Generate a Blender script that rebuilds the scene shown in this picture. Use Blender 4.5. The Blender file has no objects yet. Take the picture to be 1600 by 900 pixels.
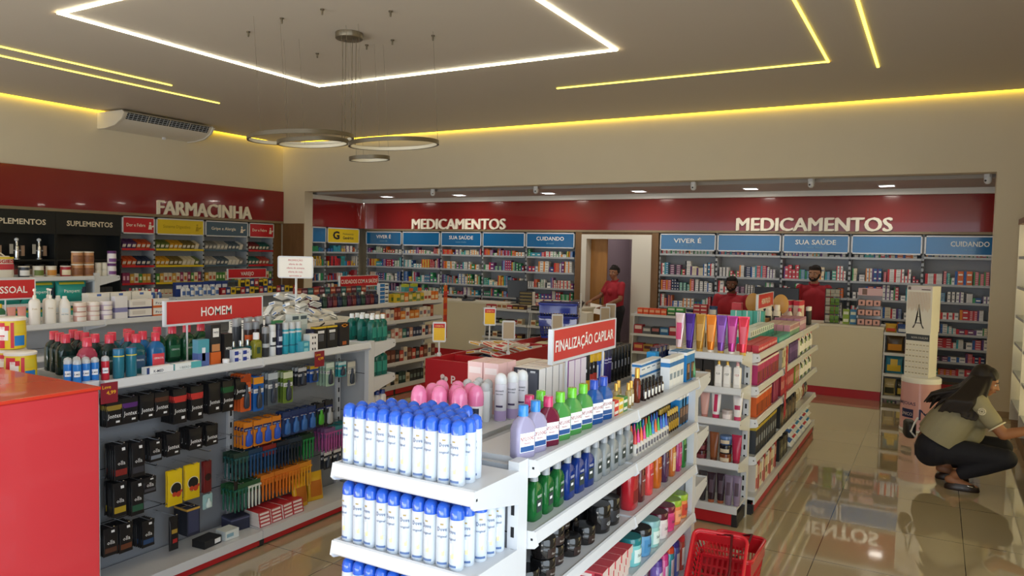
import bpy, bmesh, math, random
from mathutils import Vector, Matrix
random.seed(7)
D = bpy.data
SC = bpy.context.scene
COL = SC.collection

# ------------------------------------------------------------------ camera
cd = D.cameras.new('camera'); cam = D.objects.new('camera', cd); COL.objects.link(cam)
cd.sensor_width = 36.0
cd.lens = 1167.04 / 1600 * 36.0
cd.clip_start = 0.05
R_ = ((0.86875179, 0.04312053, -0.49336695),
      (0.4948055, -0.03348308, 0.86835845),
      (0.02092463, -0.99850864, -0.05042476))
cam.matrix_world = Matrix(((R_[0][0], -R_[0][1], -R_[0][2], 0.0),
                           (R_[1][0], -R_[1][1], -R_[1][2], 0.0),
                           (R_[2][0], -R_[2][1], -R_[2][2], 1.9),
                           (0, 0, 0, 1)))
SC.camera = cam
SC.view_settings.view_transform = 'Standard'
SC.view_settings.look = 'None'
SC.view_settings.gamma = 1.0
SC.view_settings.use_curve_mapping = False
SC.view_settings.exposure = 0.22
SC.cycles.max_bounces = 8
SC.cycles.diffuse_bounces = 4
SC.cycles.glossy_bounces = 4
SC.cycles.transparent_max_bounces = 8
SC.cycles.sample_clamp_indirect = 4.0
SC.cycles.caustics_reflective = False
SC.cycles.caustics_refractive = False

# ------------------------------------------------------------------ daylight
world = D.worlds.new('world'); SC.world = world
world.use_nodes = True
bg = world.node_tree.nodes['Background']
bg.inputs[0].default_value = (0.75, 0.88, 1.0, 1)
bg.inputs[1].default_value = 1.0

def area(name, loc, rot, sx, sy, energy, color, spread=math.pi):
    l = D.lights.new(name, 'AREA'); l.shape = 'RECTANGLE'; l.size = sx; l.size_y = sy
    l.energy = energy; l.color = color; l.spread = spread
    o = D.objects.new(name, l); COL.objects.link(o); o.location = loc; o.rotation_euler = rot
    return o
# daylight coming through the glazed shop front behind the camera, and its bounce off the bright pavement outside
area('storefront_daylight', (-5.2, -3.6, 1.7), (math.radians(90), 0, 0), 14.0, 3.2, 92, (0.78, 0.90, 1.0))
area('pavement_bounce', (-5.0, -2.6, 0.05), (math.radians(158), 0, 0), 12.4, 1.6, 560, (1.0, 0.96, 0.89))
area('side_window_daylight', (1.12, 0.3, 1.6), (math.radians(90), 0, math.radians(90)), 3.9, 2.8, 105, (0.82, 0.92, 1.0))
# ------------------------------------------------------------------ materials
MATS = {}
def mat(name, col, rough=0.5, metal=0.0, emit=0.0, trans=0.0, coat=0.0, alpha=1.0, ior=1.45):
    if name in MATS: return MATS[name]
    m = D.materials.new(name); m.use_nodes = True
    b = m.node_tree.nodes['Principled BSDF']
    b.inputs['Base Color'].default_value = (*col, 1)
    b.inputs['Roughness'].default_value = rough
    b.inputs['Metallic'].default_value = metal
    b.inputs['Transmission Weight'].default_value = trans
    b.inputs['Coat Weight'].default_value = coat
    b.inputs['IOR'].default_value = ior
    b.inputs['Alpha'].default_value = alpha
    if emit:
        b.inputs['Emission Color'].default_value = (*col, 1)
        b.inputs['Emission Strength'].default_value = emit
    m.diffuse_color = (*col, 1)
    MATS[name] = m
    return m
def hexc(h):
    h = h.lstrip('#'); c = [int(h[i:i+2], 16) / 255 for i in (0, 2, 4)]
    return tuple(x / 12.92 if x <= .04045 else ((x + .055) / 1.055) ** 2.4 for x in c)
def C(h, rough=0.45, **k):
    """material of a plain printed / moulded colour given as sRGB hex"""
    n = 'c_%s_%s' % (h.lstrip('#'), '_'.join([str(rough)] + ['%s%s' % kv for kv in sorted(k.items())]))
    return mat(n, hexc(h), rough, **k)
def noisy(m, scale, amount, lo=None, detail=4):
    """gentle procedural mottling of a material's own colour"""
    nt = m.node_tree; b = nt.nodes['Principled BSDF']
    col = tuple(b.inputs['Base Color'].default_value)
    tc = nt.nodes.new('ShaderNodeTexCoord'); nz = nt.nodes.new('ShaderNodeTexNoise')
    nz.inputs['Scale'].default_value = scale; nz.inputs['Detail'].default_value = detail
    mx = nt.nodes.new('ShaderNodeMix'); mx.data_type = 'RGBA'
    mx.inputs[6].default_value = col
    mx.inputs[7].default_value = lo or tuple([c * (1 - amount) for c in col[:3]] + [1])
    nt.links.new(tc.outputs['Object'], nz.inputs['Vector'])
    nt.links.new(nz.outputs['Fac'], mx.inputs[0]); nt.links.new(mx.outputs[2], b.inputs['Base Color'])
    return m

# ------------------------------------------------------------------ mesh helpers
def B(bm, x0, x1, y0, y1, z0, z1, mi=0):
    vs = [bm.verts.new((x, y, z)) for z in (z0, z1) for y in (y0, y1) for x in (x0, x1)]
    for q in ((0, 2, 3, 1), (4, 5, 7, 6), (0, 1, 5, 4), (2, 6, 7, 3), (0, 4, 6, 2), (1, 3, 7, 5)):
        f = bm.faces.new([vs[i] for i in q]); f.material_index = mi
    return vs
def prism(bm, pts, axis, a0, a1, mi=0):
    """extrude polygon pts (2-D) along axis 0/1/2 from a0 to a1"""
    def v(p, a):
        c = list(p); c.insert(axis, a); return bm.verts.new(c)
    lo = [v(p, a0) for p in pts]; hi = [v(p, a1) for p in pts]
    n = len(pts)
    fs = [bm.faces.new(lo), bm.faces.new(hi[::-1])]
    for i in range(n): fs.append(bm.faces.new([lo[i], hi[i], hi[(i + 1) % n], lo[(i + 1) % n]]))
    for f in fs: f.material_index = mi
def tube(bm, pts, r, n=8, mi=0, closed=False):
    pts = [Vector(p) for p in pts]; rings = []
    N = len(pts)
    for i, p in enumerate(pts):
        a = pts[(i - 1) % N] if (closed or i > 0) else p
        b = pts[(i + 1) % N] if (closed or i < N - 1) else p
        d = (b - a).normalized() if (b - a).length > 1e-9 else Vector((0, 0, 1))
        u = d.orthogonal().normalized() if abs(d.z) > .95 else d.cross(Vector((0, 0, 1))).normalized()
        w = d.cross(u)
        rr = r[i] if isinstance(r, (list, tuple)) else r
        rings.append([bm.verts.new(p + rr * (math.cos(t) * u + math.sin(t) * w)) for t in [2 * math.pi * k / n for k in range(n)]])
    for i in range(N if closed else N - 1):
        A, Q = rings[i], rings[(i + 1) % N]
        for k in range(n):
            f = bm.faces.new([A[k], A[(k + 1) % n], Q[(k + 1) % n], Q[k]]); f.material_index = mi; f.smooth = True
    if not closed:
        for ring in (rings[0][::-1], rings[-1]):
            f = bm.faces.new(ring); f.material_index = mi
def sup(t, hx, hy, p):
    c, s = math.cos(t), math.sin(t)
    return (hx * math.copysign(abs(c) ** (2 / p), c), hy * math.copysign(abs(s) ** (2 / p), s))
def loft(bm, secs, n=20, mi=0, dx=0, dy=0, smooth=True):
    """stack of superellipse sections (z, hx, hy, power)"""
    rings = []
    for s in secs:
        z, hx = s[0], s[1]; hy = s[2] if len(s) > 2 else hx; p = s[3] if len(s) > 3 else 2
        ring = []
        for k in range(n):
            x, y = sup(2 * math.pi * (k + .5) / n, hx, hy, p)
            ring.append(bm.verts.new((x + dx, y + dy, z)))
        rings.append(ring)
    for A, Q in zip(rings, rings[1:]):
        for k in range(n):
            f = bm.faces.new([A[k], A[(k + 1) % n], Q[(k + 1) % n], Q[k]]); f.material_index = mi; f.smooth = smooth
    for ring in (rings[0][::-1], rings[-1]):
        f = bm.faces.new(ring); f.material_index = mi
def lerp_sec(secs, z):
    for a, b in zip(secs, secs[1:]):
        if a[0] <= z <= b[0] and b[0] > a[0]:
            t = (z - a[0]) / (b[0] - a[0])
            ax, bx = a[1], b[1]; ay = a[2] if len(a) > 2 else ax; by = b[2] if len(b) > 2 else bx
            return ax + (bx - ax) * t, ay + (by - ay) * t, (a[3] if len(a) > 3 else 2)
    s = secs[0] if z < secs[0][0] else secs[-1]
    return s[1], (s[2] if len(s) > 2 else s[1]), (s[3] if len(s) > 3 else 2)
def surf(secs, u, z, off):
    """point on the front (-Y) of a loft: u is the sideways offset"""
    hx, hy, p = lerp_sec(secs, z)
    if p <= 2.2:
        r = hx; a = u / max(r, 1e-4); return Vector(((r + off) * math.sin(a), -(hy + off) * math.cos(a), z))
    q = min(abs(u) / hx, .999)
    return Vector((u, -(hy * (1 - q ** p) ** (1 / p)) - off, z))
def patch(bm, secs, u0, u1, z0, z1, off=.0008, nu=8, nz=4, mi=0):
    g = [[bm.verts.new(surf(secs, u0 + (u1 - u0) * i / nu, z0 + (z1 - z0) * j / nz, off)) for i in range(nu + 1)] for j in range(nz + 1)]
    for j in range(nz):
        for i in range(nu):
            f = bm.faces.new([g[j][i], g[j][i + 1], g[j + 1][i + 1], g[j + 1][i]]); f.material_index = mi; f.smooth = True
TXT = {}
def text_pts(s, bold=.0, res=2):
    """(verts, faces) of a flat unit-height text, centred in x, baseline at 0"""
    k = (s, bold, res)
    if k in TXT: return TXT[k]
    cu = D.curves.new('t', 'FONT'); cu.body = s; cu.align_x = 'CENTER'; cu.size = 1.0; cu.resolution_u = res; cu.offset = bold
    o = D.objects.new('t', cu); COL.objects.link(o)
    dg = bpy.context.evaluated_depsgraph_get(); dg.update()
    me = D.meshes.new_from_object(o.evaluated_get(dg))
    vs = [v.co.copy() for v in me.vertices]; fs = [tuple(p.vertices) for p in me.polygons]
    D.objects.remove(o); D.curves.remove(cu); D.meshes.remove(me)
    TXT[k] = (vs, fs)
    return TXT[k]
def put_text(bm, s, fn, size, width=None, bold=.01, mi=0, res=2):
    """lay text through fn(u, v)->Vector; size = cap height scale; width fits the whole word"""
    vs, fs = text_pts(s, bold, res)
    w = max(v.x for v in vs) - min(v.x for v in vs)
    sx = width / w if width else size
    nv = [bm.verts.new(fn(v.x * sx, v.y * size)) for v in vs]
    for f in fs:
        try: bm.faces.new([nv[i] for i in f]).material_index = mi
        except ValueError: pass
def text3d(bm, s, size, width=None, depth=.02, bold=.02, mi=0):
    """standing extruded letters: x along, z up, front at y=-depth"""
    vs, fs = text_pts(s, bold, 3)
    w = max(v.x for v in vs) - min(v.x for v in vs)
    sx = width / w if width else size
    fr = [bm.verts.new((v.x * sx, -depth, v.y * size)) for v in vs]
    bk = [bm.verts.new((v.x * sx, 0, v.y * size)) for v in vs]
    ec = {}
    for f in fs:
        try: bm.faces.new([fr[i] for i in f]).material_index = mi
        except ValueError: continue
        for a, b in zip(f, f[1:] + f[:1]):
            k = (min(a, b), max(a, b)); ec[k] = None if k in ec else (a, b)
    for v in ec.values():
        if v:
            a, b = v
            try: bm.faces.new([fr[b], fr[a], bk[a], bk[b]]).material_index = mi
            except ValueError: pass
def flat(y, x0=0, z0=0):
    return lambda u, v: Vector((u + x0, y, v + z0))

# ------------------------------------------------------------------ objects
def mesh_from(name, bm, mats, recalc=True):
    if recalc: bmesh.ops.recalc_face_normals(bm, faces=bm.faces)
    me = D.meshes.new(name); bm.to_mesh(me); bm.free()
    for m in (mats if isinstance(mats, (list, tuple)) else [mats]): me.materials.append(m)
    me.set_sharp_from_angle(angle=math.radians(48))
    return me
def obj(name, bm, mats, parent=None, loc=(0, 0, 0), rot=(0, 0, 0), recalc=True, bevel=0):
    me = bm if isinstance(bm, bpy.types.Mesh) else mesh_from(name, bm, mats, recalc)
    o = D.objects.new(name, me); COL.objects.link(o); o.location = loc; o.rotation_euler = rot
    if parent: o.parent = parent
    if bevel:
        md = o.modifiers.new('b', 'BEVEL'); md.width = bevel; md.segments = 2; md.limit_method = 'ANGLE'
    return o
def tag(o, label, cat, group=None, kind=None):
    o['label'] = label; o['category'] = cat
    if group: o['group'] = group
    if kind: o['kind'] = kind
    return o
def struct(o):
    o['kind'] = 'structure'; return o
def thing(name, label, cat, loc=(0, 0, 0), rz=0, group=None, rot=None):
    o = D.objects.new(name, None); COL.objects.link(o); o.location = loc
    o.rotation_euler = rot or (0, 0, rz); o.empty_display_size = .05
    return tag(o, label, cat, group)
def NB(): return bmesh.new()
def boxobj(name, x0, x1, y0, y1, z0, z1, m, parent=None, bevel=0, **k):
    bm = NB(); B(bm, x0, x1, y0, y1, z0, z1); return obj(name, bm, m, parent, bevel=bevel, **k)
ORD = ['first', 'second', 'third', 'fourth', 'fifth', 'sixth', 'seventh', 'eighth', 'ninth', 'tenth', 'eleventh', 'twelfth',
       'thirteenth', 'fourteenth', 'fifteenth', 'sixteenth', 'seventeenth', 'eighteenth', 'nineteenth', 'twentieth']
def ordn(i): return ORD[i] if i < 20 else ('twenty-' + ORD[i - 20] if i < 29 else 'number %d' % (i + 1))
PI = math.pi

# a product kind: list of (part name, mesh, parent index or None, label or None); copies share the meshes
def place(kind, name, label, cat, loc, rz=0, group=None, rot=None):
    if len(kind) == 1:
        o = obj(name, kind[0][1], None, None, loc, rot or (0, 0, rz)); return tag(o, label, cat, group)
    r = thing(name, label, cat, loc, rz, group, rot)
    made = []
    for (pn, me, par, lb) in kind:
        o = D.objects.new(pn, me); COL.objects.link(o); o.parent = r if par is None else made[par]
        if lb: o['label'] = lb
        made.append(o)
    return r
# ------------------------------------------------------------------ room shell
XL, YW, XR, YF, ZC = -11.45, 10.78, 1.15, -1.8, 3.93
M_wall = noisy(mat('wall_paint', hexc('#d9ceb6'), .6), 3, .05)
M_ceil = mat('ceiling_paint', hexc('#c2b9ac'), .5)
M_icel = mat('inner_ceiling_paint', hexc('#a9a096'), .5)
M_red = mat('red_gloss_panel', hexc('#841f1e'), .14, coat=.4)
M_redp = mat('red_enamel', hexc('#b7202a'), .35)
M_white = mat('white_enamel', hexc('#d6d9de'), .32)
M_whitem = mat('white_matte', hexc('#e6e4de'), .55)
M_grey = mat('grey_back_steel', hexc('#aeb3ba'), .4)
M_dark = mat('dark_plastic', hexc('#26262a'), .4)
M_slot = mat('slot_black', hexc('#15161a'), .7)
M_chrome = mat('chrome', (.8, .8, .82), .15, metal=1)
M_alu = mat('brushed_aluminium', (.62, .62, .6), .35, metal=1)
M_wood = mat('brown_wood_panel', hexc('#7a5a3c'), .45)

def wood_nodes(m, a, b, sc=(1, 1, .15)):
    nt = m.node_tree; bs = nt.nodes['Principled BSDF']
    tc = nt.nodes.new('ShaderNodeTexCoord'); mp = nt.nodes.new('ShaderNodeMapping'); nz = nt.nodes.new('ShaderNodeTexNoise')
    mp.inputs['Scale'].default_value = sc; nz.inputs['Scale'].default_value = 14; nz.inputs['Detail'].default_value = 6
    mx = nt.nodes.new('ShaderNodeMix'); mx.data_type = 'RGBA'; mx.inputs[6].default_value = (*hexc(a), 1); mx.inputs[7].default_value = (*hexc(b), 1)
    nt.links.new(tc.outputs['Object'], mp.inputs[0]); nt.links.new(mp.outputs[0], nz.inputs['Vector'])
    nt.links.new(nz.outputs['Fac'], mx.inputs[0]); nt.links.new(mx.outputs[2], bs.inputs['Base Color'])
wood_nodes(M_wood, '#8a6846', '#634628')
M_door = mat('door_wood', hexc('#b07a3a'), .4); wood_nodes(M_door, '#b88446', '#95642c')

# polished porcelain floor: square tiles with thin dark joints
M_floor = mat('polished_tile', hexc('#b8a888'), .05, coat=1.0, ior=1.55)
nt = M_floor.node_tree; bs = nt.nodes['Principled BSDF']
tc = nt.nodes.new('ShaderNodeTexCoord'); mp = nt.nodes.new('ShaderNodeMapping')
TS = .826
mp.inputs['Location'].default_value = (.595, -5.785 + 0, 0)
br = nt.nodes.new('ShaderNodeTexBrick'); br.offset = 0; br.squash = 1
br.inputs['Scale'].default_value = 1.0; br.inputs['Mortar Size'].default_value = .0028; br.inputs['Mortar Smooth'].default_value = .2
br.inputs['Brick Width'].default_value = TS; br.inputs['Row Height'].default_value = TS; br.inputs['Bias'].default_value = 0
br.inputs['Color1'].default_value = (*hexc('#c4b595'), 1); br.inputs['Color2'].default_value = (*hexc('#bdae8e'), 1); br.inputs['Mortar'].default_value = (*hexc('#5d5140'), 1)
nz = nt.nodes.new('ShaderNodeTexNoise'); nz.inputs['Scale'].default_value = 1.3; nz.inputs['Detail'].default_value = 8; nz.inputs['Distortion'].default_value = 1.2
mx = nt.nodes.new('ShaderNodeMix'); mx.data_type = 'RGBA'; mx.blend_type = 'MULTIPLY'; mx.inputs[0].default_value = .35
nt.links.new(tc.outputs['Object'], mp.inputs[0]); nt.links.new(mp.outputs[0], br.inputs['Vector'])
nt.links.new(tc.outputs['Object'], nz.inputs['Vector'])
cr = nt.nodes.new('ShaderNodeValToRGB'); cr.color_ramp.elements[0].color = (.72, .68, .62, 1); cr.color_ramp.elements[1].color = (1, 1, 1, 1)
nt.links.new(nz.outputs['Fac'], cr.inputs[0]); nt.links.new(br.outputs['Color'], mx.inputs[6]); nt.links.new(cr.outputs[0], mx.inputs[7])
nt.links.new(mx.outputs[2], bs.inputs['Base Color'])

def sbox(name, x0, x1, y0, y1, z0, z1, m, parent=None):
    o = boxobj(name, x0, x1, y0, y1, z0, z1, m, parent)
    return struct(o) if parent is None else o
sbox('floor', -12.4, 2.4, -2.2, 15.6, -.12, 0, M_floor)
sbox('ceiling', XL + .05, XR - .02, YF, YW - .05, ZC, 4.1, M_ceil)
# left wall: plain upper wall, shelving recess below it
bm = NB(); B(bm, XL - .25, XL, YF, YW + .2, 2.97, 4.1); B(bm, XL - .5, XL - .40, YF, YW + .2, 0, 2.97)
B(bm, XL - .4, XL, YF, 2.4, 0, 2.97)
struct(obj('wall_left', bm, M_wall))
bm = NB(); B(bm, XR, XR + .2, 2.35, 13.2, 0, 4.1); B(bm, XR, XR + .2, YF, 2.35, 3.05, 4.1); struct(obj('wall_right', bm, M_wall))     # glazed opening near the camera
bm = NB(); B(bm, -10.85, .58, YW, YW + .22, 2.97, 4.1); B(bm, XL - .4, -10.85, YW, YW + .22, 0, 4.1); B(bm, .58, XR, YW, YW + .22, 0, 4.1)
struct(obj('wall_front', bm, M_wall))
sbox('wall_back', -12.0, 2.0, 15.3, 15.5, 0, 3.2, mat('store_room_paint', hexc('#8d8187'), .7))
sbox('trim_1', -11.42, -10.86, YW - .025, YW, 0, 2.34, M_wood)            # wooden lining on the left pier
sbox('trim_2', XL - .39, XL - .012, 10.56, 10.755, 0, 2.34, M_wood)           # end panel of the left shelving recess
sbox('baseboard_right', .60, XR - .02, YW - .012, YW, 0, .07, mat('beige_skirting', hexc('#a78f6b'), .4))
# shop front behind the camera: header and two piers around the open glazing
bm = NB(); B(bm, XL, XR, YF - .2, YF, 3.05, 4.1); B(bm, XL - .3, XL + .3, YF - .2, YF, 0, 3.05); B(bm, XR, XR + .2, YF - .2, YF, 0, 3.05)
struct(obj('wall_storefront', bm, M_wall))
# dispensary behind the opening: lower ceiling with a dark track slot at its front, white cornice
ZI = 2.93
bm = NB(); B(bm, -11.2, XR, 11.14, 12.62, ZI, 3.2); B(bm, -11.2, XR, 11.0, 11.06, 2.97, 3.2)
struct(obj('ceiling_inner', bm, M_icel))
sbox('trim_3', -11.2, XR, 11.05, 11.15, 3.06, 3.2, M_slot)
sbox('trim_4', -10.9, .75, 12.50, 12.62, 2.845, 2.93, M_whitem)          # cornice
sbox('trim_5', -10.98, -10.86, 11.0, 12.62, 2.845, 2.93, M_whitem)
# red fascia of the dispensary
bm = NB(); B(bm, -10.9, .75, 12.6, 12.98, 2.30, 2.845)
# rounded left corner into the side fascia
pts = [(-10.55, 12.6), (-10.66, 12.58), (-10.78, 12.50), (-10.86, 12.38), (-10.88, 12.25), (-10.88, 11.0), (-11.2, 11.0), (-11.2, 12.9), (-10.55, 12.9)]
prism(bm, pts, 2, 2.30, 2.845)
struct(obj('trim_6', bm, M_red))
sbox('trim_7', -10.9, .75, 12.59, 12.98, 2.262, 2.30, mat('beige_rail', hexc('#8b7a60'), .4))
sbox('wall_inner_left', -11.5, -11.28, 11.0, 13.2, 0, 3.2, M_wall)
sbox('wall_inner_right', .76, XR, 11.0, 13.2, 0, 3.2, M_wall)
bm = NB(); B(bm, -11.4, -5.72, 13.0, 13.15, 0, 3.2); B(bm, -4.25, 1.0, 13.0, 13.15, 0, 3.2); B(bm, -5.72, -4.25, 13.0, 13.15, 2.3, 3.2)
struct(obj('wall_dispensary', bm, M_wall))
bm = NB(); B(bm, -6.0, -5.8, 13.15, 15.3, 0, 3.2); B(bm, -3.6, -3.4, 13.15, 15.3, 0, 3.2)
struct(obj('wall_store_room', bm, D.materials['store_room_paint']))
sbox('ceiling_store_room', -6, -3.4, 13.1, 15.4, 3.0, 3.2, M_icel)
# left fascia
sbox('trim_8', XL - .3, XL + .03, YF, YW - .005, 2.38, 2.97, M_red)
sbox('trim_9', XL - .3, XL + .035, YF, YW - .006, 2.335, 2.38, mat('beige_rail', hexc('#8b7a60'), .4))
# doorway of the dispensary: white frame, brown posts, sliding wooden leaf
M_frame = mat('door_frame_white', hexc('#d8d3c8'), .4)
bm = NB(); B(bm, -5.70, -5.60, 12.58, 13.0, 0, 2.22); B(bm, -4.72, -4.36, 12.58, 13.0, 0, 2.22); B(bm, -5.60, -4.72, 12.58, 13.0, 2.14, 2.22)
struct(obj('trim_10', bm, M_frame))
bm = NB(); B(bm, -5.83, -5.70, 12.6, 13.0, 0, 2.26); B(bm, -4.36, -4.24, 12.6, 13.0, 0, 2.26); B(bm, -5.70, -4.36, 12.62, 13.0, 2.22, 2.262)
struct(obj('trim_11', bm, M_wood))
dr = struct(boxobj('door_1', -5.60, -5.28, 12.80, 12.84, 0.01, 2.14, M_door))
hb = NB(); B(hb, -5.40, -5.36, 12.785, 12.80, .92, 1.16); B(hb, -5.389, -5.371, 12.78, 12.785, .95, 1.13, 1)
obj('door_handle', hb, [M_chrome, M_dark], dr)
# ------------------------------------------------------------------ lights of the room
M_ledw = mat('led_white', hexc('#fff3cf'), .5, emit=19)
M_ledy = mat('led_yellow', hexc('#ffd92e'), .5, emit=5.0)
M_ledt = mat('led_yellow_thin', hexc('#ffe65a'), .5, emit=3.0)
def strip(name, label, segs, w, m, z=ZC, group=None):
    bm = NB()
    for (x0, y0, x1, y1) in segs:
        h = w / 2
        B(bm, min(x0, x1) - h, max(x0, x1) + h, min(y0, y1) - h, max(y0, y1) + h, z - .012, z - .0005)
    o = obj(name, bm, m); return tag(o, label, 'light')
X0, X1, Y0, Y1 = -6.9, -2.89, 3.87, 7.09
strip('led_strip_light', 'large bright square of white light strip set in the ceiling over the hanging rings',
      [(X0, Y0, X0, Y1), (X0, Y1, X1, Y1), (X1, Y1, X1, Y0), (X1, Y0, X0, Y0)], .028, M_ledw)
strip('led_strip_light', 'short thin yellow ceiling line at the left, the one nearer the white square', [(-8.65, 3.0, -8.65, 6.25)], .021, M_ledt)
strip('led_strip_light', 'longer thin yellow ceiling line at the left, ending by the air conditioner', [(-9.08, 3.0, -9.08, 7.33)], .021, M_ledt)
strip('led_strip_light', 'L-shaped thin yellow ceiling line right of the white square', [(-4.2, 8.44, -1.075, 8.44), (-1.075, 8.44, -1.075, 4.0)], .021, M_ledt)
strip('led_strip_light', 'straight thin yellow ceiling line farthest to the right', [(-.637, 8.88, -.637, 4.0)], .025, M_ledt)
# cove strips tucked into the gap between ceiling and walls
o = boxobj('cove_light', XL + .001, XL + .05, YF + .02, YW - .05, 3.935, 3.975, M_ledy); tag(o, 'glowing yellow cove strip along the top of the left wall', 'light')
o = boxobj('cove_light', XL + .06, XR - .03, YW - .045, YW - .001, 3.935, 3.975, M_ledy); tag(o, 'glowing yellow cove strip along the top of the cream wall over the wide opening', 'light')
# square downlights of the dispensary
M_down = mat('downlight_panel', (1, .98, .94), .5, emit=9)
for i, x in enumerate((-9.69, -7.94, -6.05, -4.36, -2.55, -.67)):
    t = thing('ceiling_downlight', '%s square downlight from the left in the low ceiling before the red fascia' % ordn(i), 'light', (x, 11.88, ZI), 0, 'square downlights over the counter')
    bm = NB(); B(bm, -.11, .11, -.11, -.095, -.012, 0); B(bm, -.11, .11, .095, .11, -.012, 0); B(bm, -.11, -.095, -.095, .095, -.012, 0); B(bm, .095, .11, -.095, .095, -.012, 0)
    obj('frame', bm, M_white, t)
    boxobj('diffuser', -.094, .094, -.094, .094, -.009, -.001, M_down, t)
    l = D.lights.new('downlight', 'AREA'); l.shape = 'SQUARE'; l.size = .18; l.energy = 7; l.color = (1, .93, .82)
    lo = D.objects.new('downlight', l); COL.objects.link(lo); lo.location = (x, 11.88, ZI - .02)

# pendant with LED rings: canopy, cables, hooks
M_ringo = mat('ring_bronze', hexc('#6b6252'), .35, metal=.6)
M_ringl = mat('ring_diffuser', hexc('#d8d2c0'), .5)
P0 = Vector((-4.96, 5.49, ZC))
def ring_mesh(r):
    bm = NB(); n = 72
    for (ra, rb, za, zb, mi) in ((r - .016, r, -.018, .018, 0), (r - .022, r - .0165, -.015, .015, 1)):
        rs = []
        for k in range(n):
            a = 2 * PI * k / n; c, s = math.cos(a), math.sin(a)
            rs.append([bm.verts.new((q * c, q * s, z)) for q, z in ((ra, za), (rb, za), (rb, zb), (ra, zb))])
        for k in range(n):
            A, Q = rs[k], rs[(k + 1) % n]
            for j in range(4):
                f = bm.faces.new([A[j], A[(j + 1) % 4], Q[(j + 1) % 4], Q[j]]); f.material_index = mi; f.smooth = False
    return bm
pend = thing('ring_pendant_lamp', 'hanging lamp of four slim rings on long cables under a round grey canopy', 'lamp', P0)
bm = NB(); loft(bm, [(-.055, .125), (-.05, .13), (0, .13)], 32); obj('canopy', bm, M_ringo, pend)
rings = [(-5.12, 5.04, 2.89, .475), (-5.10, 5.17, 2.865, .325), (-4.46, 5.56, 2.87, .42), (-4.94, 5.78, 2.78, .20)]
for (x, y, z, r) in rings:
    o = obj('ring', ring_mesh(r), [M_ringo, M_ringl], pend, (x - P0.x, y - P0.y, z - P0.z), (math.radians(3), math.radians(-2), 0))
    for k in range(3):
        a = 2 * PI * k / 3 + .5; q = (r - .01)
        bm = NB(); tube(bm, [(q * math.cos(a), q * math.sin(a), .018), (q * math.cos(a), q * math.sin(a), 3.93 - z - .05)], .0014, 5)
        obj('cable', bm, M_ringo, o)
for dx, dy in ((-.06, -.02), (-.04, .0), (.05, -.01), (.07, .02)):
    bm = NB(); tube(bm, [(dx, dy, -.05), (dx, dy, -1.05)], .003, 5); obj('feed_cable', bm, M_ringo, pend)
for (x, y) in ((-5.8, 5.02), (-5.185, 4.86), (-4.67, 4.83), (-5.77, 5.9), (-5.07, 5.87), (-4.17, 5.13), (-4.72, 5.84), (-4.27, 5.89)):
    bm = NB(); loft(bm, [(-.05, .008), (-.012, .01), (-.01, .018), (0, .018)], 10); obj('cable_anchor', bm, M_ringo, pend, (x - P0.x, y - P0.y, 0))

# air conditioner (ceiling-wall unit)
ac = thing('air_conditioner', 'long white split air conditioner mounted where the left wall meets the ceiling', 'air conditioner', (XL, 6.98, 3.9))
M_acw = mat('ac_white', hexc('#d9d3c6'), .35)
prof = [(0.005, .0), (.0 + .62, .0), (.66, -.03), (.60, -.12), (.44, -.20), (.20, -.235), (.005, -.235)]
bm = NB(); prism(bm, prof, 1, .03, 1.60); obj('body', bm, M_acw, ac)
prof2 = [(0.003, .0), (.64, .0), (.69, -.035), (.62, -.13), (.45, -.215), (.20, -.25), (.003, -.25)]
bm = NB(); prism(bm, prof2, 1, 0, .03); obj('end_cap', bm, M_acw, ac)
bm = NB(); prism(bm, prof2, 1, 1.60, 1.63); obj('end_cap', bm, M_acw, ac)
bm = NB()
for k in range(4):
    y0 = .08 + k * .37
    prism(bm, [(.655, -.028), (.664, -.034), (.604, -.124), (.594, -.118)], 1, y0, y0 + .35)
obj('air_outlet', bm, M_slot, ac)
bm = NB()
for k in range(4):
    y0 = .08 + k * .37
    for j in range(3):
        t = .2 + .3 * j; x = .662 - .058 * t; z = -.034 - .09 * t
        B(bm, x - .002, x + .014, y0, y0 + .35, z - .003, z + .003)
    for j in range(5):
        y = y0 + .03 + j * .07; prism(bm, [(.66, -.032), (.67, -.036), (.61, -.126), (.60, -.12)], 1, y, y + .006)
obj('louvre', bm, M_grey, ac)
boxobj('drain_pipe', .2, .24, .98, 1.02, -.29, -.25, M_white, ac)

# small security cameras / sensors along the lintel
for i, x in enumerate((-7.95, -5.85, -3.2, -1.56, .50)):
    t = thing('security_camera', '%s small white security camera from the left under the lintel' % ordn(i), 'camera', (x, 11.03, 2.97), .3 * (2 - i), 'small white cameras under the lintel')
    boxobj('bracket', -.035, .035, -.03, .03, -.04, 0, M_white, t, bevel=.006)
    bm = NB(); loft(bm, [(-.125, .012), (-.12, .026), (-.10, .04), (-.04, .045)], 16); obj('housing', bm, M_white, t)
    bm = NB(); loft(bm, [(-.008, .009), (.008, .012)], 12); obj('lens', bm, M_dark, t, (0, -.04, -.085), (PI / 2, 0, 0))

# added lamp, out of view, brightening the dark store room behind the doorway
t = thing('added_fill_lamp', 'plain round lamp on the ceiling of the store room behind the doorway', 'lamp', (-4.7, 14.2, 3.0))
bm = NB(); loft(bm, [(-.06, .10), (-.05, .14), (0, .15)], 20); obj('shade', bm, mat('store_fill_lamp', (1, .9, .85), .5, emit=3), t)
l = D.lights.new('store_fill_lamp', 'POINT'); l.energy = 22; l.color = (1, .88, .88); l.shadow_soft_size = .12
lo = D.objects.new('store_fill_lamp', l); COL.objects.link(lo); lo.location = (-4.7, 14.2, 2.8)
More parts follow.
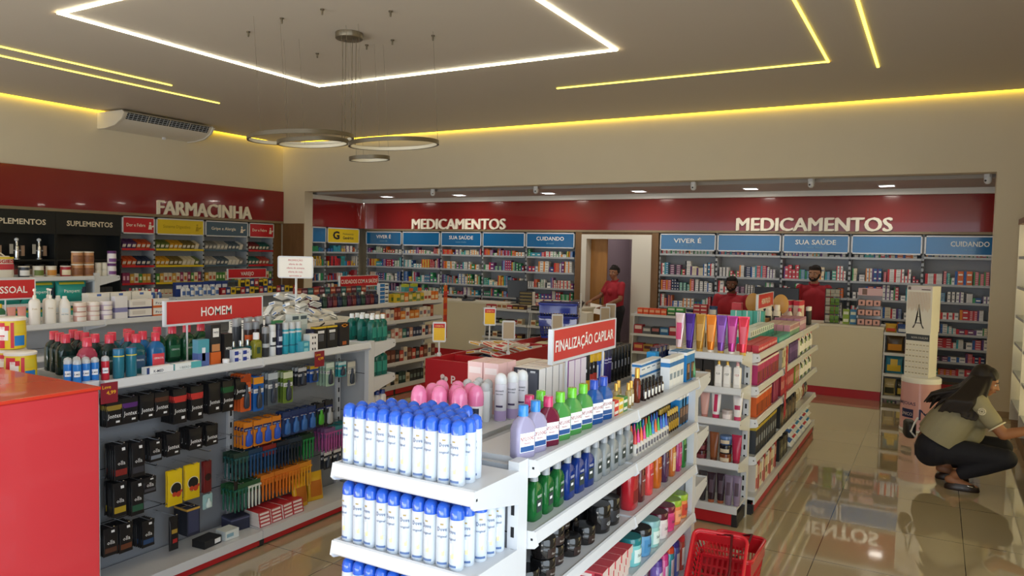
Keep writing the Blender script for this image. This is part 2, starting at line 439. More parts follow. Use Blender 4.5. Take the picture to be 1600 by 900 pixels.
# ------------------------------------------------------------------ shop fixtures
M_ticket = C('#f4f2ea', .5)
def upright_mesh(H, both):
    bm = NB(); B(bm, -.02, .02, -.032, .032, 0, H)
    z = .12
    while z < H - .05:
        B(bm, -.006, .006, -.0335, -.03, z, z + .035, 1)
        if both: B(bm, -.006, .006, .03, .0335, z, z + .035, 1)
        z += .075
    return mesh_from('upright', bm, [M_white, M_slot])
def shelf_mesh(w, d, lipm=None):
    """tray from y=-.03 to y=-d, top at z=0, with a raised price rail"""
    bm = NB()
    B(bm, .004, w - .004, -d + .01, -.032, -.022, 0)
    pts = [(-d + .012, .004), (-d + .004, .008), (-d - .004, .004), (-d - .012, -.034), (-d - .004, -.042), (-d + .012, -.03)]
    prism(bm, pts, 0, .002, w - .002, 1)
    return mesh_from('shelf', bm, [M_white, lipm or M_white])
def bracket_mesh(d):
    bm = NB()
    prism(bm, [(-.033, .002), (-d - .006, .006), (-d - .016, -.040), (-d - .004, -.052), (-.033, -.11)], 0, -.0035, .0035)
    B(bm, -.0042, .0042, -d + .004, -d + .012, -.026, -.018, 1)
    return mesh_from('bracket', bm, [M_white, M_slot])
def shelving(name, label, cat, loc, rz, L, nb, d, zs, H, back=None, two=True, base=.13, ends=True, lipm=None, group=None, deckm=None):
    t = thing(name, label, cat, loc, rz, group)
    w = L / nb
    um = upright_mesh(H, two)
    for k in range(nb + 1):
        obj('upright', um, None, t, (min(max(k * w, .021), L - .021), 0, 0))
    bm = NB()
    B(bm, .04, L - .04, -.012, .012, .08, H - .02)
    z = .35
    while z < H - .1:
        B(bm, .042, L - .042, -.0135, .0135, z, z + .004, 1); z += .3
    obj('back_panel', bm, [back or M_grey, M_slot], t)
    sm, bk = shelf_mesh(w, d, lipm), bracket_mesh(d)
    bw = NB(); B(bw, .004, w - .004, -d, -.03, base - .02, base); B(bw, .002, w - .002, -d - .01, -d + .002, base - .05, base + .004)
    dm = mesh_from('base_deck', bw, deckm or M_white)
    kb = NB(); B(kb, .012, w - .012, -d + .002, -d + .014, .012, base - .045)
    km = mesh_from('kick_plate', kb, M_redp)
    fb = NB(); B(fb, -.018, .018, -d + .0, -.03, .012, base - .052); B(fb, -.02, .02, -d + .01, -d + .06, 0, .05)
    fm = mesh_from('foot', fb, M_dark)
    for side in ((0, PI) if two else (0,)):
        zz = zs[0] if side == 0 or len(zs) == 1 else zs[1]
        for k in range(nb):
            x = k * w if side == 0 else (k + 1) * w
            for z in zz:
                s = obj('shelf', sm, None, t, (x, 0, z), (0, 0, side))
                obj('bracket', bk, None, s, (.004, 0, 0)); obj('bracket', bk, None, s, (w - .004, 0, 0))
            obj('base_deck', dm, None, t, (x, 0, 0), (0, 0, side))
            obj('kick_plate', km, None, t, (x, 0, 0), (0, 0, side))
        for k in range(nb + 1):
            obj('foot', fm, None, t, (min(max(k * w, .02), L - .02), 0, 0), (0, 0, side))
    return t
ZG = [1.19, .945, .70, .42]
HALF = PI / 2
# near row
shelving('gondola_shelf', 'white double-sided gondola of hanging razors and black pouches under the HOMEM sign', 'shelf', (-3.95, 2.24, 0), HALF, 2.04, 2, .32, ([1.19], [1.19, .9, .6]), 1.20, C('#8e9299', .45), base=.10)
shelving('end_shelf', 'white shelf unit on the near end of the HOMEM gondola, beside the red cabinet', 'shelf', (-4.25, 2.195, 0), 0, .6, 1, .29, ([1.17, .85, .5],), 1.20, two=False)
shelving('end_shelf', 'white shelf unit with mouthwash on the far end of the HOMEM gondola', 'shelf', (-3.65, 4.32, 0), PI, .6, 1, .27, ([1.185, .92, .62],), 1.20, two=False)
shelving('gondola_shelf', 'white double-sided gondola of gels and creams under the FINALIZAÇÃO CAPILAR sign', 'shelf', (-1.46, 2.20, 0), HALF, 1.97, 2, .315, (ZG, [1.19, .9, .6]), 1.20, base=.10)
shelving('end_shelf', 'white shelf unit full of blue-capped spray cans in the foreground', 'shelf', (-1.735, 2.165, 0), 0, .565, 1, .30, ([1.17, .905, .64, .38],), 1.20, two=False)
shelving('end_shelf', 'white shelf unit on the far end of the hair gel gondola, seen edge-on', 'shelf', (-1.16, 4.21, 0), PI, .6, 1, .27, ([1.185, .86, .55],), 1.20, two=False)
shelving('gondola_shelf', 'white double-sided gondola beneath the cut-off red sign at the left edge', 'shelf', (-6.83, 2.3, 0), HALF, 2.6, 3, .32, ([1.19, .92, .6],), 1.20)
shelving('gondola_shelf', 'tall white gondola with nappies and tins standing far left', 'shelf', (-8.93, 2.9, 0), HALF, 2.3, 2, .32, ([1.49, 1.2, .9, .55],), 1.53)
shelving('end_shelf', 'white shelf unit on the right end of the tall nappy gondola', 'shelf', (-8.62, 5.245, 0), PI, .6, 1, .27, ([1.49, 1.2, .9],), 1.53, two=False)
# far row
shelving('gondola_shelf', 'long white gondola of hair dyes and lotions nearest the right-hand aisle', 'shelf', (-1.41, 5.56, 0), HALF, 3.06, 3, .315, ([1.18, .94, .70, .425],), 1.20)
shelving('end_shelf', 'white shelf unit of shiny hair cream tubes facing the red shopping baskets', 'shelf', (-1.735, 5.52, 0), 0, .6, 1, .29, ([1.205, .97, .745, .445],), 1.20, two=False, base=.145)
shelving('gondola_shelf', 'long white gondola of health boxes under the CUIDADOS COM A SAÚDE sign', 'shelf', (-6.33, 5.5, 0), HALF, 3.1, 3, .32, ([1.19, .965, .72, .42],), 1.20)
shelving('gondola_shelf', 'white gondola of small bottles and boxes under the VAREJO sign', 'shelf', (-8.93, 6.3, 0), HALF, 2.3, 2, .32, ([1.19, .92, .6],), 1.20)
shelving('end_shelf', 'white shelf unit on the near end of the VAREJO gondola', 'shelf', (-9.23, 6.26, 0), 0, .6, 1, .28, ([1.17, .88, .55],), 1.20, two=False)

# ------------------------------------------------------------------ wall shelving bays
M_hblue = mat('header_blue', hexc('#15669f'), .14, coat=.6)
M_hyel = mat('header_yellow', hexc('#e6c81e'), .3)
M_hred = mat('header_red', hexc('#c5252c'), .3)
M_hgrey = mat('header_slate', hexc('#4b6478'), .3)
M_sign = C('#f1efe9', .5)
def bay(name, label, loc, rz, w, d, zs, zh, head=None, text=None, sub=None, lip=None, back=None, group=None, icon=None, tcol=None, H=2.26, zb=0.06):
    """wall bay: local x 0..w, front y=0, depth behind it"""
    t = thing(name, label, 'shelf', loc, rz, group)
    bm = NB(); B(bm, .0, w, d - .01, d, zb, H); obj('back_panel', bm, back or M_grey, t)
    for x in (.0, w - .016):
        bm = NB(); B(bm, x, x + .016, .03, d - .01, 0, H)
        z = zb + .1
        while z < H - .35:
            B(bm, x + .002, x + .014, .026, .031, z, z + .03, 1); z += .08
        obj('side_upright', bm, [M_grey if head is not None else M_wood, M_slot], t)
    for z in zs:
        bm = NB(); B(bm, .017, w - .017, .012, d - .012, z - .018, z); B(bm, .017, w - .017, .0, .013, z - .03, z + .004, 1)
        obj('shelf', bm, [M_white, lip or M_grey], t)
    boxobj('plinth', .0, w, .03, .05, 0, zb, M_redp, t)
    if head is not None:
        bm = NB(); B(bm, .03, w - .03, -.004, .012, zh[0] + .015, zh[1] - .015)
        hp = obj('header_panel', bm, head, t)
        bm = NB()
        for q in ((.015, w - .015, zh[0], zh[0] + .02), (.015, w - .015, zh[1] - .02, zh[1]), (.015, .033, zh[0], zh[1]), (w - .033, w - .015, zh[0], zh[1])):
            B(bm, q[0], q[1], -.012, .012, q[2], q[3])
        obj('header_frame', bm, M_white, hp)
        zc = (zh[0] + zh[1]) / 2
        if text:
            bm = NB(); put_text(bm, text[0], flat(-.0055, text[1], text[2]), text[3], text[4] if len(text) > 4 else None, .012)
            obj('lettering', bm, tcol or M_sign, hp)
        if sub:
            bm = NB(); put_text(bm, sub[0], flat(-.0055, sub[1], sub[2]), sub[3], None, .0)
            obj('small_lettering', bm, sub[4] if len(sub) > 4 else C('#6fa6c8', .4), hp)
        if icon:
            bm = NB()
            x, z = icon
            loft_pts = [(x + .03 * math.cos(a), z + .045 + .018 * math.sin(a)) for a in [k * PI / 5 for k in range(10)]]
            prism(bm, [(p[0] * .6 + x * .4, p[1]) for p in loft_pts], 1, -.007, -.0045)
            prism(bm, [(x - .035, z - .06), (x + .03, z - .06), (x + .018, z + .02), (x - .018, z + .02)], 1, -.007, -.0045)
            prism(bm, [(x + .03, z - .03), (x + .085, z - .005), (x + .08, z + .012), (x + .03, z + .0)], 1, -.007, -.0045)
            obj('icon', bm, tcol or M_sign, hp)
    return t
# right-hand medicine bays (five), left-hand (five), on the back of the dispensary
ZR = [1.90, 1.535, 1.265, .985, .74, .48, .25]
RB = [-4.23, -3.235, -2.19, -1.18, -.19, .74]
HR = (1.955, 2.245)
names = ['VIVER É', None, 'SUA SAÚDE', None, 'CUIDANDO']
subs = ['nossa vida', None, 'nossa missão', None, 'de você']
for i in range(5):
    x0, x1 = RB[i], RB[i + 1]; w = x1 - x0
    lab = ['medicine shelf bay right of the doorway under the right VIVER É panel', 'medicine shelf bay under the plain blue panel right of the right VIVER É panel',
           'medicine shelf bay under the right SUA SAÚDE panel', 'medicine shelf bay under the plain blue panel left of the right CUIDANDO panel', 'medicine shelf bay at far right under the right CUIDANDO panel'][i]
    tx = (names[i], w / 2 + (.12 if i == 4 else 0), 2.09, .105, .48 if i in (0, 4) else .6) if names[i] else None
    zz = [1.90, 1.535, 1.265, 1.0, .80, .58, .36, .18] if i == 4 else ZR
    if i == 4: zz = [1.93, 1.53, 1.275, 1.02, .81, .60, .40, .20]
    bay('wall_shelf', lab, (x0, 12.62, 0), 0, w, .36, zz, HR, M_hblue, tx, (subs[i], w / 2 + (.12 if i == 4 else 0), 2.03, .05) if subs[i] else None, group='medicine bays right of the doorway')
LB = [-10.87, -9.87, -8.88, -7.875, -6.89, -5.84]
ZLs = [1.79, 1.50, 1.20, .98, .72, .45]
for i in range(5):
    x0, x1 = LB[i], LB[i + 1]; w = x1 - x0
    lab = ['medicine shelf bay in the left corner under the left VIVER É panel', 'medicine shelf bay under the plain blue panel right of the left VIVER É panel',
           'medicine shelf bay under the left SUA SAÚDE panel', 'medicine shelf bay under the plain blue panel left of the left CUIDANDO panel', 'medicine shelf bay left of the doorway under the left CUIDANDO panel'][i]
    tx = (names[i], w / 2, 2.10, .10, .40 if i == 0 else .58) if names[i] else None
    bay('wall_shelf', lab, (x0, 12.62, 0), 0, w, .36, ZLs, (1.955, 2.245), M_hblue, tx, (subs[i], w / 2, 2.03, .05) if subs[i] else None, group='medicine bays left of the doorway')
# side wall of the dispensary (faces +X)
s1 = bay('wall_shelf', 'medicine shelf bay on the side wall under the plain blue panel, partly behind the pier', (-10.9, 11.02, 0), HALF, .42, .36, ZLs, (1.97, 2.29), M_hblue)
s2 = bay('wall_shelf', 'medicine shelf bay on the side wall under the yellow G panel', (-10.9, 11.45, 0), HALF, 1.0, .36, ZLs, (1.97, 2.29), M_hyel)
bm = NB(); put_text(bm, 'G', flat(-.0055, .28, 2.06), .22, .2, .04); obj('letter_emblem', bm, M_dark, s2)
bm = NB(); put_text(bm, 'Medicamento', flat(-.0055, .64, 2.15), .06, .33, .0); put_text(bm, 'Genérico', flat(-.0055, .64, 2.06), .085, .33, .02); obj('lettering', bm, M_dark, s2)
# first-aid wall on the left (faces +X)
ZF = [1.80, 1.52, 1.23, .95, .65, .35]
FB = [7.36, 7.965, 8.935, 9.915, 10.555]
fcol = [M_hred, M_hyel, M_hgrey, M_hred]
ftxt = ['Dor e Febre', 'Sistema Digestivo', 'Gripe e Alergia', 'Dor e Febre']
flab = ['first-aid shelf bay under the red Dor e Febre panel beside the black bay', 'first-aid shelf bay under the yellow panel', 'first-aid shelf bay under the slate blue Gripe e Alergia panel', 'first-aid shelf bay under the red Dor e Febre panel beside the wooden pier']
for i in range(4):
    w = FB[i + 1] - FB[i]
    bay('wall_shelf', flab[i], (XL + .01, FB[i], 0), HALF, w, .36, ZF, (2.04, 2.32), fcol[i], (ftxt[i], w * .42, 2.16, .075, w * .55), None, lip=[M_hred, M_hyel, M_hgrey, M_hred][i], icon=(w * .84, 2.18), tcol=C('#f4e9d8', .5) if i != 1 else C('#b79b12', .5), H=2.33, group='first-aid wall bays')
# black supplement bays
M_blk = mat('black_board', hexc('#1d2021'), .35)
for i, (y0, y1) in enumerate(((4.2, 6.33), (6.335, 7.355))):
    t = thing('display_cabinet', ['black supplement cabinet whose lettering runs off the left edge', 'black supplement cabinet beside the red and yellow first-aid bays'][i], 'cabinet', (XL + .01, y0, 0), HALF, 'black supplement cabinets')
    w = y1 - y0
    bm = NB(); B(bm, 0, w, .34, .36, 0, 2.33); obj('back_panel', bm, M_blk, t)
    bm = NB(); B(bm, 0, .02, 0, .34, 0, 2.33); obj('side_panel', bm, M_blk, t); bm = NB(); B(bm, w - .02, w, 0, .34, 0, 2.33); obj('side_panel', bm, M_blk, t)
    hp = boxobj('header_panel', .02, w - .02, 0, .02, 2.0, 2.33, M_blk, t)
    bm = NB(); put_text(bm, 'SUPLEMENTOS', flat(-.003, w - 1.0 + .47 if i == 0 else w * .51, 2.13), .11, .78 if i == 0 else .72, .02); obj('lettering', bm, C('#e9dcc2', .5), hp)
    for z in (1.62, 1.35, 1.05, .7):
        bm = NB(); B(bm, .02, w - .02, .01, .34, z - .02, z); B(bm, .02, w - .02, 0, .01, z - .025, z + .004, 1); obj('shelf', bm, [M_blk, M_white if z == 1.35 else M_blk], t)

# ------------------------------------------------------------------ lit shelves along the right wall
M_lit = mat('lit_shelf_back', hexc('#ffe9a8'), .5, emit=2.0)
t = thing('lit_wall_shelf', 'tall pale shelving with glowing backs at the right edge of the room', 'shelf', (.775, 10.02, 0), -HALF)
Lr = 6.0
bm = NB(); B(bm, -.02, Lr, -.01, .36, 2.30, 2.36); obj('cornice', bm, M_wood, t)
for k in range(7):
    x = k * 1.0
    bm = NB(); B(bm, x - .0, x + .02, 0, .355, .12, 2.30); obj('upright', bm, M_whitem, t)
bm = NB(); B(bm, 0, Lr, .345, .36, .12, 2.3); obj('back_panel', bm, M_whitem, t)
for z in (.35, .68, 1.0, 1.3, 1.62, 1.95):
    bm = NB(); B(bm, .02, Lr, .01, .34, z - .03, z); obj('shelf', bm, M_grey, t)
for k in range(6):
    for z in (.38, .71, 1.03, 1.33, 1.65, 1.98):
        boxobj('light_strip', k + .04, k + .98, .325, .344, z + .01, z + .24, M_lit, t)
boxobj('plinth', 0, Lr, .02, .34, 0, .12, M_wood, t)

# ------------------------------------------------------------------ counters
M_ctr = mat('counter_laminate', hexc('#d8cfb4'), .4)
def counter(label, x0, x1):
    t = thing('service_counter', label, 'counter', (x0, 10.99, 0))
    w = x1 - x0
    bm = NB(); B(bm, 0, w, 0, .03, .12, .955); B(bm, 0, .03, .03, .5, .12, .955); B(bm, w - .03, w, .03, .5, .12, .955); obj('body', bm, M_ctr, t)
    boxobj('worktop', -.01, w + .01, -.012, .55, .955, .985, mat('counter_top', hexc('#ddd6c2'), .3), t, bevel=.004)
    boxobj('plinth', .01, w - .01, .012, .48, 0, .12, M_redp, t)
counter('long beige counter left of the doorway behind the candy racks', -8.75, -4.95)
counter('long beige counter with a red plinth right of the doorway', -3.95, -.58)
def rack(name, label, x0, x1, y, zs, d=.30, h=None):
    t = thing(name, label, 'rack', (x0, y, 0)); w = x1 - x0; h = h or zs[0] + .02
    boxobj('back_panel', 0, w, d - .012, d, .05, h, M_grey, t)
    for x in (0, w - .014):
        bm = NB(); prism(bm, [(.03, 0), (d - .012, 0), (d - .012, h), (.12, h), (.03, .25)], 0, x, x + .014); obj('side_panel', bm, M_white, t)
    for z in zs:
        bm = NB(); B(bm, .014, w - .014, .0, d - .012, z - .016, z); B(bm, .0, w, -.012, .003, z - .03, z + .006); obj('shelf', bm, M_white, t)
    return t
rack('candy_rack', 'white candy rack on the front of the left counter, left half', -6.62, -5.78, 10.68, [.925, .68, .45, .2])
rack('candy_rack', 'white candy rack on the front of the left counter, right half', -5.76, -4.90, 10.68, [.925, .68, .45, .2])
rack('candy_rack', 'white sweets rack beside the doorway holding orange packets', -3.98, -3.18, 10.66, [.985, .69, .42], .29)
rack('snack_rack', 'white rack of crisp bags at the right end of the beige counter', -.57, -.10, 10.90, [.925, .66, .385, .09])
# plain white pedestal bin with a pole by the left candy rack
t = thing('sanitizer_stand', 'white box stand with an upright pole beside the candy racks', 'stand', (-4.72, 10.45, 0))
boxobj('cabinet', -.16, .16, -.12, .12, 0, .98, M_whitem, t, bevel=.01)
bm = NB(); loft(bm, [(.98, .016), (1.26, .016), (1.265, .01)], 12); obj('pole', bm, M_white, t)

# ------------------------------------------------------------------ red cabinet, dump bins
M_cab = mat('red_lacquer', hexc('#c83a40'), .22, coat=.4)
t = thing('red_cabinet', 'big glossy red cabinet standing in the left foreground', 'cabinet', (-3.62, 1.25, 0))
boxobj('body', -.62, .62, -.58, .58, .03, 1.285, M_cab, t, bevel=.006)
boxobj('top_panel', -.626, .626, -.586, .586, 1.285, 1.30, mat('red_top', hexc('#cf3a24'), .25, coat=.3), t, bevel=.004)
boxobj('plinth', -.58, .58, -.55, .55, 0, .03, M_dark, t)
M_bin = mat('red_bin_board', hexc('#b8252f'), .35)
t = thing('dump_bin', 'long red bin heaped with packets between the gondolas', 'bin', (-3.40, 4.95, 0))
for k, (y0, y1) in enumerate(((0, 1.43), (1.45, 2.9))):
    bm = NB()
    B(bm, -.215, -.20, y0, y1, .04, 1.0); B(bm, .20, .215, y0, y1, .04, 1.0); B(bm, -.2, .2, y0, y0 + .015, .04, 1.0); B(bm, -.2, .2, y1 - .015, y1, .04, 1.0)
    obj('tub', bm, M_bin, t)
    boxobj('tub_floor', -.2, .2, y0 + .015, y1 - .015, .86, .875, C('#e9e4da'), t)
bm = NB(); B(bm, -.2, .2, .40, .412, .875, .99); obj('divider', bm, M_bin, t)
bm = NB(); put_text(bm, 'P', flat(-.002, .06, .82), .09, None, .02)
for a in (0, 2.1, 4.2): prism(bm, [(-.03 + .02 * math.cos(a) + .022 * math.cos(b), .85 + .02 * math.sin(a) + .022 * math.sin(b)) for b in [k * PI / 4 for k in range(8)]], 1, -.003, -.001)
obj('logo', bm, C('#f6dfe2'), t)
# white cardboard dump bin
t = thing('dump_bin', 'white printed cardboard bin heaped with small white packs', 'bin', (-5.12, 5.0, 0))
bm = NB()
for (x0, x1, y0, y1) in ((-.46, .46, -.38, -.368), (-.46, .46, .368, .38), (-.46, -.448, -.368, .368), (.448, .46, -.368, .368)):
    B(bm, x0, x1, y0, y1, .02, 1.24)
B(bm, -.46, .46, -.38, .38, 0, .02); B(bm, -.448, .448, -.368, .368, 1.13, 1.14)
obj('box', bm, C('#e8e4da'), t)
bm = NB()
for k in range(12):
    z = .62 + .05 * k
    prism(bm, [(.04 - .28, z), (.16 - .28, z + .05), (.16 - .28, z + .065), (.04 - .28, z + .015)], 0, .4602, .4612)
    prism(bm, [(.26 - .08, z), (.36 - .08, z + .05), (.36 - .08, z + .065), (.26 - .08, z + .015)], 0, .4602, .4612)
for z in (1.19, 1.17, 1.15): B(bm, -.44, .44, -.3815, -.3803, z, z + .006)
obj('printed_bands', bm, C('#2c2c30'), t)
# sign on a post in that bin
t = thing('sign_post', 'white rounded notice board on a white post rising from the heaped white packs', 'sign', (-5.08, 4.95, 1.14))
bm = NB(); loft(bm, [(0, .011), (.47, .011)], 10); obj('post', bm, M_white, t)
def rrect(w, h, r, n=5):
    p = []
    for cx, cy, a0 in ((w - r, h - r, 0), (-w + r, h - r, 90), (-w + r, -h + r, 180), (w - r, -h + r, 270)):
        for k in range(n + 1):
            a = math.radians(a0 + 90 * k / n); p.append((cx + r * math.cos(a), cy + r * math.sin(a)))
    return p
bd = NB(); prism(bd, [(p[0], p[1] + .565) for p in rrect(.165, .10, .02)], 1, -.022, -.012)
b = obj('board', bd, C('#f3efe6'), t, rot=(0, 0, .45))
bm = NB()
for k, s in enumerate(('PROMOÇÃO', 'oferta do dia', 'oferta da semana', 'oferta do mês', 'aproveite já')):
    put_text(bm, s, flat(-.0232, 0, .62 - .035 * k), .024, None, .0)
obj('lettering', bm, C('#c8434a'), b)
fr = NB(); P = rrect(.165, .10, .02); Q = rrect(.155, .09, .016)
vo = [fr.verts.new((p[0], -.0245, p[1] + .565)) for p in P]; vi = [fr.verts.new((p[0], -.0245, p[1] + .565)) for p in Q]
for k in range(len(P)): fr.faces.new([vo[k], vo[(k + 1) % len(P)], vi[(k + 1) % len(P)], vi[k]])
obj('rim', fr, M_white, b)
# small price cards on posts along the red bin
def price_post(label, x, y, z0, h, front=True, rz=0):
    t = thing('price_card', label, 'sign', (x, y, z0), rz, 'price cards along the red bin')
    bm = NB(); loft(bm, [(0, .008), (h - .15, .008)], 8); B(bm, -.015, .015, -.012, .012, 0, .03); obj('post', bm, M_white, t)
    bm = NB(); prism(bm, [(p[0], p[1] + h - .08) for p in rrect(.056, .085, .012)], 1, -.012, 0); c = obj('holder', bm, M_white, t)
    if front:
        bm = NB(); B(bm, -.046, .046, -.0135, -.012, h - .15, h - .045); obj('paper', bm, C('#f2c21e'), c)
        bm = NB(); B(bm, -.046, .046, -.0135, -.012, h - .045, h - .01); obj('red_heading', bm, C('#d0202a'), c)
        bm = NB(); put_text(bm, 'OFERTA', flat(-.0145, 0, h - .036), .018, .07, .0); obj('lettering', bm, C('#ffe27a'), c)
    else:
        bm = NB(); B(bm, -.046, .046, -.0135, -.012, h - .15, h - .01); obj('paper', bm, C('#b9a68c'), c)
price_post('yellow price card on a white post at the near left corner of the red bin', -3.60, 5.12, 1.0, .285, True, .55)
price_post('yellow price card on a white post midway along the far side of the red bin', -3.60, 5.93, 1.0, .36, True, .55)
price_post('beige-backed price card on a white post midway along the near side of the red bin', -3.19, 5.57, 1.0, .29, False, .55)
price_post('beige-backed price card on a post just left of the hair sign', -3.19, 6.52, 1.0, .285, False, .6)
price_post('small yellow price card before the white box stand', -3.6, 7.35, 1.0, .31, True, .55)
price_post('beige-backed price card before the white box stand', -3.45, 7.5, 1.0, .27, False, .55)
price_post('beige-backed price card right of the white box stand', -3.19, 7.72, 1.0, .29, False, .6)
price_post('pale yellow price card in front of the woman in the doorway', -3.17, 7.84, 1.0, .32, False, .45)
# ------------------------------------------------------------------ red aisle signs
M_sred = mat('sign_red', hexc('#c9252d'), .3)
def aisle_sign(label, x, y0, y1, z0, z1, text, tw, posts, th=None, group=None):
    """board in the plane x = const, facing +X"""
    L = y1 - y0; t = thing('aisle_sign', label, 'sign', (x, y0, z0), HALF)
    h = z1 - z0
    b = boxobj('board', .012, L - .006, -.006, .006, .012, h - .006, M_sred, t)
    bm = NB(); B(bm, 0, .014, -.011, .011, 0, h); B(bm, L - .008, L, -.009, .009, 0, h); B(bm, .014, L - .008, -.009, .009, 0, .013); B(bm, .014, L - .008, -.008, .008, h - .006, h); obj('frame', bm, M_white, t)
    bm = NB(); th = th or .062; put_text(bm, text, flat(-.0075, L / 2, h / 2 - th * .36), th, tw, .015); obj('lettering', bm, C('#f7f3ee', .5), b)
    for p in posts:
        bm = NB(); loft(bm, [(1.1805 - z0, .02), (1.1855 - z0, .02), (1.19 - z0, .0065), (0.0, .0065)], 10, dx=p); obj('post', bm, M_white, t)
    return t
aisle_sign('red HOMEM sign on a white post over the razor gondola', -3.95, 2.80, 3.54, 1.405, 1.558, 'HOMEM', .23, (.16, .6), .078)
aisle_sign('red FINALIZAÇÃO CAPILAR sign standing over the hair gel gondola', -1.46, 2.92, 3.67, 1.40, 1.557, 'FINALIZAÇÃO CAPILAR', .68, (.17, .60), .072)
aisle_sign('small red VAREJO sign in front of the first-aid wall', -8.93, 7.36, 8.08, 1.40, 1.545, 'VAREJO', .24, (.6,), .075)
aisle_sign('red CUIDADOS COM A SAÚDE sign before the medicine shelves', -6.33, 6.87, 7.60, 1.40, 1.542, 'CUIDADOS COM A SAÚDE', .68, (.13,), .07)
aisle_sign('red sign cut off by the left edge of the photo, reading ...SSOAL', -6.83, 2.86, 3.60, 1.39, 1.565, 'HIGIENE PESSOAL', .60, (.1, .5), .082)
aisle_sign('small red sign over the pink and green boxes in front of the seated man', -1.41, 7.0, 7.74, 1.40, 1.545, 'HIDRATAÇÃO', .4, (.15,), .07)
# ------------------------------------------------------------------ big wall lettering
def wall_word(label, word, loc, rz, size, width):
    t = thing('wall_lettering', label, 'sign', loc, rz)
    ext = lambda w_: (min(v.x for v in text_pts(w_, 0, 3)[0]), max(v.x for v in text_pts(w_, 0, 3)[0]))
    a, b = ext(word); sx = width / (b - a)
    for k, ch in enumerate(word):      # right edge of each letter measured from growing prefixes
        p0, p1 = ext(word[:k + 1]); c0, c1 = ext(ch)
        bm = NB()
        for q in (-1, 0, 1):      # heavy strokes from three closely set outlines
            nb = len(bm.verts); text3d(bm, ch, size, (c1 - c0) * sx, .03, 0); bm.verts.ensure_lookup_table()
            for v in bm.verts[nb:]: v.co.x += q * .011; v.co.y -= .0003 * (q + 1); v.co.z += .004 * q
        obj('letter', bm, C('#f0e8d6', .45), t, (-width / 2 + (p1 - p0 - (c1 - c0)) * sx - c0 * sx, 0, 0))
    return t
wall_word('big cream FARMACINHA letters on the red fascia of the left wall', 'FARMACINHA', (XL + .032, 8.965, 2.385), HALF, .335, 1.97)
wall_word('big cream MEDICAMENTOS letters left of the doorway on the red fascia', 'MEDICAMENTOS', (-8.45, 12.598, 2.305), 0, .295, 2.25)
wall_word('big cream MEDICAMENTOS letters right of the doorway on the red fascia', 'MEDICAMENTOS', (-1.76, 12.598, 2.305), 0, .295, 2.29)
# ------------------------------------------------------------------ people: continuous bodies from tapered limbs fused by a voxel remesh
def ball(bm, c, r, n=12):
    r = r if isinstance(r, (tuple, list)) else (r, r, r)
    c = Vector(c); m = n + 4; rings = []
    for j in range(1, n):
        a = PI * j / n
        rings.append([bm.verts.new((c.x + r[0] * math.sin(a) * math.cos(2 * PI * k / m), c.y + r[1] * math.sin(a) * math.sin(2 * PI * k / m), c.z - r[2] * math.cos(a))) for k in range(m)])
    lo, hi = bm.verts.new((c.x, c.y, c.z - r[2])), bm.verts.new((c.x, c.y, c.z + r[2]))
    for A, Q in zip(rings, rings[1:]):
        for k in range(m): bm.faces.new([A[k], A[(k + 1) % m], Q[(k + 1) % m], Q[k]]).smooth = True
    for k in range(m):
        bm.faces.new([lo, rings[0][(k + 1) % m], rings[0][k]]).smooth = True
        bm.faces.new([hi, rings[-1][k], rings[-1][(k + 1) % m]]).smooth = True
def limb(bm, p0, p1, r0, r1, n=12):
    p0, p1 = Vector(p0), Vector(p1); d = (p1 - p0)
    L = d.length
    if L < 1e-5: return ball(bm, p0, r0)
    tube(bm, [p0, p1], [r0, r1], n + 4)
    ball(bm, p0, r0, n); ball(bm, p1, r1, n)
def chain(bm, pts):
    for (a, ra), (b, rb) in zip(pts, pts[1:]): limb(bm, a, b, ra, rb)
def fuse(name, fn, m, parent, vox=.009, smooth=6, cuts=()):
    bm = NB(); fn(bm)
    me = D.meshes.new('tmp'); bm.to_mesh(me); bm.free()
    o = D.objects.new('tmp', me); COL.objects.link(o)
    r = o.modifiers.new('r', 'REMESH'); r.mode = 'VOXEL'; r.voxel_size = vox
    s = o.modifiers.new('s', 'SMOOTH'); s.iterations = smooth; s.factor = .5
    dg = bpy.context.evaluated_depsgraph_get(); dg.update()
    out = D.meshes.new_from_object(o.evaluated_get(dg)); D.objects.remove(o); D.meshes.remove(me)
    if cuts:
        bm = NB(); bm.from_mesh(out)
        for (co, no) in cuts:
            bmesh.ops.bisect_plane(bm, geom=bm.verts[:] + bm.edges[:] + bm.faces[:], plane_co=co, plane_no=no, clear_outer=True)
            bmesh.ops.holes_fill(bm, edges=[e for e in bm.edges if e.is_boundary])
        bm.to_mesh(out); bm.free()
    for p in out.polygons: p.use_smooth = True
    out.materials.clear(); out.materials.append(m); out.name = name
    ob = D.objects.new(name, out); COL.objects.link(ob)
    if parent: ob.parent = parent
    return ob
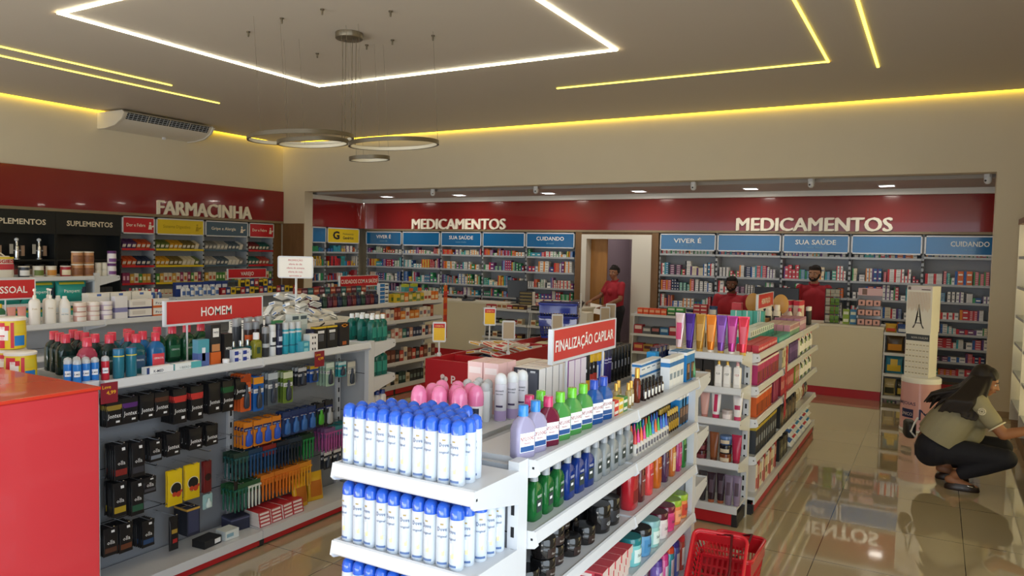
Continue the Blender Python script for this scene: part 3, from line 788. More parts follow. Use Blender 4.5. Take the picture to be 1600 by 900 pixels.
def hand(bm, wrist, elbow, up, curl=.5, s=1.0, side=1):
    """palm with four unequal bent fingers and a thumb on its side"""
    w = Vector(wrist); d = (w - Vector(elbow)).normalized(); u = Vector(up); u = (u - d * u.dot(d)).normalized(); lat = d.cross(u) * side
    palm = w + d * .05 * s
    for k in (-1, 0, 1): limb(bm, w + lat * .012 * k * s, w + d * .085 * s + lat * .026 * k * s, .017 * s, .014 * s)
    for k, ln in enumerate((.060, .072, .078, .068)):
        b = w + d * .085 * s + lat * (.034 - .0225 * (3 - k)) * s * 1.0
        p1 = b + (d * math.cos(curl * .5) - u * math.sin(curl * .5)) * ln * .5 * s
        p2 = p1 + (d * math.cos(curl * 1.3) - u * math.sin(curl * 1.3)) * ln * .5 * s
        chain(bm, [(b, .0095 * s), (p1, .0085 * s), (p2, .0072 * s)])
    b = w + d * .03 * s + lat * .024 * s
    p1 = b + (d * .6 + lat * .7 - u * .25).normalized() * .038 * s; p2 = p1 + (d * .9 + lat * .3 - u * .4 * curl).normalized() * .03 * s
    chain(bm, [(b, .013 * s), (p1, .0105 * s), (p2, .0085 * s)])
def head_shapes(bm, c, f, upv=(0, 0, 1), s=1.0):
    """skull, jaw, nose, ears; f = facing direction"""
    c = Vector(c); f = Vector(f).normalized(); u = Vector(upv); u = (u - f * u.dot(f)).normalized(); l = u.cross(f)
    limb(bm, c + (u * .035 - f * .02) * s, c + (u * .03 + f * .012) * s, .083 * s, .078 * s)
    limb(bm, c + (-u * .03 + f * .03) * s, c + (-u * .075 + f * .052) * s, .060 * s, .034 * s)
    limb(bm, c + (u * .0 + f * .045) * s, c + (-u * .05 + f * .05) * s, .050 * s, .040 * s)
    limb(bm, c + (u * .012 + f * .088) * s, c + (-u * .026 + f * .108) * s, .009 * s, .015 * s)
    for q in (-1, 1):
        ball(bm, c + (l * q * .016 - u * .028 + f * .097) * s, .009 * s, 8)
        limb(bm, c + (l * q * .078 + u * .012 - f * .012) * s, c + (l * q * .074 - u * .028 - f * .006) * s, .013 * s, .009 * s)
        limb(bm, c + (l * q * .045 + u * .026 + f * .074) * s, c + (l * q * .014 + u * .024 + f * .086) * s, .010 * s, .010 * s)
        ball(bm, c + (l * q * .04 - u * .03 + f * .062) * s, .024 * s, 8)
    limb(bm, c + (l * .018 - u * .058 + f * .088) * s, c + (-l * .018 - u * .058 + f * .088) * s, .010 * s, .010 * s)
    return c, f, u, l
def face_parts(parent, c, f, u, l, s=1.0, brow='#2a1c16', lip='#9a5a50'):
    for q in (-1, 1):
        e = c + (l * q * .033 + u * .004 + f * .080) * s
        bm = NB(); ball(bm, e, .0092 * s, 10); o = obj('eye', bm, C('#e6e0d8', .2), parent)
        bm = NB(); ball(bm, e + f * .0068 * s, .0058 * s, 8); obj('iris', bm, C('#1d130e', .2), o)
        bm = NB(); limb(bm, c + (l * q * .018 + u * .027 + f * .094) * s, c + (l * q * .050 + u * .026 + f * .080) * s, .0045 * s, .003 * s, 6); obj('eyebrow', bm, C(brow, .7), parent)
    bm = NB(); limb(bm, c + (l * .020 - u * .0565 + f * .0965) * s, c + (l * .0 - u * .056 + f * .102) * s, .003 * s, .005 * s, 6); limb(bm, c + (-l * .020 - u * .0565 + f * .0965) * s, c + (-u * .056 + f * .102) * s, .003 * s, .005 * s, 6); obj('lips', bm, C(lip, .45), parent)
def skin(h): return mat('skin' + h, hexc(h), .5)

def staff(label, x, y, rz, H, skinc, hairc, shirtc='#a01c2c', pantc='#1b1b20', wide=1.0, armL=None, armR=None, beard=False, hair='short', seat=None, headturn=0, female=False):
    """standing (or seated) shop worker facing -Y before rz; armX = (elbow, wrist) local points"""
    t = thing('person', label, 'person', (x, y, 0), rz)
    S = H / 1.72
    base = 0 if seat is None else seat - .86 * S
    P = lambda a, b, c: Vector((a * S, b * S, c * S + base))
    sw, hw = .185 * wide, .105 * wide
    neck, chest, belly, pel = P(0, .01, 1.47), P(0, .0, 1.27), P(0, -.01, 1.08), P(0, .01, .93)
    hc = P(0, -.02, 1.60); fd = Vector((math.sin(headturn), -math.cos(headturn), -.02))
    sh = {q: P(q * sw, .015, 1.40) for q in (-1, 1)}
    el, wr = {}, {}
    for q, a in ((-1, armR), (1, armL)):
        el[q], wr[q] = (P(*a[0]), P(*a[1])) if a else (P(q * (sw + .05), .03, 1.11), P(q * (sw + .04), -.05, .87))
    if seat is None:
        legs = {q: (P(q * hw, .01, .90), P(q * (hw + .005), -.015, .50), P(q * hw, .02, .09)) for q in (-1, 1)}
    else:
        legs = {q: (P(q * hw, .0, .90), Vector((q * hw * S * 1.3, -.42 * S, seat + .02)), Vector((q * hw * S * 1.2, -.36 * S, max(.32, seat - .42)))) for q in (-1, 1)}
    skm = skin(skinc)
    hold = {}
    def bodyf(bm):
        hold['h'] = head_shapes(bm, hc, fd, (0, 0, 1), S)
        limb(bm, neck, hc - Vector((0, 0, .03)), .055 * S, .05 * S)
        limb(bm, P(-sw * .6, .01, 1.37), P(sw * .6, .01, 1.36), .058 * S, .058 * S)
        limb(bm, chest, belly, .095 * S * wide, .095 * S * wide); limb(bm, belly, pel, .095 * S * wide, .10 * S * wide)
        for q in (-1, 1):
            chain(bm, [(sh[q] - Vector((0, 0, .015 * S)), .046 * S), ((sh[q] * .45 + el[q] * .55), .045 * S), (el[q], .040 * S), ((el[q] * .6 + wr[q] * .4), .039 * S), (wr[q], .026 * S)])
            hand(bm, wr[q], el[q], (-q, 0, .2) if wr[q].z < 1.0 * S + base else (0, 0, 1), .7, S, q)
            a, b, c = legs[q]; chain(bm, [(a, .085 * S), (b, .056 * S), (c, .04 * S)])
            limb(bm, c + Vector((0, .03, -.04 * S)), c + Vector((0, -.13, -.05 * S)), .035 * S, .03 * S)
    body = fuse('body', bodyf, skm, t, .0095, 5)
    c, f, u, l = hold['h']; face_parts(t, c, f, u, l, S)
    def shirtf(bm):
        limb(bm, P(0, -.005, 1.29), P(0, -.01, .88), .128 * S * wide, .128 * S * wide)
        limb(bm, P(-sw * .66, .01, 1.365), P(sw * .66, .01, 1.365), .074 * S, .074 * S); limb(bm, P(0, .01, 1.40), P(-sw * .8, .012, 1.375), .06 * S, .05 * S); limb(bm, P(0, .01, 1.40), P(sw * .8, .012, 1.375), .06 * S, .05 * S)
        limb(bm, P(-.06 * wide, 0, 1.27), P(-.055 * wide, -.01, 1.0), .12 * S * wide, .118 * S * wide); limb(bm, P(.06 * wide, 0, 1.27), P(.055 * wide, -.01, 1.0), .12 * S * wide, .118 * S * wide)
        limb(bm, P(-.05 * wide, 0, 1.0), P(-.06 * wide, .0, .86), .12 * S * wide, .122 * S * wide); limb(bm, P(.05 * wide, 0, 1.0), P(.06 * wide, .0, .86), .12 * S * wide, .122 * S * wide)
        if female:
            for q in (-1, 1): ball(bm, P(q * .08, -.095 * wide, 1.25), .075 * S)
        limb(bm, neck - Vector((0, 0, .07 * S)), neck - Vector((0, 0, .02 * S)), .075 * S, .060 * S)
        for q in (-1, 1):
            m_ = sh[q] * .35 + el[q] * .65; limb(bm, sh[q] - Vector((0, 0, .012 * S)), m_, .064 * S, .060 * S)
    fuse('shirt', shirtf, mat('shirt' + shirtc, hexc(shirtc), .75), t, .010, 5, [(P(0, 0, .80), (0, 0, -1)), (P(0, 0, 1.462), (0, 0, 1))])
    bm = NB()
    pts = [neck + Vector((.068 * S * math.sin(a), -.070 * S * math.cos(a) + .0, -.006 * S - .020 * S * math.cos(a))) for a in [2 * PI * k / 18 for k in range(18)]]
    tube(bm, pts, .010 * S, 6, closed=True); obj('collar', bm, mat('shirt' + shirtc, hexc(shirtc), .75), t)
    def pantsf(bm):
        limb(bm, P(-hw * .6, .01, .92), P(hw * .6, .01, .92), .128 * S * wide, .128 * S * wide)
        for q in (-1, 1):
            a, b, c = legs[q]; chain(bm, [(a, .10 * S * wide), (b, .072 * S), (c, .060 * S)])
    fuse('trousers', pantsf, mat('trousers' + pantc, hexc(pantc), .8), t, .011, 4)
    for q in (-1, 1):
        c_ = legs[q][2]
        bm = NB(); zz = -c_.z + .0 if seat is None else -.085
        loft(bm, [(0, .047, .13, 2.6), (.02, .05, .135, 2.6), (.045, .045, .12, 2.4), (.075, .036, .06, 2)], 18)
        obj('shoe', bm, C('#1a1718', .4), t, (c_.x, c_.y - .05, 0 if seat is None else c_.z - .10))
    hm = mat('hair' + hairc, hexc(hairc), .85)
    def hairf(bm):
        k = S
        limb(bm, c + (u * .052 - f * .028) * k, c + (u * .056 + f * .010) * k, .084 * k, .074 * k)
        limb(bm, c + (u * .01 - f * .045) * k, c + (u * .05 - f * .03) * k, .072 * k, .082 * k)
        if hair == 'curly':
            rr = random.Random(5)
            for i in range(46):
                a = rr.uniform(0, 2 * PI); e = rr.uniform(-.25, 1.4)
                d_ = l * math.cos(a) * math.cos(e) + (-f) * (abs(math.sin(a)) * math.cos(e) - .12) + u * math.sin(e)
                ball(bm, c + (u * .04 - f * .018) * k + d_ * .092 * k, rr.uniform(.018, .028) * k, 7)
        else:
            limb(bm, c + (l * .05 + u * .085 + f * .035) * k, c + (-l * .05 + u * .088 + f * .035) * k, .026 * k, .026 * k)
            for q in (-1, 1): limb(bm, c + (l * q * .072 + u * .05 - f * .01) * k, c + (l * q * .074 + u * .0 - f * .014) * k, .02 * k, .013 * k)
    fuse('hair', hairf, hm, t, .006, 3, [(c + (u * -.02 + f * .0) * S, tuple(-u * .9 + f * .45))] if hair != 'curly' else [(c - u * .05 * S, tuple(-u))])
    if beard:
        def bf(bm):
            pts_ = [c + (l * q * w_ + u * z_ + f * y_) * S for (q, w_, z_, y_) in ((-1, .068, -.01, .012), (-1, .058, -.05, .035), (-1, .035, -.078, .065), (0, 0, -.092, .085), (1, .035, -.078, .065), (1, .058, -.05, .035), (1, .068, -.01, .012))]
            chain(bm, [(p, .017 * S) for p in pts_])
            chain(bm, [(c + (l * q * .034 - u * (.062 if q else .044) + f * (.082 if q else .098)) * S, .008 * S) for q in (-1, 0, 1)])
        fuse('beard', bf, hm, t, .006, 3)
    return t, {q: wr[q] for q in wr}
staff('bearded man in a red polo shirt seated behind the right counter', -2.76, 11.78, .0, 1.72, '#6b4230', '#120d0b', beard=True, seat=.70, wide=1.18, armR=((-.27, -.02, 1.12), (-.20, -.24, 1.02)), armL=((.27, -.02, 1.12), (.20, -.24, 1.02)))
t = thing('bar_stool', 'round stool under the seated man behind the right counter', 'stool', (-2.76, 11.80, 0))
bm = NB(); loft(bm, [(.52, .17), (.53, .18), (.565, .18), (.575, .16)], 24); obj('seat', bm, M_dark, t)
bm = NB(); loft(bm, [(.03, .025), (.52, .025)], 12); obj('column', bm, M_chrome, t)
bm = NB(); loft(bm, [(0, .20), (.012, .20), (.03, .05)], 24); obj('foot_plate', bm, M_chrome, t)
staff('bearded man in a red polo shirt standing behind the counter, looking aside', -1.575, 11.85, .25, 1.765, '#a87a60', '#19120f', beard=True, headturn=-.45, wide=1.0)
w, wr = staff('woman in a red shirt and black trousers in the doorway holding papers', -4.98, 12.45, -.62, 1.65, '#8f6248', '#17100d', wide=1.25, hair='curly', female=True, headturn=.45,
      armR=((-.27, -.10, 1.17), (-.25, -.33, 1.08)), armL=((.30, -.06, 1.13), (.07, -.30, .97)))
# papers held by the woman
t = thing('paper_sheets', 'white sheets of paper held by the woman in the doorway', 'paper', (-5.18, 12.12, .90), 0, None, (.55, .18, .5))
for i in range(3): boxobj('sheet', -.105 + .006 * i, .105 + .006 * i, -.148, .148, .001 * i, .001 * i + .0007, C('#e9e6df'), t)

# ---- the customer crouching at the lit shelves
wm = thing('person', 'long-haired woman in khaki blouse and dark jeans crouching at the lit shelves', 'person', (.25, 7.30, 0))
V = lambda a, b, c: Vector((a - .25, b - 7.30, c))
HIP = {-1: V(.06, 7.20, .30), 1: V(.06, 7.42, .30)}
KNEE = {-1: V(.545, 7.10, .315), 1: V(.54, 7.46, .33)}
ANK = {-1: V(.205, 7.14, .115), 1: V(.14, 7.42, .13)}
SHO = {-1: V(.335, 7.12, .735), 1: V(.34, 7.49, .73)}
ELB = {-1: V(.515, 7.06, .515), 1: V(.47, 7.50, .49)}
WRI = {-1: V(.735, 7.10, .585), 1: V(.52, 7.31, .50)}
HC, FD, UP = V(.385, 7.30, .895), Vector((.93, -.12, -.30)), Vector((.25, 0, 1))
hold = {}
def wbody(bm):
    hold['h'] = head_shapes(bm, HC, FD, UP, .98)
    limb(bm, V(.31, 7.305, .76), HC + Vector((-.02, 0, -.03)), .058, .05)
    limb(bm, V(.30, 7.17, .72), V(.30, 7.44, .72), .075, .075)
    chain(bm, [(V(.25, 7.305, .66), .14), (V(.15, 7.305, .50), .145), (V(.06, 7.31, .33), .15)])
    for q in (-1, 1):
        chain(bm, [(SHO[q], .056), (SHO[q] * .45 + ELB[q] * .55, .054), (ELB[q], .043), (ELB[q] * .6 + WRI[q] * .4, .041), (WRI[q], .026)])
        hand(bm, WRI[q], ELB[q], (0, 0, 1), .6, .95, q)
        chain(bm, [(HIP[q], .10), (KNEE[q], .062), (KNEE[q] * .55 + ANK[q] * .45, .062), (ANK[q], .038)])
        a = ANK[q]; limb(bm, a + Vector((-.045, 0, -.04)), a + Vector((.09, -.005, -.075)), .034, .034); limb(bm, a + Vector((.09, -.005, -.078)), a + Vector((.145, -.008, -.085)), .034, .024)
fuse('body', wbody, skin('#9c6a4c'), wm, .008, 5)
c, f, u, l = hold['h']; face_parts(wm, c, f, u, l, .98)
M_blouse = noisy(mat('blouse_khaki', hexc('#948e74'), .8), 40, .06)
def wshirt(bm):
    limb(bm, V(.305, 7.15, .71), V(.305, 7.46, .71), .088, .088)
    limb(bm, V(.24, 7.24, .65), V(.13, 7.22, .49), .155, .165); limb(bm, V(.24, 7.37, .65), V(.13, 7.39, .49), .155, .165)
    limb(bm, V(.13, 7.22, .49), V(.07, 7.21, .385), .165, .165); limb(bm, V(.13, 7.39, .49), V(.07, 7.40, .385), .165, .165)
    for q in (-1, 1): ball(bm, V(.375, 7.305 + .09 * q, .60), .085)
    ball(bm, V(.27, 7.31, .47), .14)
    for q in (-1, 1): limb(bm, SHO[q], SHO[q] * .42 + ELB[q] * .58, .080, .070)
fuse('blouse', wshirt, M_blouse, wm, .009, 6, [(V(.06, 7.3, .385), (-.45, 0, -.89))])
# lace trim on the near sleeve
sl = SHO[-1] * .42 + ELB[-1] * .58; dv = (ELB[-1] - SHO[-1]).normalized(); uu = dv.orthogonal().normalized(); ww = dv.cross(uu)
bm = NB()
tube(bm, [sl + dv * .05 + .069 * (math.cos(a) * uu + math.sin(a) * ww) for a in [2 * PI * k / 24 for k in range(24)]], .006, 6, closed=True)
cen = SHO[-1] * .75 + ELB[-1] * .25
nrm = Vector((-.25, -1, .1)).normalized(); tx = Vector((1, -.25, 0)).normalized(); tz = nrm.cross(tx)
for (r_, k_) in ((.026, 16), (.012, 10)):
    tube(bm, [cen + nrm * .0785 + r_ * (math.cos(2 * PI * k / k_) * tx + math.sin(2 * PI * k / k_) * tz) for k in range(k_)], .004, 5, closed=True)
for k in range(12):
    a = 2 * PI * k / 12; p = cen + nrm * .0785; tube(bm, [p + .014 * (math.cos(a) * tx + math.sin(a) * tz), p + .025 * (math.cos(a) * tx + math.sin(a) * tz)], .0025, 4)
obj('lace_trim', bm, C('#d9d2bc', .7), wm)
def wjeans(bm):
    limb(bm, V(.055, 7.21, .31), V(.055, 7.41, .31), .148, .148)
    limb(bm, V(.02, 7.22, .27), V(.02, 7.40, .27), .125, .125)
    for q in (-1, 1): chain(bm, [(HIP[q], .118), (HIP[q] * .5 + KNEE[q] * .5, .102), (KNEE[q], .080), (KNEE[q] * .55 + ANK[q] * .45, .072), (KNEE[q] * .15 + ANK[q] * .85, .055)])
fuse('jeans', wjeans, noisy(mat('dark_denim', hexc('#1b1c26'), .8), 60, .25), wm, .009, 5, [(V(.02, 7.3, .475), (-.3, 0, 1))])
bm = NB(); tube(bm, [V(-.105, 7.27, .30), V(-.108, 7.34, .30), V(-.10, 7.345, .21), V(-.098, 7.265, .21)], .003, 5, closed=True); obj('back_pocket', bm, C('#3a3c4a', .8), wm)
for q in (-1, 1):
    a = ANK[q]
    bm = NB(); loft(bm, [(0, .125, .040, 2.6), (.012, .13, .043, 2.6), (.04, .122, .040, 2.4), (.058, .085, .034, 2.2)], 22)
    o = obj('shoe', bm, C('#2a1d18', .35), wm, (a.x + .048, a.y - .004, .0), (0, -.0, 0))
    bm = NB(); tube(bm, [(.035, -.03, .052), (.05, -.034, .046), (.075, -.03, .044), (.08, .0, .055), (.055, .02, .058), (.035, .0, .06)], .004, 5, closed=True); obj('buckle', bm, M_chrome, o)
HM = noisy(mat('hair_dark_brown', hexc('#1d1310'), .6), 30, .4)
def whair(bm):
    limb(bm, c + u * .05 - f * .032, c + u * .055 + f * .008, .088, .076)
    limb(bm, c - u * .01 - f * .05, c + u * .045 - f * .035, .075, .086)
    rr = random.Random(3)
    for i in range(34):     # long locks falling over the back and the near shoulder
        k = i / 33; yy = -.085 + .17 * k
        a = c + Vector((-.075 - .02 * math.sin(PI * k), yy, .02)); b = V(.245 - .02 * rr.random(), 7.305 + yy * 1.35, .80); e = V(.135 + .07 * rr.uniform(-1, 1), 7.305 + yy * 1.6, .655 + .05 * rr.uniform(-1, 1))
        b.z += .03; e += Vector((-.06, 0, .075)); tip = e + Vector((-.045 + .02 * rr.uniform(-1, 1), .0, -.055 + .03 * rr.uniform(-1, 1)))
        chain(bm, [(a, .026), (b, .024), (e, .017), (tip, .006)])
    for i in range(16):     # curtain of locks over the near side of the back
        k = i / 15
        a = c + Vector((-.085 + .09 * k, -.078, .02)); b = V(.20 + .13 * k, 7.105, .80); e = V(.06 + .20 * k, 7.05, .665 - .02 * rr.random()); m_ = (b + e) / 2 + Vector((0, -.03, .02))
        chain(bm, [(a, .026), (b, .026), (m_, .022), (e, .007)])
    for i in range(12):     # near side, in front of the ear to the collar and down over the shoulder
        k = i / 11
        a = c + Vector((.03 - .09 * k, -.078, .03)); b = V(.375 - .11 * k, 7.13, .78); e = V(.325 - .10 * k, 7.035, .64 - .03 * rr.random())
        chain(bm, [(a, .020), (b, .020), (e, .008)])
    for i in range(6): limb(bm, c + u * .085 + f * .02 + l * (-.05 + .02 * i), c + u * .05 + f * .062 + l * (-.066 + .026 * i), .02, .012)
fuse('hair', whair, HM, wm, .006, 2)
# phone in her left hand, white strap of a bag behind her
pd = WRI[1] + Vector((.25, 7.30, 0))
t = thing('phone', 'dark phone held low by the crouching woman', 'phone', (pd.x + .0, pd.y - .09, pd.z - .005), 0, None, (.5, .35, .5))
boxobj('body', -.075, .075, -.037, .037, -.004, .004, C('#17171a', .25), t, bevel=.003); boxobj('screen', -.068, .068, -.032, .032, .004, .0047, C('#8d949c', .1), t)
t = thing('waist_bag', 'small black bag with a white strap at the back of the crouching woman', 'bag', (-.15, 7.34, .42), .2)
bm = NB(); loft(bm, [(-.07, .035, .08, 3), (-.05, .045, .10, 3), (.05, .045, .10, 3), (.07, .03, .08, 3)], 16); obj('pouch', bm, C('#1c1b1e', .5), t)
bm = NB(); tube(bm, [(.03, -.09, -.05), (-.01, -.115, .0), (.02, -.10, .07), (.05, -.06, .11)], .009, 6); obj('strap', bm, C('#e6e2da', .5), t)
# ------------------------------------------------------------------ product kinds (front faces -Y, base at z = 0)
def part(name, fn, mats, par=None, lab=None):
    bm = NB(); fn(bm)
    return (name, mesh_from(name, bm, mats), par, lab)
def stk(*secs): return lambda bm: [loft(bm, s) for s in secs]
WHT, INK, GOLD = C('#f2f3f5', .35), C('#222a44', .4), mat('gold_foil', hexc('#d6a94f'), .3, metal=.6)
def glossy(h): return C(h, .18, coat=.4)
def gel(h): return C(h, .1, trans=.45)
def words_on(secs, items):
    """items: (text, u, z, size, width)"""
    def fn(bm):
        for (s, u, z, size, width) in items:
            put_text(bm, s, lambda a, b: surf(secs, u + a, z + b, .0014), size, width, .01, 0, 1)
    return fn
def spray(body, cap, h=.205, r=.0235, words=(), bands=(), dome=True, wcol=None):
    hb = h * .78
    bs = [(0, r * .9), (.003, r), (hb * .9, r), (hb, r * .96)]
    cs = [(hb + .0005, r * .97), (hb + (h - hb) * .45, r * .97), (hb + (h - hb) * .78, r * .80), (h - .003, r * .45), (h, r * .14)] if dome else \
         [(hb + .0005, r * .95), (h - .004, r * .95), (h, r * .88)]
    P = [part('can', lambda bm: loft(bm, bs, 18), body), part('cap', lambda bm: loft(bm, cs, 18), cap)]
    for (nm, u0, u1, z0, z1, m) in bands:
        P.append(part(nm, lambda bm: patch(bm, bs, u0, u1, z0, z1), m, 0))
    if words: P.append(part('lettering', words_on(bs, words), wcol or INK, 0))
    return P
def bottle(bh, hx, hy, p, sh, nr, ch, cr, body, cap, lab=None, words=(), wcol=None, extra=(), capp=2):
    bs = [(0, hx * .93, hy * .93, p), (.004, hx, hy, p), (bh - sh, hx, hy, p), (bh - sh * .45, hx * .72 + nr * .25, hy * .72 + nr * .25, max(2, p * .7)), (bh - .004, nr * 1.05, nr * 1.05, 2), (bh + .004, nr, nr, 2)]
    cs = [(bh - .002, cr, cr, capp), (bh + ch - .002, cr * .95, cr * .95, capp), (bh + ch, cr * .86, cr * .86, capp)]
    P = [part('bottle', lambda bm: loft(bm, bs, 24), body), part('cap', lambda bm: loft(bm, cs, 18), cap)]
    if lab:
        u, z0, z1, m = lab
        P.append(part('label_sticker', lambda bm: patch(bm, bs, -u, u, z0, z1), m, 0))
    for (nm, u0, u1, z0, z1, m) in extra:
        P.append(part(nm, lambda bm: patch(bm, bs, u0, u1, z0, z1, .0012), m, 0))
    if words: P.append(part('lettering', words_on(bs, words), wcol or INK, 0))
    return P
def jar(h, r, lh, body, lid, lab=None, words=(), wcol=None):
    bs = [(0, r * .86), (.006, r * .97), (h * .5, r), (h - lh, r * .95)]
    cs = [(h - lh, r * 1.01), (h - .005, r * 1.02), (h, r * .95)]
    P = [part('jar', lambda bm: loft(bm, bs, 24), body), part('lid', lambda bm: loft(bm, cs, 24), lid)]
    if lab: P.append(part('label_sticker', lambda bm: patch(bm, bs, -r * lab[0], r * lab[0], lab[1], lab[2]), lab[3], 0))
    if words: P.append(part('lettering', words_on(bs, words), wcol or WHT, 0))
    return P
def tubek(h, w, r, body, cap, ch=.022, lab=None, words=(), wcol=None):
    bs = [(ch, r, r * .95, 2), (ch + .01, r * 1.05, r, 2), (h * .55, (r + w / 2) * .52, r * .62, 2), (h - .014, w / 2 * .99, .004, 2), (h - .012, w / 2, .0022, 6), (h, w / 2, .002, 6)]
    cs = [(0, r * .96), (ch - .001, r * .98), (ch, r * .9)]
    P = [part('tube', lambda bm: loft(bm, bs, 24), body), part('cap', lambda bm: loft(bm, cs, 18), cap)]
    if lab: P.append(part('label_print', lambda bm: patch(bm, [(b[0], b[1], b[2], 2.0) for b in bs], -lab[0], lab[0], lab[1], lab[2], .0012), lab[3], 0))
    if words: P.append(part('lettering', words_on(bs, words), wcol or WHT, 0))
    return P
def carton(w, d, h, main, side=None, bands=(), words=(), wcol=None, top=None):
    """bands: (x0, x1, z0, z1, mat) fractions on the front; printed on the front and mirrored on the sides"""
    mats = [main, side or main, top or main] + [b[4] for b in bands]
    def fn(bm):
        x = w / 2
        v = [bm.verts.new(q) for q in ((-x, -d / 2, 0), (x, -d / 2, 0), (x, d / 2, 0), (-x, d / 2, 0), (-x, -d / 2, h), (x, -d / 2, h), (x, d / 2, h), (-x, d / 2, h))]
        for q, mi in (((0, 1, 5, 4), 0), ((1, 2, 6, 5), 1), ((2, 3, 7, 6), 0), ((3, 0, 4, 7), 1), ((4, 5, 6, 7), 2), ((3, 2, 1, 0), 2)):
            bm.faces.new([v[k] for k in q]).material_index = mi
        B(bm, -x * .9, x * .9, -d / 2 + .001, -d / 2 + .0016, h - .0002, h + .0004, 1)       # tuck-flap seam
        for k, (a, b, c, e, m) in enumerate(bands):
            B(bm, -x + w * a, -x + w * b, -d / 2 - .0006, -d / 2 + .0002, h * c, h * e, 3 + k)
            if a <= .01 and b >= .99:
                B(bm, x - .0002, x + .0006, -d / 2, d / 2, h * c, h * e, 3 + k); B(bm, -x - .0006, -x + .0002, -d / 2, d / 2, h * c, h * e, 3 + k)
    P = [part('carton', fn, mats)]
    if words:
        def tx(bm):
            for (s, u, z, size, width) in words: put_text(bm, s, flat(-d / 2 - .0012, u, z), size, width, .012, 0, 1)
        P.append(part('lettering', tx, wcol or INK, 0))
    return P
def pouch(w, h, d, body, bands=(), words=(), wcol=None, wavy=.0):
    """flat sealed packet hanging from its header; origin at the bottom"""
    bs = [(0, w / 2, .0012, 5), (.008, w / 2, .0014, 5), (.02, w / 2 * .97, d * .4, 3), (h * .35, w / 2 * (.96 - wavy), d / 2, 3), (h * .65, w / 2 * .96, d / 2, 3), (h - .03, w / 2 * (.97 - wavy), d * .35, 3), (h - .02, w / 2, .0014, 5), (h, w / 2, .0012, 5)]
    P = [part('packet', lambda bm: loft(bm, bs, 16), body)]
    for (nm, a, b, c, e, m) in bands:
        P.append(part(nm, lambda bm: patch(bm, [(s[0], s[1], s[2], 3) for s in bs], w * (a - .5), w * (b - .5), h * c, h * e, .0012, 6, 6), m, 0))
    if words: P.append(part('lettering', words_on([(s[0], s[1], max(s[2], .002), 3) for s in bs], words), wcol or WHT, 0))
    return P
def blister(w, h, card, prod, bands=(), words=(), wcol=None, pz=.42, pw=.6):
    """hanging card with a clear-formed product bulge"""
    def cardf(bm): prism(bm, [(p[0], p[1] + h / 2) for p in rrect(w / 2, h / 2, .006, 2)], 1, -.0006, .0006)
    def prodf(bm):
        loft(bm, [(h * .08, w * pw * .3, .004, 3), (h * .14, w * pw * .5, .011, 3), (h * pz, w * pw * .42, .012, 3), (h * pz + .01, w * pw * .2, .008, 3), (h * .72, w * pw * .16, .006, 3)], 12, 0, 0, -.0105)
    P = [part('card', cardf, card), part('product', prodf, prod)]
    for (nm, a, b, c, e, m) in bands:
        P.append(part(nm, lambda bm: B(bm, w * (a - .5), w * (b - .5), -.0016, -.0007, h * c, h * e), m, 0))
    if words:
        def tx(bm):
            for (s, u, z, size, width) in words: put_text(bm, s, flat(-.0022, u, z), size, width, .012, 0, 1)
        P.append(part('lettering', tx, wcol or WHT, 0))
    return P
def bagk(w, h, d, body, bands=(), words=(), wcol=None):
    """puffed pillow bag with crimped ends, standing"""
    def fn(bm):
        n, rows = 20, 14
        rings = []
        for j in range(rows + 1):
            t = j / rows; z = h * t
            f = max(.03, math.sin(PI * min(1, max(0, (t - .06) / .88))) ** .5 if .06 < t < .94 else .03)
            ring = []
            for k in range(n):
                x, y = sup(2 * PI * (k + .5) / n, w / 2 * (1 - .06 * f), d / 2 * f, 2.6)
                ring.append(bm.verts.new((x * (1 + .02 * math.sin(9 * t + k)), y, z)))
            rings.append(ring)
        for A, Q in zip(rings, rings[1:]):
            for k in range(n): bm.faces.new([A[k], A[(k + 1) % n], Q[(k + 1) % n], Q[k]]).smooth = True
        bm.faces.new(rings[0][::-1]); bm.faces.new(rings[-1])
    bs = [(0, w / 2, .004, 2.6), (h * .1, w / 2, d * .28, 2.6), (h * .5, w / 2 * .94, d / 2, 2.6), (h * .9, w / 2, d * .28, 2.6), (h, w / 2, .004, 2.6)]
    P = [part('bag', fn, body)]
    for (nm, a, b, c, e, m) in bands: P.append(part(nm, lambda bm: patch(bm, bs, w * (a - .5), w * (b - .5), h * c, h * e, .004, 8, 8), m, 0))
    if words: P.append(part('lettering', lambda bm: [put_text(bm, s, lambda a, b: surf(bs, u + a, z + b, .0055), size, width, .012, 0, 1) for (s, u, z, size, width) in words], wcol or WHT, 0))
    return P
def pump(h, hx, hy, body, cap, lab=None, words=(), wcol=None):
    bh = h * .74
    P = bottle(bh, hx, hy, 2.4, bh * .14, .010, .022, .013, body, cap, lab, words, wcol)
    def fn(bm):
        loft(bm, [(bh + .02, .004), (h - .014, .004)], 8)
        loft(bm, [(h - .016, .011), (h - .004, .012), (h, .009)], 12)
        B(bm, -.004, .004, -.034, .0, h - .013, h - .005)
    P.append(part('pump_head', fn, cap))
    return P
def disc(bm, secs, u, z, r, n=20, off=.0016):
    c = bm.verts.new(surf(secs, u, z, off)); ring = [bm.verts.new(surf(secs, u + r * math.cos(2 * PI * k / n), z + r * math.sin(2 * PI * k / n), off)) for k in range(n)]
    for k in range(n): bm.faces.new([c, ring[k], ring[(k + 1) % n]])
CACHE = {}
def kind(key, fn):
    if key not in CACHE: CACHE[key] = fn()
    return CACHE[key]
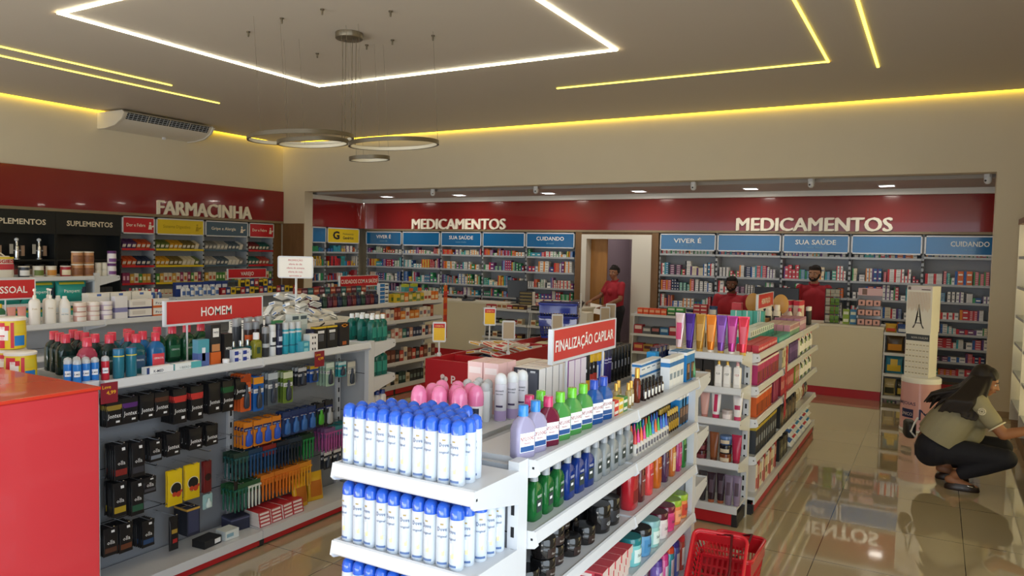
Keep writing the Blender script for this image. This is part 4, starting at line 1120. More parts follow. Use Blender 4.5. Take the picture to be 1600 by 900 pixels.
def prow(kinds, y0, dy, x, z, n, name, cat, lab, group=None, rz=HALF, jit=.0, axis='y'):
    """a row of one kind along a gondola face; lab(i) gives each label"""
    for i in range(n):
        k = kinds[i % len(kinds)] if isinstance(kinds[0], list) else kinds
        a = y0 + dy * i
        loc = (x + random.uniform(-jit, jit), a, z) if axis == 'y' else (a, x + random.uniform(-jit, jit), z)
        place(k, name, lab(i), cat, loc, rz + random.uniform(-jit, jit) * 8, group)
# ------------------------------------------------------------------ blue-capped spray cans on the near end shelf
BLUE = glossy('#2a62d6')
dv_b = [(0, .0212), (.003, .0235), (.144, .0235), (.16, .0226)]
dove = spray(C('#cfd8e2', .32), BLUE, .205, .0235,
             [('Dove', 0, .118, .019, .030), ('original', 0, .098, .0105, .030)],
             [('blue_band', -.017, .017, .012, .019, C('#56709f', .4)), ('yellow_drop', .000, .009, .040, .056, C('#f3e6a6', .4)), ('drop_streak', -.005, .005, .052, .088, C('#e3ebf5', .4)), ('bird_mark', -.005, .005, .137, .142, C('#a8925a', .4))], wcol=C('#5d6f96', .4))
LV = ['top', 'second', 'third']
for lv, z in enumerate((1.1702, .9052, .6402)):
    rows = (10, 10, 9, 9, 6) if lv == 0 else (10, 10)
    for r, n in enumerate(rows):
        for c in range(10):
            if c < 10 - n: continue
            if lv == 0 and r >= 3 and c in (8, 9) : continue
            x = -1.700 + .0487 * c + (.022 if r % 2 else 0) * .35 + random.uniform(-.0015, .0015)
            y = 1.905 + .049 * r
            place(dove, 'spray_can', 'blue-capped white spray can, %s from left in the %s row of the %s end shelf' % (ordn(c - (10 - n)), ['front', 'second', 'third', 'fourth', 'back'][r], LV[lv]),
                  'spray can', (x, y, z), random.uniform(-.35, .45), 'blue-capped spray cans on the near end shelf')
    if lv:
        for r in (2, 3, 4):
            place(dove, 'spray_can', 'blue-capped white spray can at right of the %s row on the %s end shelf' % (['third', 'fourth', 'back'][r - 2], LV[lv]), 'spray can', (-1.245 + .004 * r, 1.905 + .049 * r, z), random.uniform(.3, 1.2), 'blue-capped spray cans on the near end shelf')

# ------------------------------------------------------------------ top of the hair gel gondola (right side of the top)
XF = -1.215; ZT = 1.1902
def nylook(c, cap): return bottle(.145, .043, .025, 5, .042, .015, .036, .0185, C(c, .12, trans=.3), glossy(cap), (.033, .022, .088, C('#f5f5f8')),
        [('NY.LOOKS', 0, .062, .019, .062), ('fixador', 0, .050, .008, .03)], C('#a3232b'), [('blue_wave', -.031, .031, .024, .042, C('#27548f'))])
NY = [(2.235, -.0, '#b9b3d6', '#2f86d6', 'lilac gel bottle with blue cap at the near end of the front row'), (2.325, .0, '#b9b3d6', '#2f86d6', 'lilac gel bottle with blue cap beside the dark pink one'),
      (2.425, 0, '#7c1f3f', '#c22f63', 'dark pink gel bottle with pink cap in the front row'), (2.40, -.065, '#7c1f3f', '#c22f63', 'dark pink gel bottle with pink cap behind the front row'),
      (2.525, 0, '#55a955', '#69c52d', 'green gel bottle right next to the dark pink one'), (2.63, 0, '#55a955', '#69c52d', 'middle green gel bottle of the front row'), (2.735, 0, '#55a955', '#69c52d', 'green gel bottle beside the blue ones'), (2.50, -.07, '#55a955', '#69c52d', 'green gel bottle behind the front row'),
      (2.845, 0, '#1f5fb0', '#1f49b4', 'blue gel bottle with dark blue cap beside the green ones'), (2.945, 0, '#1f5fb0', '#1f49b4', 'last blue gel bottle of the front row by the small cartons')]
for (y, dx, c, cap, lab) in NY:
    place(kind('ny' + c, lambda: nylook(c, cap)), 'gel_bottle', lab, 'bottle', (XF + dx, y, ZT), HALF - .35 + random.uniform(-.1, .1), 'hair gel bottles in the front row')
def ct(key, *a, **k): return kind(key, lambda: carton(*a, **k))
cl = ['#d0342c', '#e8c52d', '#3d8b3d', '#d0342c', '#e8c52d', '#3d8b3d']
for i in range(6):
    k = ct('smallbox' + cl[i], .05, .045, .032, C(cl[i]), C('#f0ead8'), [(.1, .9, .2, .6, C('#f3efe2'))])
    place(k, 'small_carton', '%s small %s carton beside the blue gel bottles' % (['lower near', 'lower middle', 'lower far', 'upper near', 'upper middle', 'upper far'][i], {'#d0342c': 'red', '#e8c52d': 'yellow', '#3d8b3d': 'green'}[cl[i]]), 'carton', (XF + .005, 3.035 + .054 * (i % 3), ZT + .0328 * (i // 3)), HALF, 'small cartons by the blue gel bottles')
oil = kind('oil', lambda: bottle(.085, .014, .014, 2, .015, .007, .03, .009, C('#c9b072', .12, trans=.4), GOLD, (.011, .015, .055, C('#efe7cf'))))
for i, (y, dx) in enumerate(((3.17, -.03), (3.22, .01), (3.25, -.05), (3.28, .0))):
    place(oil, 'hair_oil_bottle', '%s slim gold-capped oil bottle right of the small cartons' % ordn(i), 'bottle', (XF + dx, y, ZT), HALF, 'slim gold oil bottles')
place(bottle(.12, .017, .017, 2, .02, .009, .045, .012, C('#7a3a1c', .12, trans=.3), GOLD, (.014, .02, .085, C('#8e2f2c'))), 'hair_oil_bottle', 'tall amber oil bottle with gold cap and red label', 'bottle', (XF, 3.36, ZT), HALF)
dk = kind('dkoil', lambda: bottle(.062, .0145, .0145, 2, .012, .007, .022, .008, C('#2a1a14', .15), C('#16120f'), (.012, .012, .045, C('#f0ece4'))))
for i in range(12):
    place(dk, 'serum_bottle', 'small dark serum bottle with white label, %s in the %s line' % (ordn(i % 6), 'front' if i < 6 else 'back'), 'bottle', (XF + .012 - (i // 6) * .04, 3.42 + .052 * (i % 6), ZT), HALF, 'small dark serum bottles')
wb = ct('whitemed', .075, .05, .05, C('#eef0f0'), C('#e3e6e8'), [(0, 1, .62, .86, C('#2f79b8')), (.1, .7, .3, .42, C('#7d8b99'))])
wbt = ct('whitemedt', .06, .05, .16, C('#eef0f0'), C('#e3e6e8'), [(0, 1, .72, .86, C('#2f79b8')), (.1, .8, .3, .5, C('#8fa0ae'))])
n = 0
for i in range(4):
    for j in range(3):
        place(wb, 'white_carton', 'white and blue carton, %s column, %s from the bottom, behind the dark serum bottles' % (ordn(i), ordn(j)), 'carton', (XF - .085, 3.62 + .079 * i, ZT + .0506 * j), HALF, 'white and blue cartons behind the serum bottles')
for i in range(4):
    place(wbt, 'white_carton', 'tall white and blue carton, %s from the near end, by dyes' % ordn(i), 'carton', (XF - .0, 3.81 + .063 * (i % 4), ZT), HALF, 'tall white and blue cartons by the hair dyes')
navy = spray(glossy('#1b2350'), glossy('#141a3c'), .19, .032, (), [('silver_band', -.03, .03, .09, .12, C('#8fa3c9'))], False)
for i, (y, x) in enumerate(((3.985, -1.34), (4.06, -1.34), (4.135, -1.34))):
    place(navy, 'spray_can', '%s navy hairspray can behind the tall white cartons' % ordn(i), 'spray can', (x, y, ZT), HALF, 'navy hairspray cans')
def dye(main, hair): return carton(.075, .05, .165, C(main), C(main), [(.08, .92, .06, .62, C(hair)), (.25, .75, .30, .58, C('#d9a98a')), (0, 1, .9, 1, C('#efeff2'))])
for i in range(2):
    for j in range(2):
        place(kind('dyeb%d' % j, lambda: dye('#1f7fc0', ['#3b2418', '#6b4326'][j])), 'hair_dye_box', 'blue hair dye carton on the gondola top, %s at the %s' % (['near', 'far'][i], ['front', 'back'][j]), 'carton', (XF + .01 - .055 * j, 4.085 + .08 * i, ZT), HALF, 'blue hair dye cartons on the gondola top')
place(ct('ltblue', .06, .05, .17, C('#2f9be0'), C('#2f9be0'), [(0, 1, .55, .7, C('#eaf4fb'))]), 'hair_dye_box', 'bright blue carton beside the tall white ones', 'carton', (-1.335, 3.93, ZT), HALF)
place(tubek(.15, .07, .02, glossy('#3f9a78'), C('#2f7d60')), 'cream_tube', 'green tube at the far end of the hair gel gondola', 'tube', (-1.19, 4.20, 1.1902), HALF)
# left half of that top
PINK = glossy('#ef86b4')
ro = kind('rollon', lambda: [part('bottle', lambda bm: loft(bm, [(0, .026), (.004, .029), (.085, .029), (.09, .028)], 18), C('#f3eef2', .3)), part('cap', lambda bm: loft(bm, [(.0905, .031), (.12, .032), (.145, .029), (.163, .02), (.170, .008)], 20), PINK), part('navy_label', lambda bm: patch(bm, [(0, .029), (.09, .029)], -.02, .02, .055, .082), INK, 0)])
RO = [(-1.60, 2.42), (-1.65, 2.47), (-1.69, 2.41), (-1.745, 2.44), (-1.62, 2.53), (-1.69, 2.54), (-1.755, 2.52), (-1.575, 2.50), (-1.76, 2.37)]
for i, (x, y) in enumerate(RO):
    place(ro, 'roll_on', '%s pink-domed roll-on in the cluster behind the blue caps' % ['front right', 'front middle', 'front left of middle', 'front left', 'second row right', 'second row middle', 'second row left', 'rightmost rear', 'far left'][i], 'deodorant', (x, y, ZT), .3, 'pink-domed roll-ons')
clr = kind('clearspray', lambda: spray(C('#e9ecef', .2), C('#e4e8ec', .15, trans=.3), .165, .021, (), (), True))
for i, (x, y) in enumerate(((-1.60, 2.61), (-1.65, 2.62), (-1.70, 2.63), (-1.63, 2.68), (-1.68, 2.69))):
    place(clr, 'spray_can', '%s clear-capped white spray behind the pink roll-ons' % ordn(i), 'spray can', (x, y, ZT), .3, 'clear-capped white sprays')
lil = spray(C('#e7e4f0', .25), C('#eceef2', .2), .20, .0255, [('DESODORANTE', 0, .125, .009, .036), ('dura mais', 0, .113, .009, .03)], [('lilac_fade', -.036, .036, .004, .045, C('#b9a4d6')), ('dark_dots', -.015, .015, .06, .068, C('#4b3f63'))])
for i, (x, y) in enumerate(((-1.555, 2.66), (-1.535, 2.725), (-1.525, 2.79))):
    place(lil, 'spray_can', '%s lilac-based white deodorant can before the grey and white cartons' % ordn(i), 'spray can', (x, y, ZT), .3, 'lilac-based deodorant cans')
pkb = ct('pinkbox', .075, .075, .11, C('#f0cdc9'), C('#eabfbb'), [(.1, .9, .55, .8, C('#f8e9e6'))])
for i in range(8):
    place(pkb, 'pink_carton', '%s pale pink carton in the block behind the clear sprays, %s layer' % (ordn(i % 4), ['lower', 'upper'][i // 4]), 'carton', (-1.735 + .08 * (i % 2), 2.78 + .08 * ((i // 2) % 2), ZT + .1105 * (i // 4) * .0 + (.1105 if i >= 4 else 0)), 0, 'pale pink cartons')
for i in range(15):
    r, c = divmod(i, 3)
    place(ct('beigebox', .075, .095, .15, C('#efe6dc'), C('#e6d6cc'), [(.25, .75, .3, .6, C('#d8b9b4')), (.2, .8, .75, .85, INK)]), 'white_carton', 'cream carton with small dark print, row %s from the pink ones, %s across' % (ordn(r), ordn(c)), 'carton', (-1.83 + .08 * c + .035, 2.98 + .10 * r, ZT), 0, 'cream cartons on the gondola top')
tall = kind('tallgrey', lambda: carton(.062, .062, .195, C('#3c3f49'), C('#ecebee'), [(.12, .88, .08, .92, C('#5b5f6c')), (.3, .7, .9, .95, C('#dfe2ea'))], top=C('#efeae4')))
for i in range(8):
    r, c = divmod(i, 2)
    place(tall, 'tall_carton', 'tall carton with grey front and white side, %s row back, %s' % (ordn(r), ['left', 'right'][c]), 'carton', (-1.575 + .064 * c, 2.89 + .067 * r, ZT), 0.0, 'tall grey-fronted cartons')
pur = kind('tallpurple', lambda: carton(.062, .062, .195, C('#a763b0'), C('#e9dfee'), [(.12, .88, .08, .85, C('#b67cc0')), (.3, .7, .9, .96, C('#f1e8f4'))]))
for i in range(3):
    place(pur, 'tall_carton', 'tall purple carton, %s back, beside the grey-fronted ones' % ordn(i), 'carton', (-1.51, 3.19 + .068 * i, ZT), 0.0, 'tall purple cartons')
sp_y = spray(C('#1c1c20', .25), C('#18181b'), .20, .026, (), [('yellow_base', -.04, .04, .004, .06, C('#d8a21c')), ('white_mark', -.008, .008, .10, .116, C('#e8e8e8'))], False)
sp_r = spray(C('#1c1c20', .25), C('#e5b81d'), .185, .022, (), [('red_base', -.034, .034, .004, .085, C('#c33a2b')), ('white_mark', -.006, .006, .11, .124, C('#e8e8e8'))], False)
sp_b = spray(C('#2752b8', .25), C('#e5b81d'), .18, .022, (), [('white_mark', -.008, .008, .05, .12, C('#dfe6f2'))], False)
sp_v = spray(C('#3a2d74', .25), C('#2b2f4a'), .185, .022, (), [('silver_stripe', -.03, .03, .13, .137, C('#b9b7d6')), ('silver_stripe', -.03, .03, .115, .12, C('#b9b7d6'))], False)
sp_k = spray(C('#17171a', .22), C('#101012'), .185, .022, (), [('silver_mark', -.008, .008, .07, .11, C('#8b8b92'))], False)
seq = [(sp_y, 'black and yellow', 4), (sp_r, 'black and red', 4), (sp_b, 'blue', 4), (sp_v, 'violet', 4), (sp_k, 'black', 12)]
y = 3.42
for (k, nm, n) in seq:
    for i in range(n):
        c = i % 2
        place(k, 'spray_can', '%s spray can, %s one, behind the hair sign posts, step %s' % (nm, ['near', 'far'][c], ordn(int(round((y - 3.42) / .05)))), 'spray can', (-1.535 - .055 * c, y + .01 * c, ZT), .5, 'tall spray cans under the hair sign')
        if c: y += .05
# blue-white cap bottle seen over the cartons
place(bottle(.15, .03, .02, 3, .03, .012, .05, .02, C('#eef1f6'), C('#3f86dc')), 'lotion_bottle', 'white lotion bottle with round blue cap beyond the cream cartons', 'bottle', (-1.70, 3.55, ZT), .4)
# ------------------------------------------------------------------ second shelf of the hair gel gondola
XS, Z2 = -1.215, .9452
def flaskk(c, capc=None): return bottle(.14, .039, .024, 4, .036, .013, .032, .016, gel(c), C(capc or '#d9dde2', .12, trans=.5), (.02, .03, .075, C('#2b3a3c' if capc is None else '#e6e6e6')), [('FIXED', 0, .082, .013, .032)], C('#e4e4e4'), [('price_sticker', -.012, .008, .052, .062, WHT)])
for i in range(3): place(kind('fg', lambda: flaskk('#1f7a3a')), 'gel_bottle', '%s green clear-capped gel bottle on the second shelf' % ['near', 'middle', 'far'][i], 'bottle', (XS, 2.325 + .092 * i, Z2), HALF + .05 * i, 'green gel bottles on the second shelf')
for i in range(3): place(kind('fb', lambda: flaskk('#1b3f9a')), 'gel_bottle', '%s blue clear-capped gel bottle on the second shelf' % ['near', 'middle', 'far'][i], 'bottle', (XS, 2.60 + .092 * i, Z2), HALF - .05 * i, 'blue gel bottles on the second shelf')
for i in range(5): place(kind('fc', lambda: flaskk('#b9c0c2')), 'gel_bottle', '%s colourless gel bottle on the second shelf' % ordn(i), 'bottle', (XS, 2.875 + .092 * i, Z2), HALF, 'colourless gel bottles on the second shelf')
for i in range(6): place(kind(['fg', 'fb', 'fc'][i // 2], None), 'gel_bottle', '%s gel bottle in the back line of the second shelf' % ordn(i), 'bottle', (XS - .08, 2.33 + .16 * i, Z2), HALF, 'gel bottles in the back line of the second shelf')
conec = ['#d42a2a', '#e0338a', '#ef6a2a', '#e0338a', '#39b54a', '#39b54a', '#2a8bd4', '#ef6a2a', '#39b54a', '#2a55c4', '#2a8bd4', '#2a55c4']
def cone(c): 
    bs = [(0, .017), (.045, .017), (.055, .009)]
    return [part('bottle', lambda bm: loft(bm, bs, 14), C('#d9d3c8', .2)), part('cone_cap', lambda bm: loft(bm, [(.054, .012), (.07, .010), (.118, .0025)], 12), glossy(c)), part('label_sticker', lambda bm: patch(bm, bs, -.013, .013, .012, .036), C('#6d6a72'), 0)]
cn = {'#d42a2a': 'red', '#e0338a': 'pink', '#ef6a2a': 'orange', '#39b54a': 'green', '#2a8bd4': 'light blue', '#2a55c4': 'dark blue'}
for r in range(2):
    for i, c in enumerate(conec):
        place(kind('cone' + c, lambda: cone(c)), 'colouring_bottle', 'small %s cone-capped colouring bottle, %s in the %s line' % (cn[c], ordn(i), ['front', 'back'][r]), 'bottle', (XS + .01 - .05 * r, 3.325 + .042 * i, Z2), HALF, 'cone-capped colouring bottles')
aml = kind('aml', lambda: bottle(.095, .014, .014, 2, .02, .007, .025, .009, C('#3a2812', .12), C('#c8a23a', .3), (.0115, .015, .06, C('#b98f22'))))
for i in range(10): place(aml, 'hair_oil_bottle', 'dark oil bottle with gold label, %s in the %s line of the second shelf' % (ordn(i % 5), ['front', 'back'][i // 5]), 'bottle', (XS + .005 - .045 * (i // 5), 3.84 + .036 * (i % 5), Z2), HALF, 'dark gold-labelled oils')
for i in range(3): place(kind('dyeb0', None), 'hair_dye_box', '%s blue hair dye carton at the far end of the second shelf' % ordn(i), 'carton', (XS - .01, 4.045 + .052 * i, Z2), HALF - .0, 'blue dye cartons on the second shelf') if i < 3 else None
for i in range(4): place(kind('dyeb1', None), 'hair_dye_box', '%s blue hair dye carton behind the oils of the second shelf' % ordn(i), 'carton', (XS - .14, 3.80 + .08 * i, Z2), HALF, 'blue dye cartons behind the oils')
# ------------------------------------------------------------------ third shelf: wax jars and creams
Z3 = .7002; KB = C('#1a1717', .16, coat=.3); KL = C('#121214', .14, coat=.4)
wax = jar(.075, .047, .03, KB, KL, (.8, .008, .04, C('#2c1d1a')), [('fixação', 0, .018, .012, .04)], C('#a9a29a'))
for i, (y, x, l) in enumerate(((2.30, 0, 0), (2.42, .005, 0), (2.42, .005, 1), (2.545, -.02, 0), (2.545, -.02, 1), (2.66, .0, 0), (2.70, -.07, 0), (2.70, -.07, 1), (2.80, .0, 0), (2.86, -.10, 0), (2.86, -.10, 1), (2.36, -.11, 0), (2.36, -.11, 1))):
    place(wax, 'hair_wax_jar', '%s black hair wax jar from the near end of the third shelf, %s' % (ordn(i), 'on the shelf' if l == 0 else 'stacked on another'), 'jar', (XS + x - .01, y, Z3 + .0756 * l), HALF + .1 * (i % 3 - 1), 'black hair wax jars')
bigk = jar(.12, .052, .04, KB, KL, (.9, .02, .07, C('#26262b')), [('GEL', 0, .035, .022, .04)], C('#cfd2d6'))
for i, (y, x) in enumerate(((2.95, .0), (3.06, .0), (3.115, -.12), (3.0, -.12))):
    place(bigk, 'cream_jar', '%s tall black cream jar before the red shampoo' % ordn(i), 'jar', (XS + x - .01, y, Z3), HALF, 'tall black cream jars')
place(bottle(.20, .055, .034, 3, .03, .045, .02, .048, glossy('#b3202c'), glossy('#c0222f'), (.03, .03, .09, C('#7d1b22'))), 'shampoo_bottle', 'large red flask beside the tall black jars', 'bottle', (XS, 3.30, Z3), HALF)
cr_b = lambda c, cap, lc: bottle(.165, .032, .030, 3, .012, .028, .028, .031, glossy(c), glossy(cap), (.024, .03, .13, C(lc)), [('crespo', 0, .10, .016, .04)], WHT)
CR = [('#5a1f22', '#4a1a1e', '#7c3a36', 3.42, 'dark red cream bottle next to the large red flask'), ('#e0494a', '#7fb52c', '#c23a44', 3.54, 'coral cream bottle with lime cap'), ('#c8691f', '#1d1a1a', '#a9541a', 3.67, 'orange cream bottle with black cap'),
      ('#4a2a4a', '#8ab82e', '#5f3a55', 3.79, 'purple-brown cream bottle with lime cap'), ('#b8642a', '#8fbf32', '#e0bd8a', 3.91, 'caramel patterned bottle with lime cap'), ('#a8286a', '#a8286a', '#c24a85', 4.02, 'magenta cream bottle near the far end of the third shelf'), ('#2c7a3a', '#7ac02e', '#1d4f28', 4.11, 'green bottle with lime cap at the far end of the third shelf')]
for (c, cap, lc, y, lab) in CR: place(kind('cr' + c + cap, lambda: cr_b(c, cap, lc)), 'cream_bottle', lab, 'bottle', (XS, y, Z3), HALF, 'curl cream bottles')
for i in range(6): place(kind('cr' + CR[i][0] + CR[i][1], None), 'cream_bottle', '%s cream bottle in the back line of the third shelf' % ordn(i), 'bottle', (XS - .09, 3.45 + .115 * i, Z3), HALF, 'cream bottles in the back line')
# ------------------------------------------------------------------ fourth shelf: masks
Z4 = .4202
pinkc = ct('pinkstack', .12, .07, .035, C('#cf4a55'), C('#e9d6cf'), [(.1, .6, .3, .7, C('#f3ded8')), (.7, .95, .15, .85, C('#8e1f2f'))])
for i in range(20):
    r, l = i % 5, i // 5
    place(pinkc, 'flat_carton', 'flat pink-red carton, %s along, %s layer of the pile on the fourth shelf' % (ordn(r), ordn(l)), 'carton', (XS - .02 + .006 * l, 2.88 + .074 * r, Z4 + .0355 * l), 0.02 * l, 'flat pink-red cartons')
mj = lambda c, lid, lc, h=.135, r=.054, tx='Salon': jar(h, r, .032, glossy(c), glossy(lid), (.8, .02, h * .62, C(lc)), [(tx, 0, h * .36, .02, .05)], C('#2c4a4a'))
MJ = [('#7fd0d2', '#1f7f86', '#d9f0ee', 3.33, 'teal-lidded pale turquoise mask jar'), ('#6aa8d6', '#1c1d22', '#4d90c4', 3.47, 'blue mask jar with black lid'), ('#9fd6d2', '#8ec0c4', '#dff2ee', 3.60, 'pale turquoise mask jar with grey lid'),
      ('#efe6e6', '#5c1a2c', '#e0cfd2', 3.73, 'white mask jar with maroon lid'), ('#e0518a', '#7d1a3a', '#c93a74', 3.85, 'pink mask jar with maroon lid'), ('#ef8a5a', '#9abf38', '#f2a67c', 3.965, 'orange mask jar with lime lid next to the pink one'), ('#ef9a5a', '#9abf38', '#c94a3a', 4.085, 'orange mask jar with lime lid at the far end of the fourth shelf')]
for (c, lid, lc, y, lab) in MJ: place(kind('mj' + c + lid + lc, lambda: mj(c, lid, lc)), 'mask_jar', lab, 'jar', (XS - .0, y, Z4), HALF, 'hair mask jars on the fourth shelf')
for i in range(5): place(kind('mj' + MJ[i][0] + MJ[i][1] + MJ[i][2], None), 'mask_jar', '%s mask jar in the back line of the fourth shelf' % ordn(i), 'jar', (XS - .115, 3.36 + .125 * i, Z4), HALF, 'mask jars in the back line')
# ------------------------------------------------------------------ bottom shelf
Z5 = .1002
BT = [('#7d62b4', '#5b3f96', 'purple'), ('#e05a9a', '#d83f86', 'pink'), ('#3f9fa8', '#e5532f', 'teal with orange-red cap'), ('#5f6fc0', '#4a3f96', 'violet-blue'), ('#b8433a', '#e0414a', 'brick red')]
for i, (c, cap, nm) in enumerate(BT):
    place(kind('bt' + c, lambda: cr_b(c, cap, '#efe9f0')), 'cream_bottle', '%s bottle on the bottom shelf of the hair gel gondola' % nm, 'bottle', (XS, 3.74 + .10 * i, Z5), HALF, 'bottles on the bottom shelf')
    place(kind('bt' + c, None), 'cream_bottle', '%s bottle in the back line of the bottom shelf' % nm, 'bottle', (XS - .09, 3.78 + .10 * i, Z5), HALF, 'bottles in the back line of the bottom shelf')

# ------------------------------------------------------------------ red shopping baskets
def basket_kind(c, cin):
    w, d, h = .20, .14, .22
    m, m2 = glossy(c), C(cin, .3)
    def body(bm):
        # slatted walls: tapered frame bars
        n = 13
        def wall(ax, s):
            W = w if ax == 0 else d
            O = d if ax == 0 else w
            for k in range(n + 1):
                a = -1 + 2 * k / n
                for (z0, z1, t0, t1) in ((.0, .13, .82, .92), ):
                    p0 = (a * W * t0, s * O * t0, z0); p1 = (a * W * t1, s * O * t1, z1)
                    if ax: p0, p1 = (p0[1], p0[0], p0[2]), (p1[1], p1[0], p1[2])
                    tube(bm, [p0, p1], .0045, 4)
            for (z0, z1, t) in ((.0, .02, .83), (.062, .07, .875), (.125, .21, .95)):
                pa = (-W * t, s * O * t); th = .004
                if ax == 0: B(bm, -W * t, W * t, s * O * t - th, s * O * t + th, z0, z1)
                else: B(bm, s * O * t - th, s * O * t + th, -W * t, W * t, z0, z1)
        for ax in (0, 1):
            for s in (-1, 1): wall(ax, s)
    def rim(bm):
        P = [(p[0], p[1], h) for p in rrect(w, d, .04, 5)]; tube(bm, P, .010, 8, closed=True)
        P = [(p[0], p[1], h - .012) for p in rrect(w * .985, d * .985, .04, 5)]; tube(bm, P, .008, 8, closed=True)
    def floor_(bm):
        for k in range(9):
            y = -d * .8 + d * 1.6 * k / 8; B(bm, -w * .82, w * .82, y - .006, y + .006, 0, .005)
        for k in range(7):
            x = -w * .8 + w * 1.6 * k / 6; B(bm, x - .006, x + .006, -d * .82, d * .82, 0, .006)
    def handle(bm): tube(bm, [(-w * .98, 0.02, h - .01), (-w * .96, -.06, h + .012), (0, -.075, h + .012), (w * .96, -.06, h + .012), (w * .98, 0.02, h - .01)], .007, 8)
    return [part('body', body, m), part('rim', rim, m), part('basket_floor', floor_, m2), part('handle', handle, C('#5a1016' if c.startswith('#c') or c.startswith('#d') else '#16204a', .3))]
rb = kind('redbasket', lambda: basket_kind('#d01f2c', '#a81822'))
place(rb, 'shopping_basket', 'lower red shopping basket lying at the end of the hair gel gondola', 'basket', (-.95, 4.33, .005), HALF, 'red shopping baskets')
place(rb, 'shopping_basket', 'upper red shopping basket tilted toward the camera on the lower one', 'basket', (-.945, 3.985, .114), 0, 'red shopping baskets', rot=(0, -.75, HALF + .08))
# ------------------------------------------------------------------ razor wall of the HOMEM gondola
GX = -3.95; ROOT_G1 = next(o for o in D.objects if o.name.startswith('gondola_shelf') and 'HOMEM' in o['label'])
hk = NB(); tube(hk, [(0, 0, 0), (0, -.20, .0), (0, -.215, .012)], .0028, 6); tube(hk, [(0, 0, -.018), (0, -.015, -.018), (0, -.04, 0)], .002, 5)
HOOK = mesh_from('peg_hook', hk, M_chrome)
def hook(y, z): obj('peg_hook', HOOK, None, ROOT_G1, (y - 2.24, -.0142, z))
BLK = C('#1b1b1e', .35)
def hang(k, name, lab, cat, y, ztop, h, n, group, dx=.016, x0=-3.752, hk_=True, rj=.04):
    """n packets one behind the other on one hook, front one first"""
    if hk_: hook(y, ztop + .003)
    for i in range(n):
        where = 'front' if i == 0 else ('%s behind the front' % ordn(i - 1))
        place(k, name, lab + (', front' if i == 0 else ', %s back' % ordn(i)), cat, (x0 - dx * i, y + random.uniform(-.003, .003), ztop - h), HALF + random.uniform(-rj, rj), group)
def jpack(band, h, txt='Jontex', tcol=WHT, w=.09):
    b = [('colour_band', .02, .98, .62, .80, C(band))] if band else []
    return pouch(w, h, .011, BLK, b + [('price_sticker', .58, .82, .12, .2, WHT)], [(txt, 0, h * .32, .034, .074)], tcol)
A_ROW = [(2.37, .14, '#a58a35', 'gold-labelled'), (2.46, .14, '#5c2a7a', 'purple-labelled'), (2.56, .14, None, 'plain'), (2.65, .14, '#5a3526', 'brown-labelled'), (2.765, .20, '#d23a35', 'red-banded'), (2.88, .20, '#d23a35', 'second red-banded'),
         (3.0, .185, None, 'tall plain'), (3.1, .19, '#1d5a34', 'green-marked'), (3.195, .13, None, 'short plain')]
for (y, h, b, nm) in A_ROW:
    hang(kind('jp%s%s' % (b, h), lambda: jpack(b, h)), 'hanging_packet', nm + ' black packet in the top line of the razor wall', 'packet', y, 1.065, h, 8, 'black packets, top line', dx=.0155)
for (y, h, nm) in ((2.72, .13, 'near'), (2.87, .125, 'middle'), (2.985, .125, 'far')):
    hang(kind('jp%s%s' % (None, h), lambda: jpack(None, h)), 'hanging_packet', nm + ' black packet in the second line', 'packet', y, .815, h, 7, 'black packets, second line', dx=.0155)
def opack(c, h, tc='#d8d8d8', w=.08): return pouch(w, h, .010, BLK, [('pattern_band', .1, .9, .12, .3, C(c)), ('price_sticker', .55, .78, .82, .9, WHT)], [('olla', 0, h * .42, .032, .042)], C(tc), .05)
for (y, zt, h, c, nm) in ((2.405, .82, .19, '#8a2a26', 'red-topped'), (2.505, .81, .19, '#3b3c44', 'grey-patterned'), (2.61, .80, .12, '#7d8794', 'silver-patterned'), (2.40, .615, .185, '#b59a2a', 'yellow-patterned'), (2.50, .60, .19, '#2c5a44', 'green-patterned'), (2.575, .60, .09, '#4b4b52', 'small grey'),
                       (2.345, .385, .15, '#5a3a2c', 'near brown'), (2.43, .385, .16, '#6a3d28', 'far brown'), (2.56, .36, .15, '#2d4a74', 'blue-patterned')):
    hang(kind('op%s%s' % (c, h), lambda: opack(c, h)), 'hanging_packet', nm + ' wavy black packet at the near end of the razor wall', 'packet', y, zt, h, 6, 'wavy black packets', dx=.0155)
YS = [(0, .05, .003, 3), (.02, .0485, .008, 3), (.07, .048, .0105, 3), (.135, .048, .0105, 3), (.175, .0485, .007, 3), (.205, .05, .003, 3)]
yel = kind('yelpack', lambda: pouch(.10, .205, .02, C('#e6c619', .3)) + [part('white_rim', lambda bm: disc(bm, YS, 0, .10, .037), C('#efe9c8'), 0), part('black_roundel', lambda bm: disc(bm, YS, 0, .10, .033, 20, .0026), C('#20201c'), 0),
    part('fruit_print', lambda bm: [disc(bm, YS, u_, z_, r_, 14, .0032) for (u_, z_, r_) in ((-.012, .068, .014), (.016, .064, .017), (.034, .078, .009))], C('#c2452a'), 0), part('lettering', words_on(YS, [('fresh', 0, .098, .02, .05)]), C('#f3e9c0'), 0)])
hang(yel, 'hanging_packet', 'near yellow packet with black roundel on the razor wall', 'packet', 2.73, .60, .205, 2, 'yellow packets')
hang(yel, 'hanging_packet', 'far yellow packet with black roundel on the razor wall', 'packet', 2.845, .605, .205, 2, 'yellow packets')
hang(kind('redpack', lambda: pouch(.06, .19, .014, C('#6d1f22', .3)) + [part('dark_roundel', lambda bm: disc(bm, [(z_, h_ * .6, d_ * .75, p_) for (z_, h_, d_, p_) in YS], 0, .095, .022), C('#2a1414'), 0)]), 'hanging_packet', 'slim dark red packet right of the yellow packets', 'packet', 2.95, .60, .19, 2, 'dark red packets')
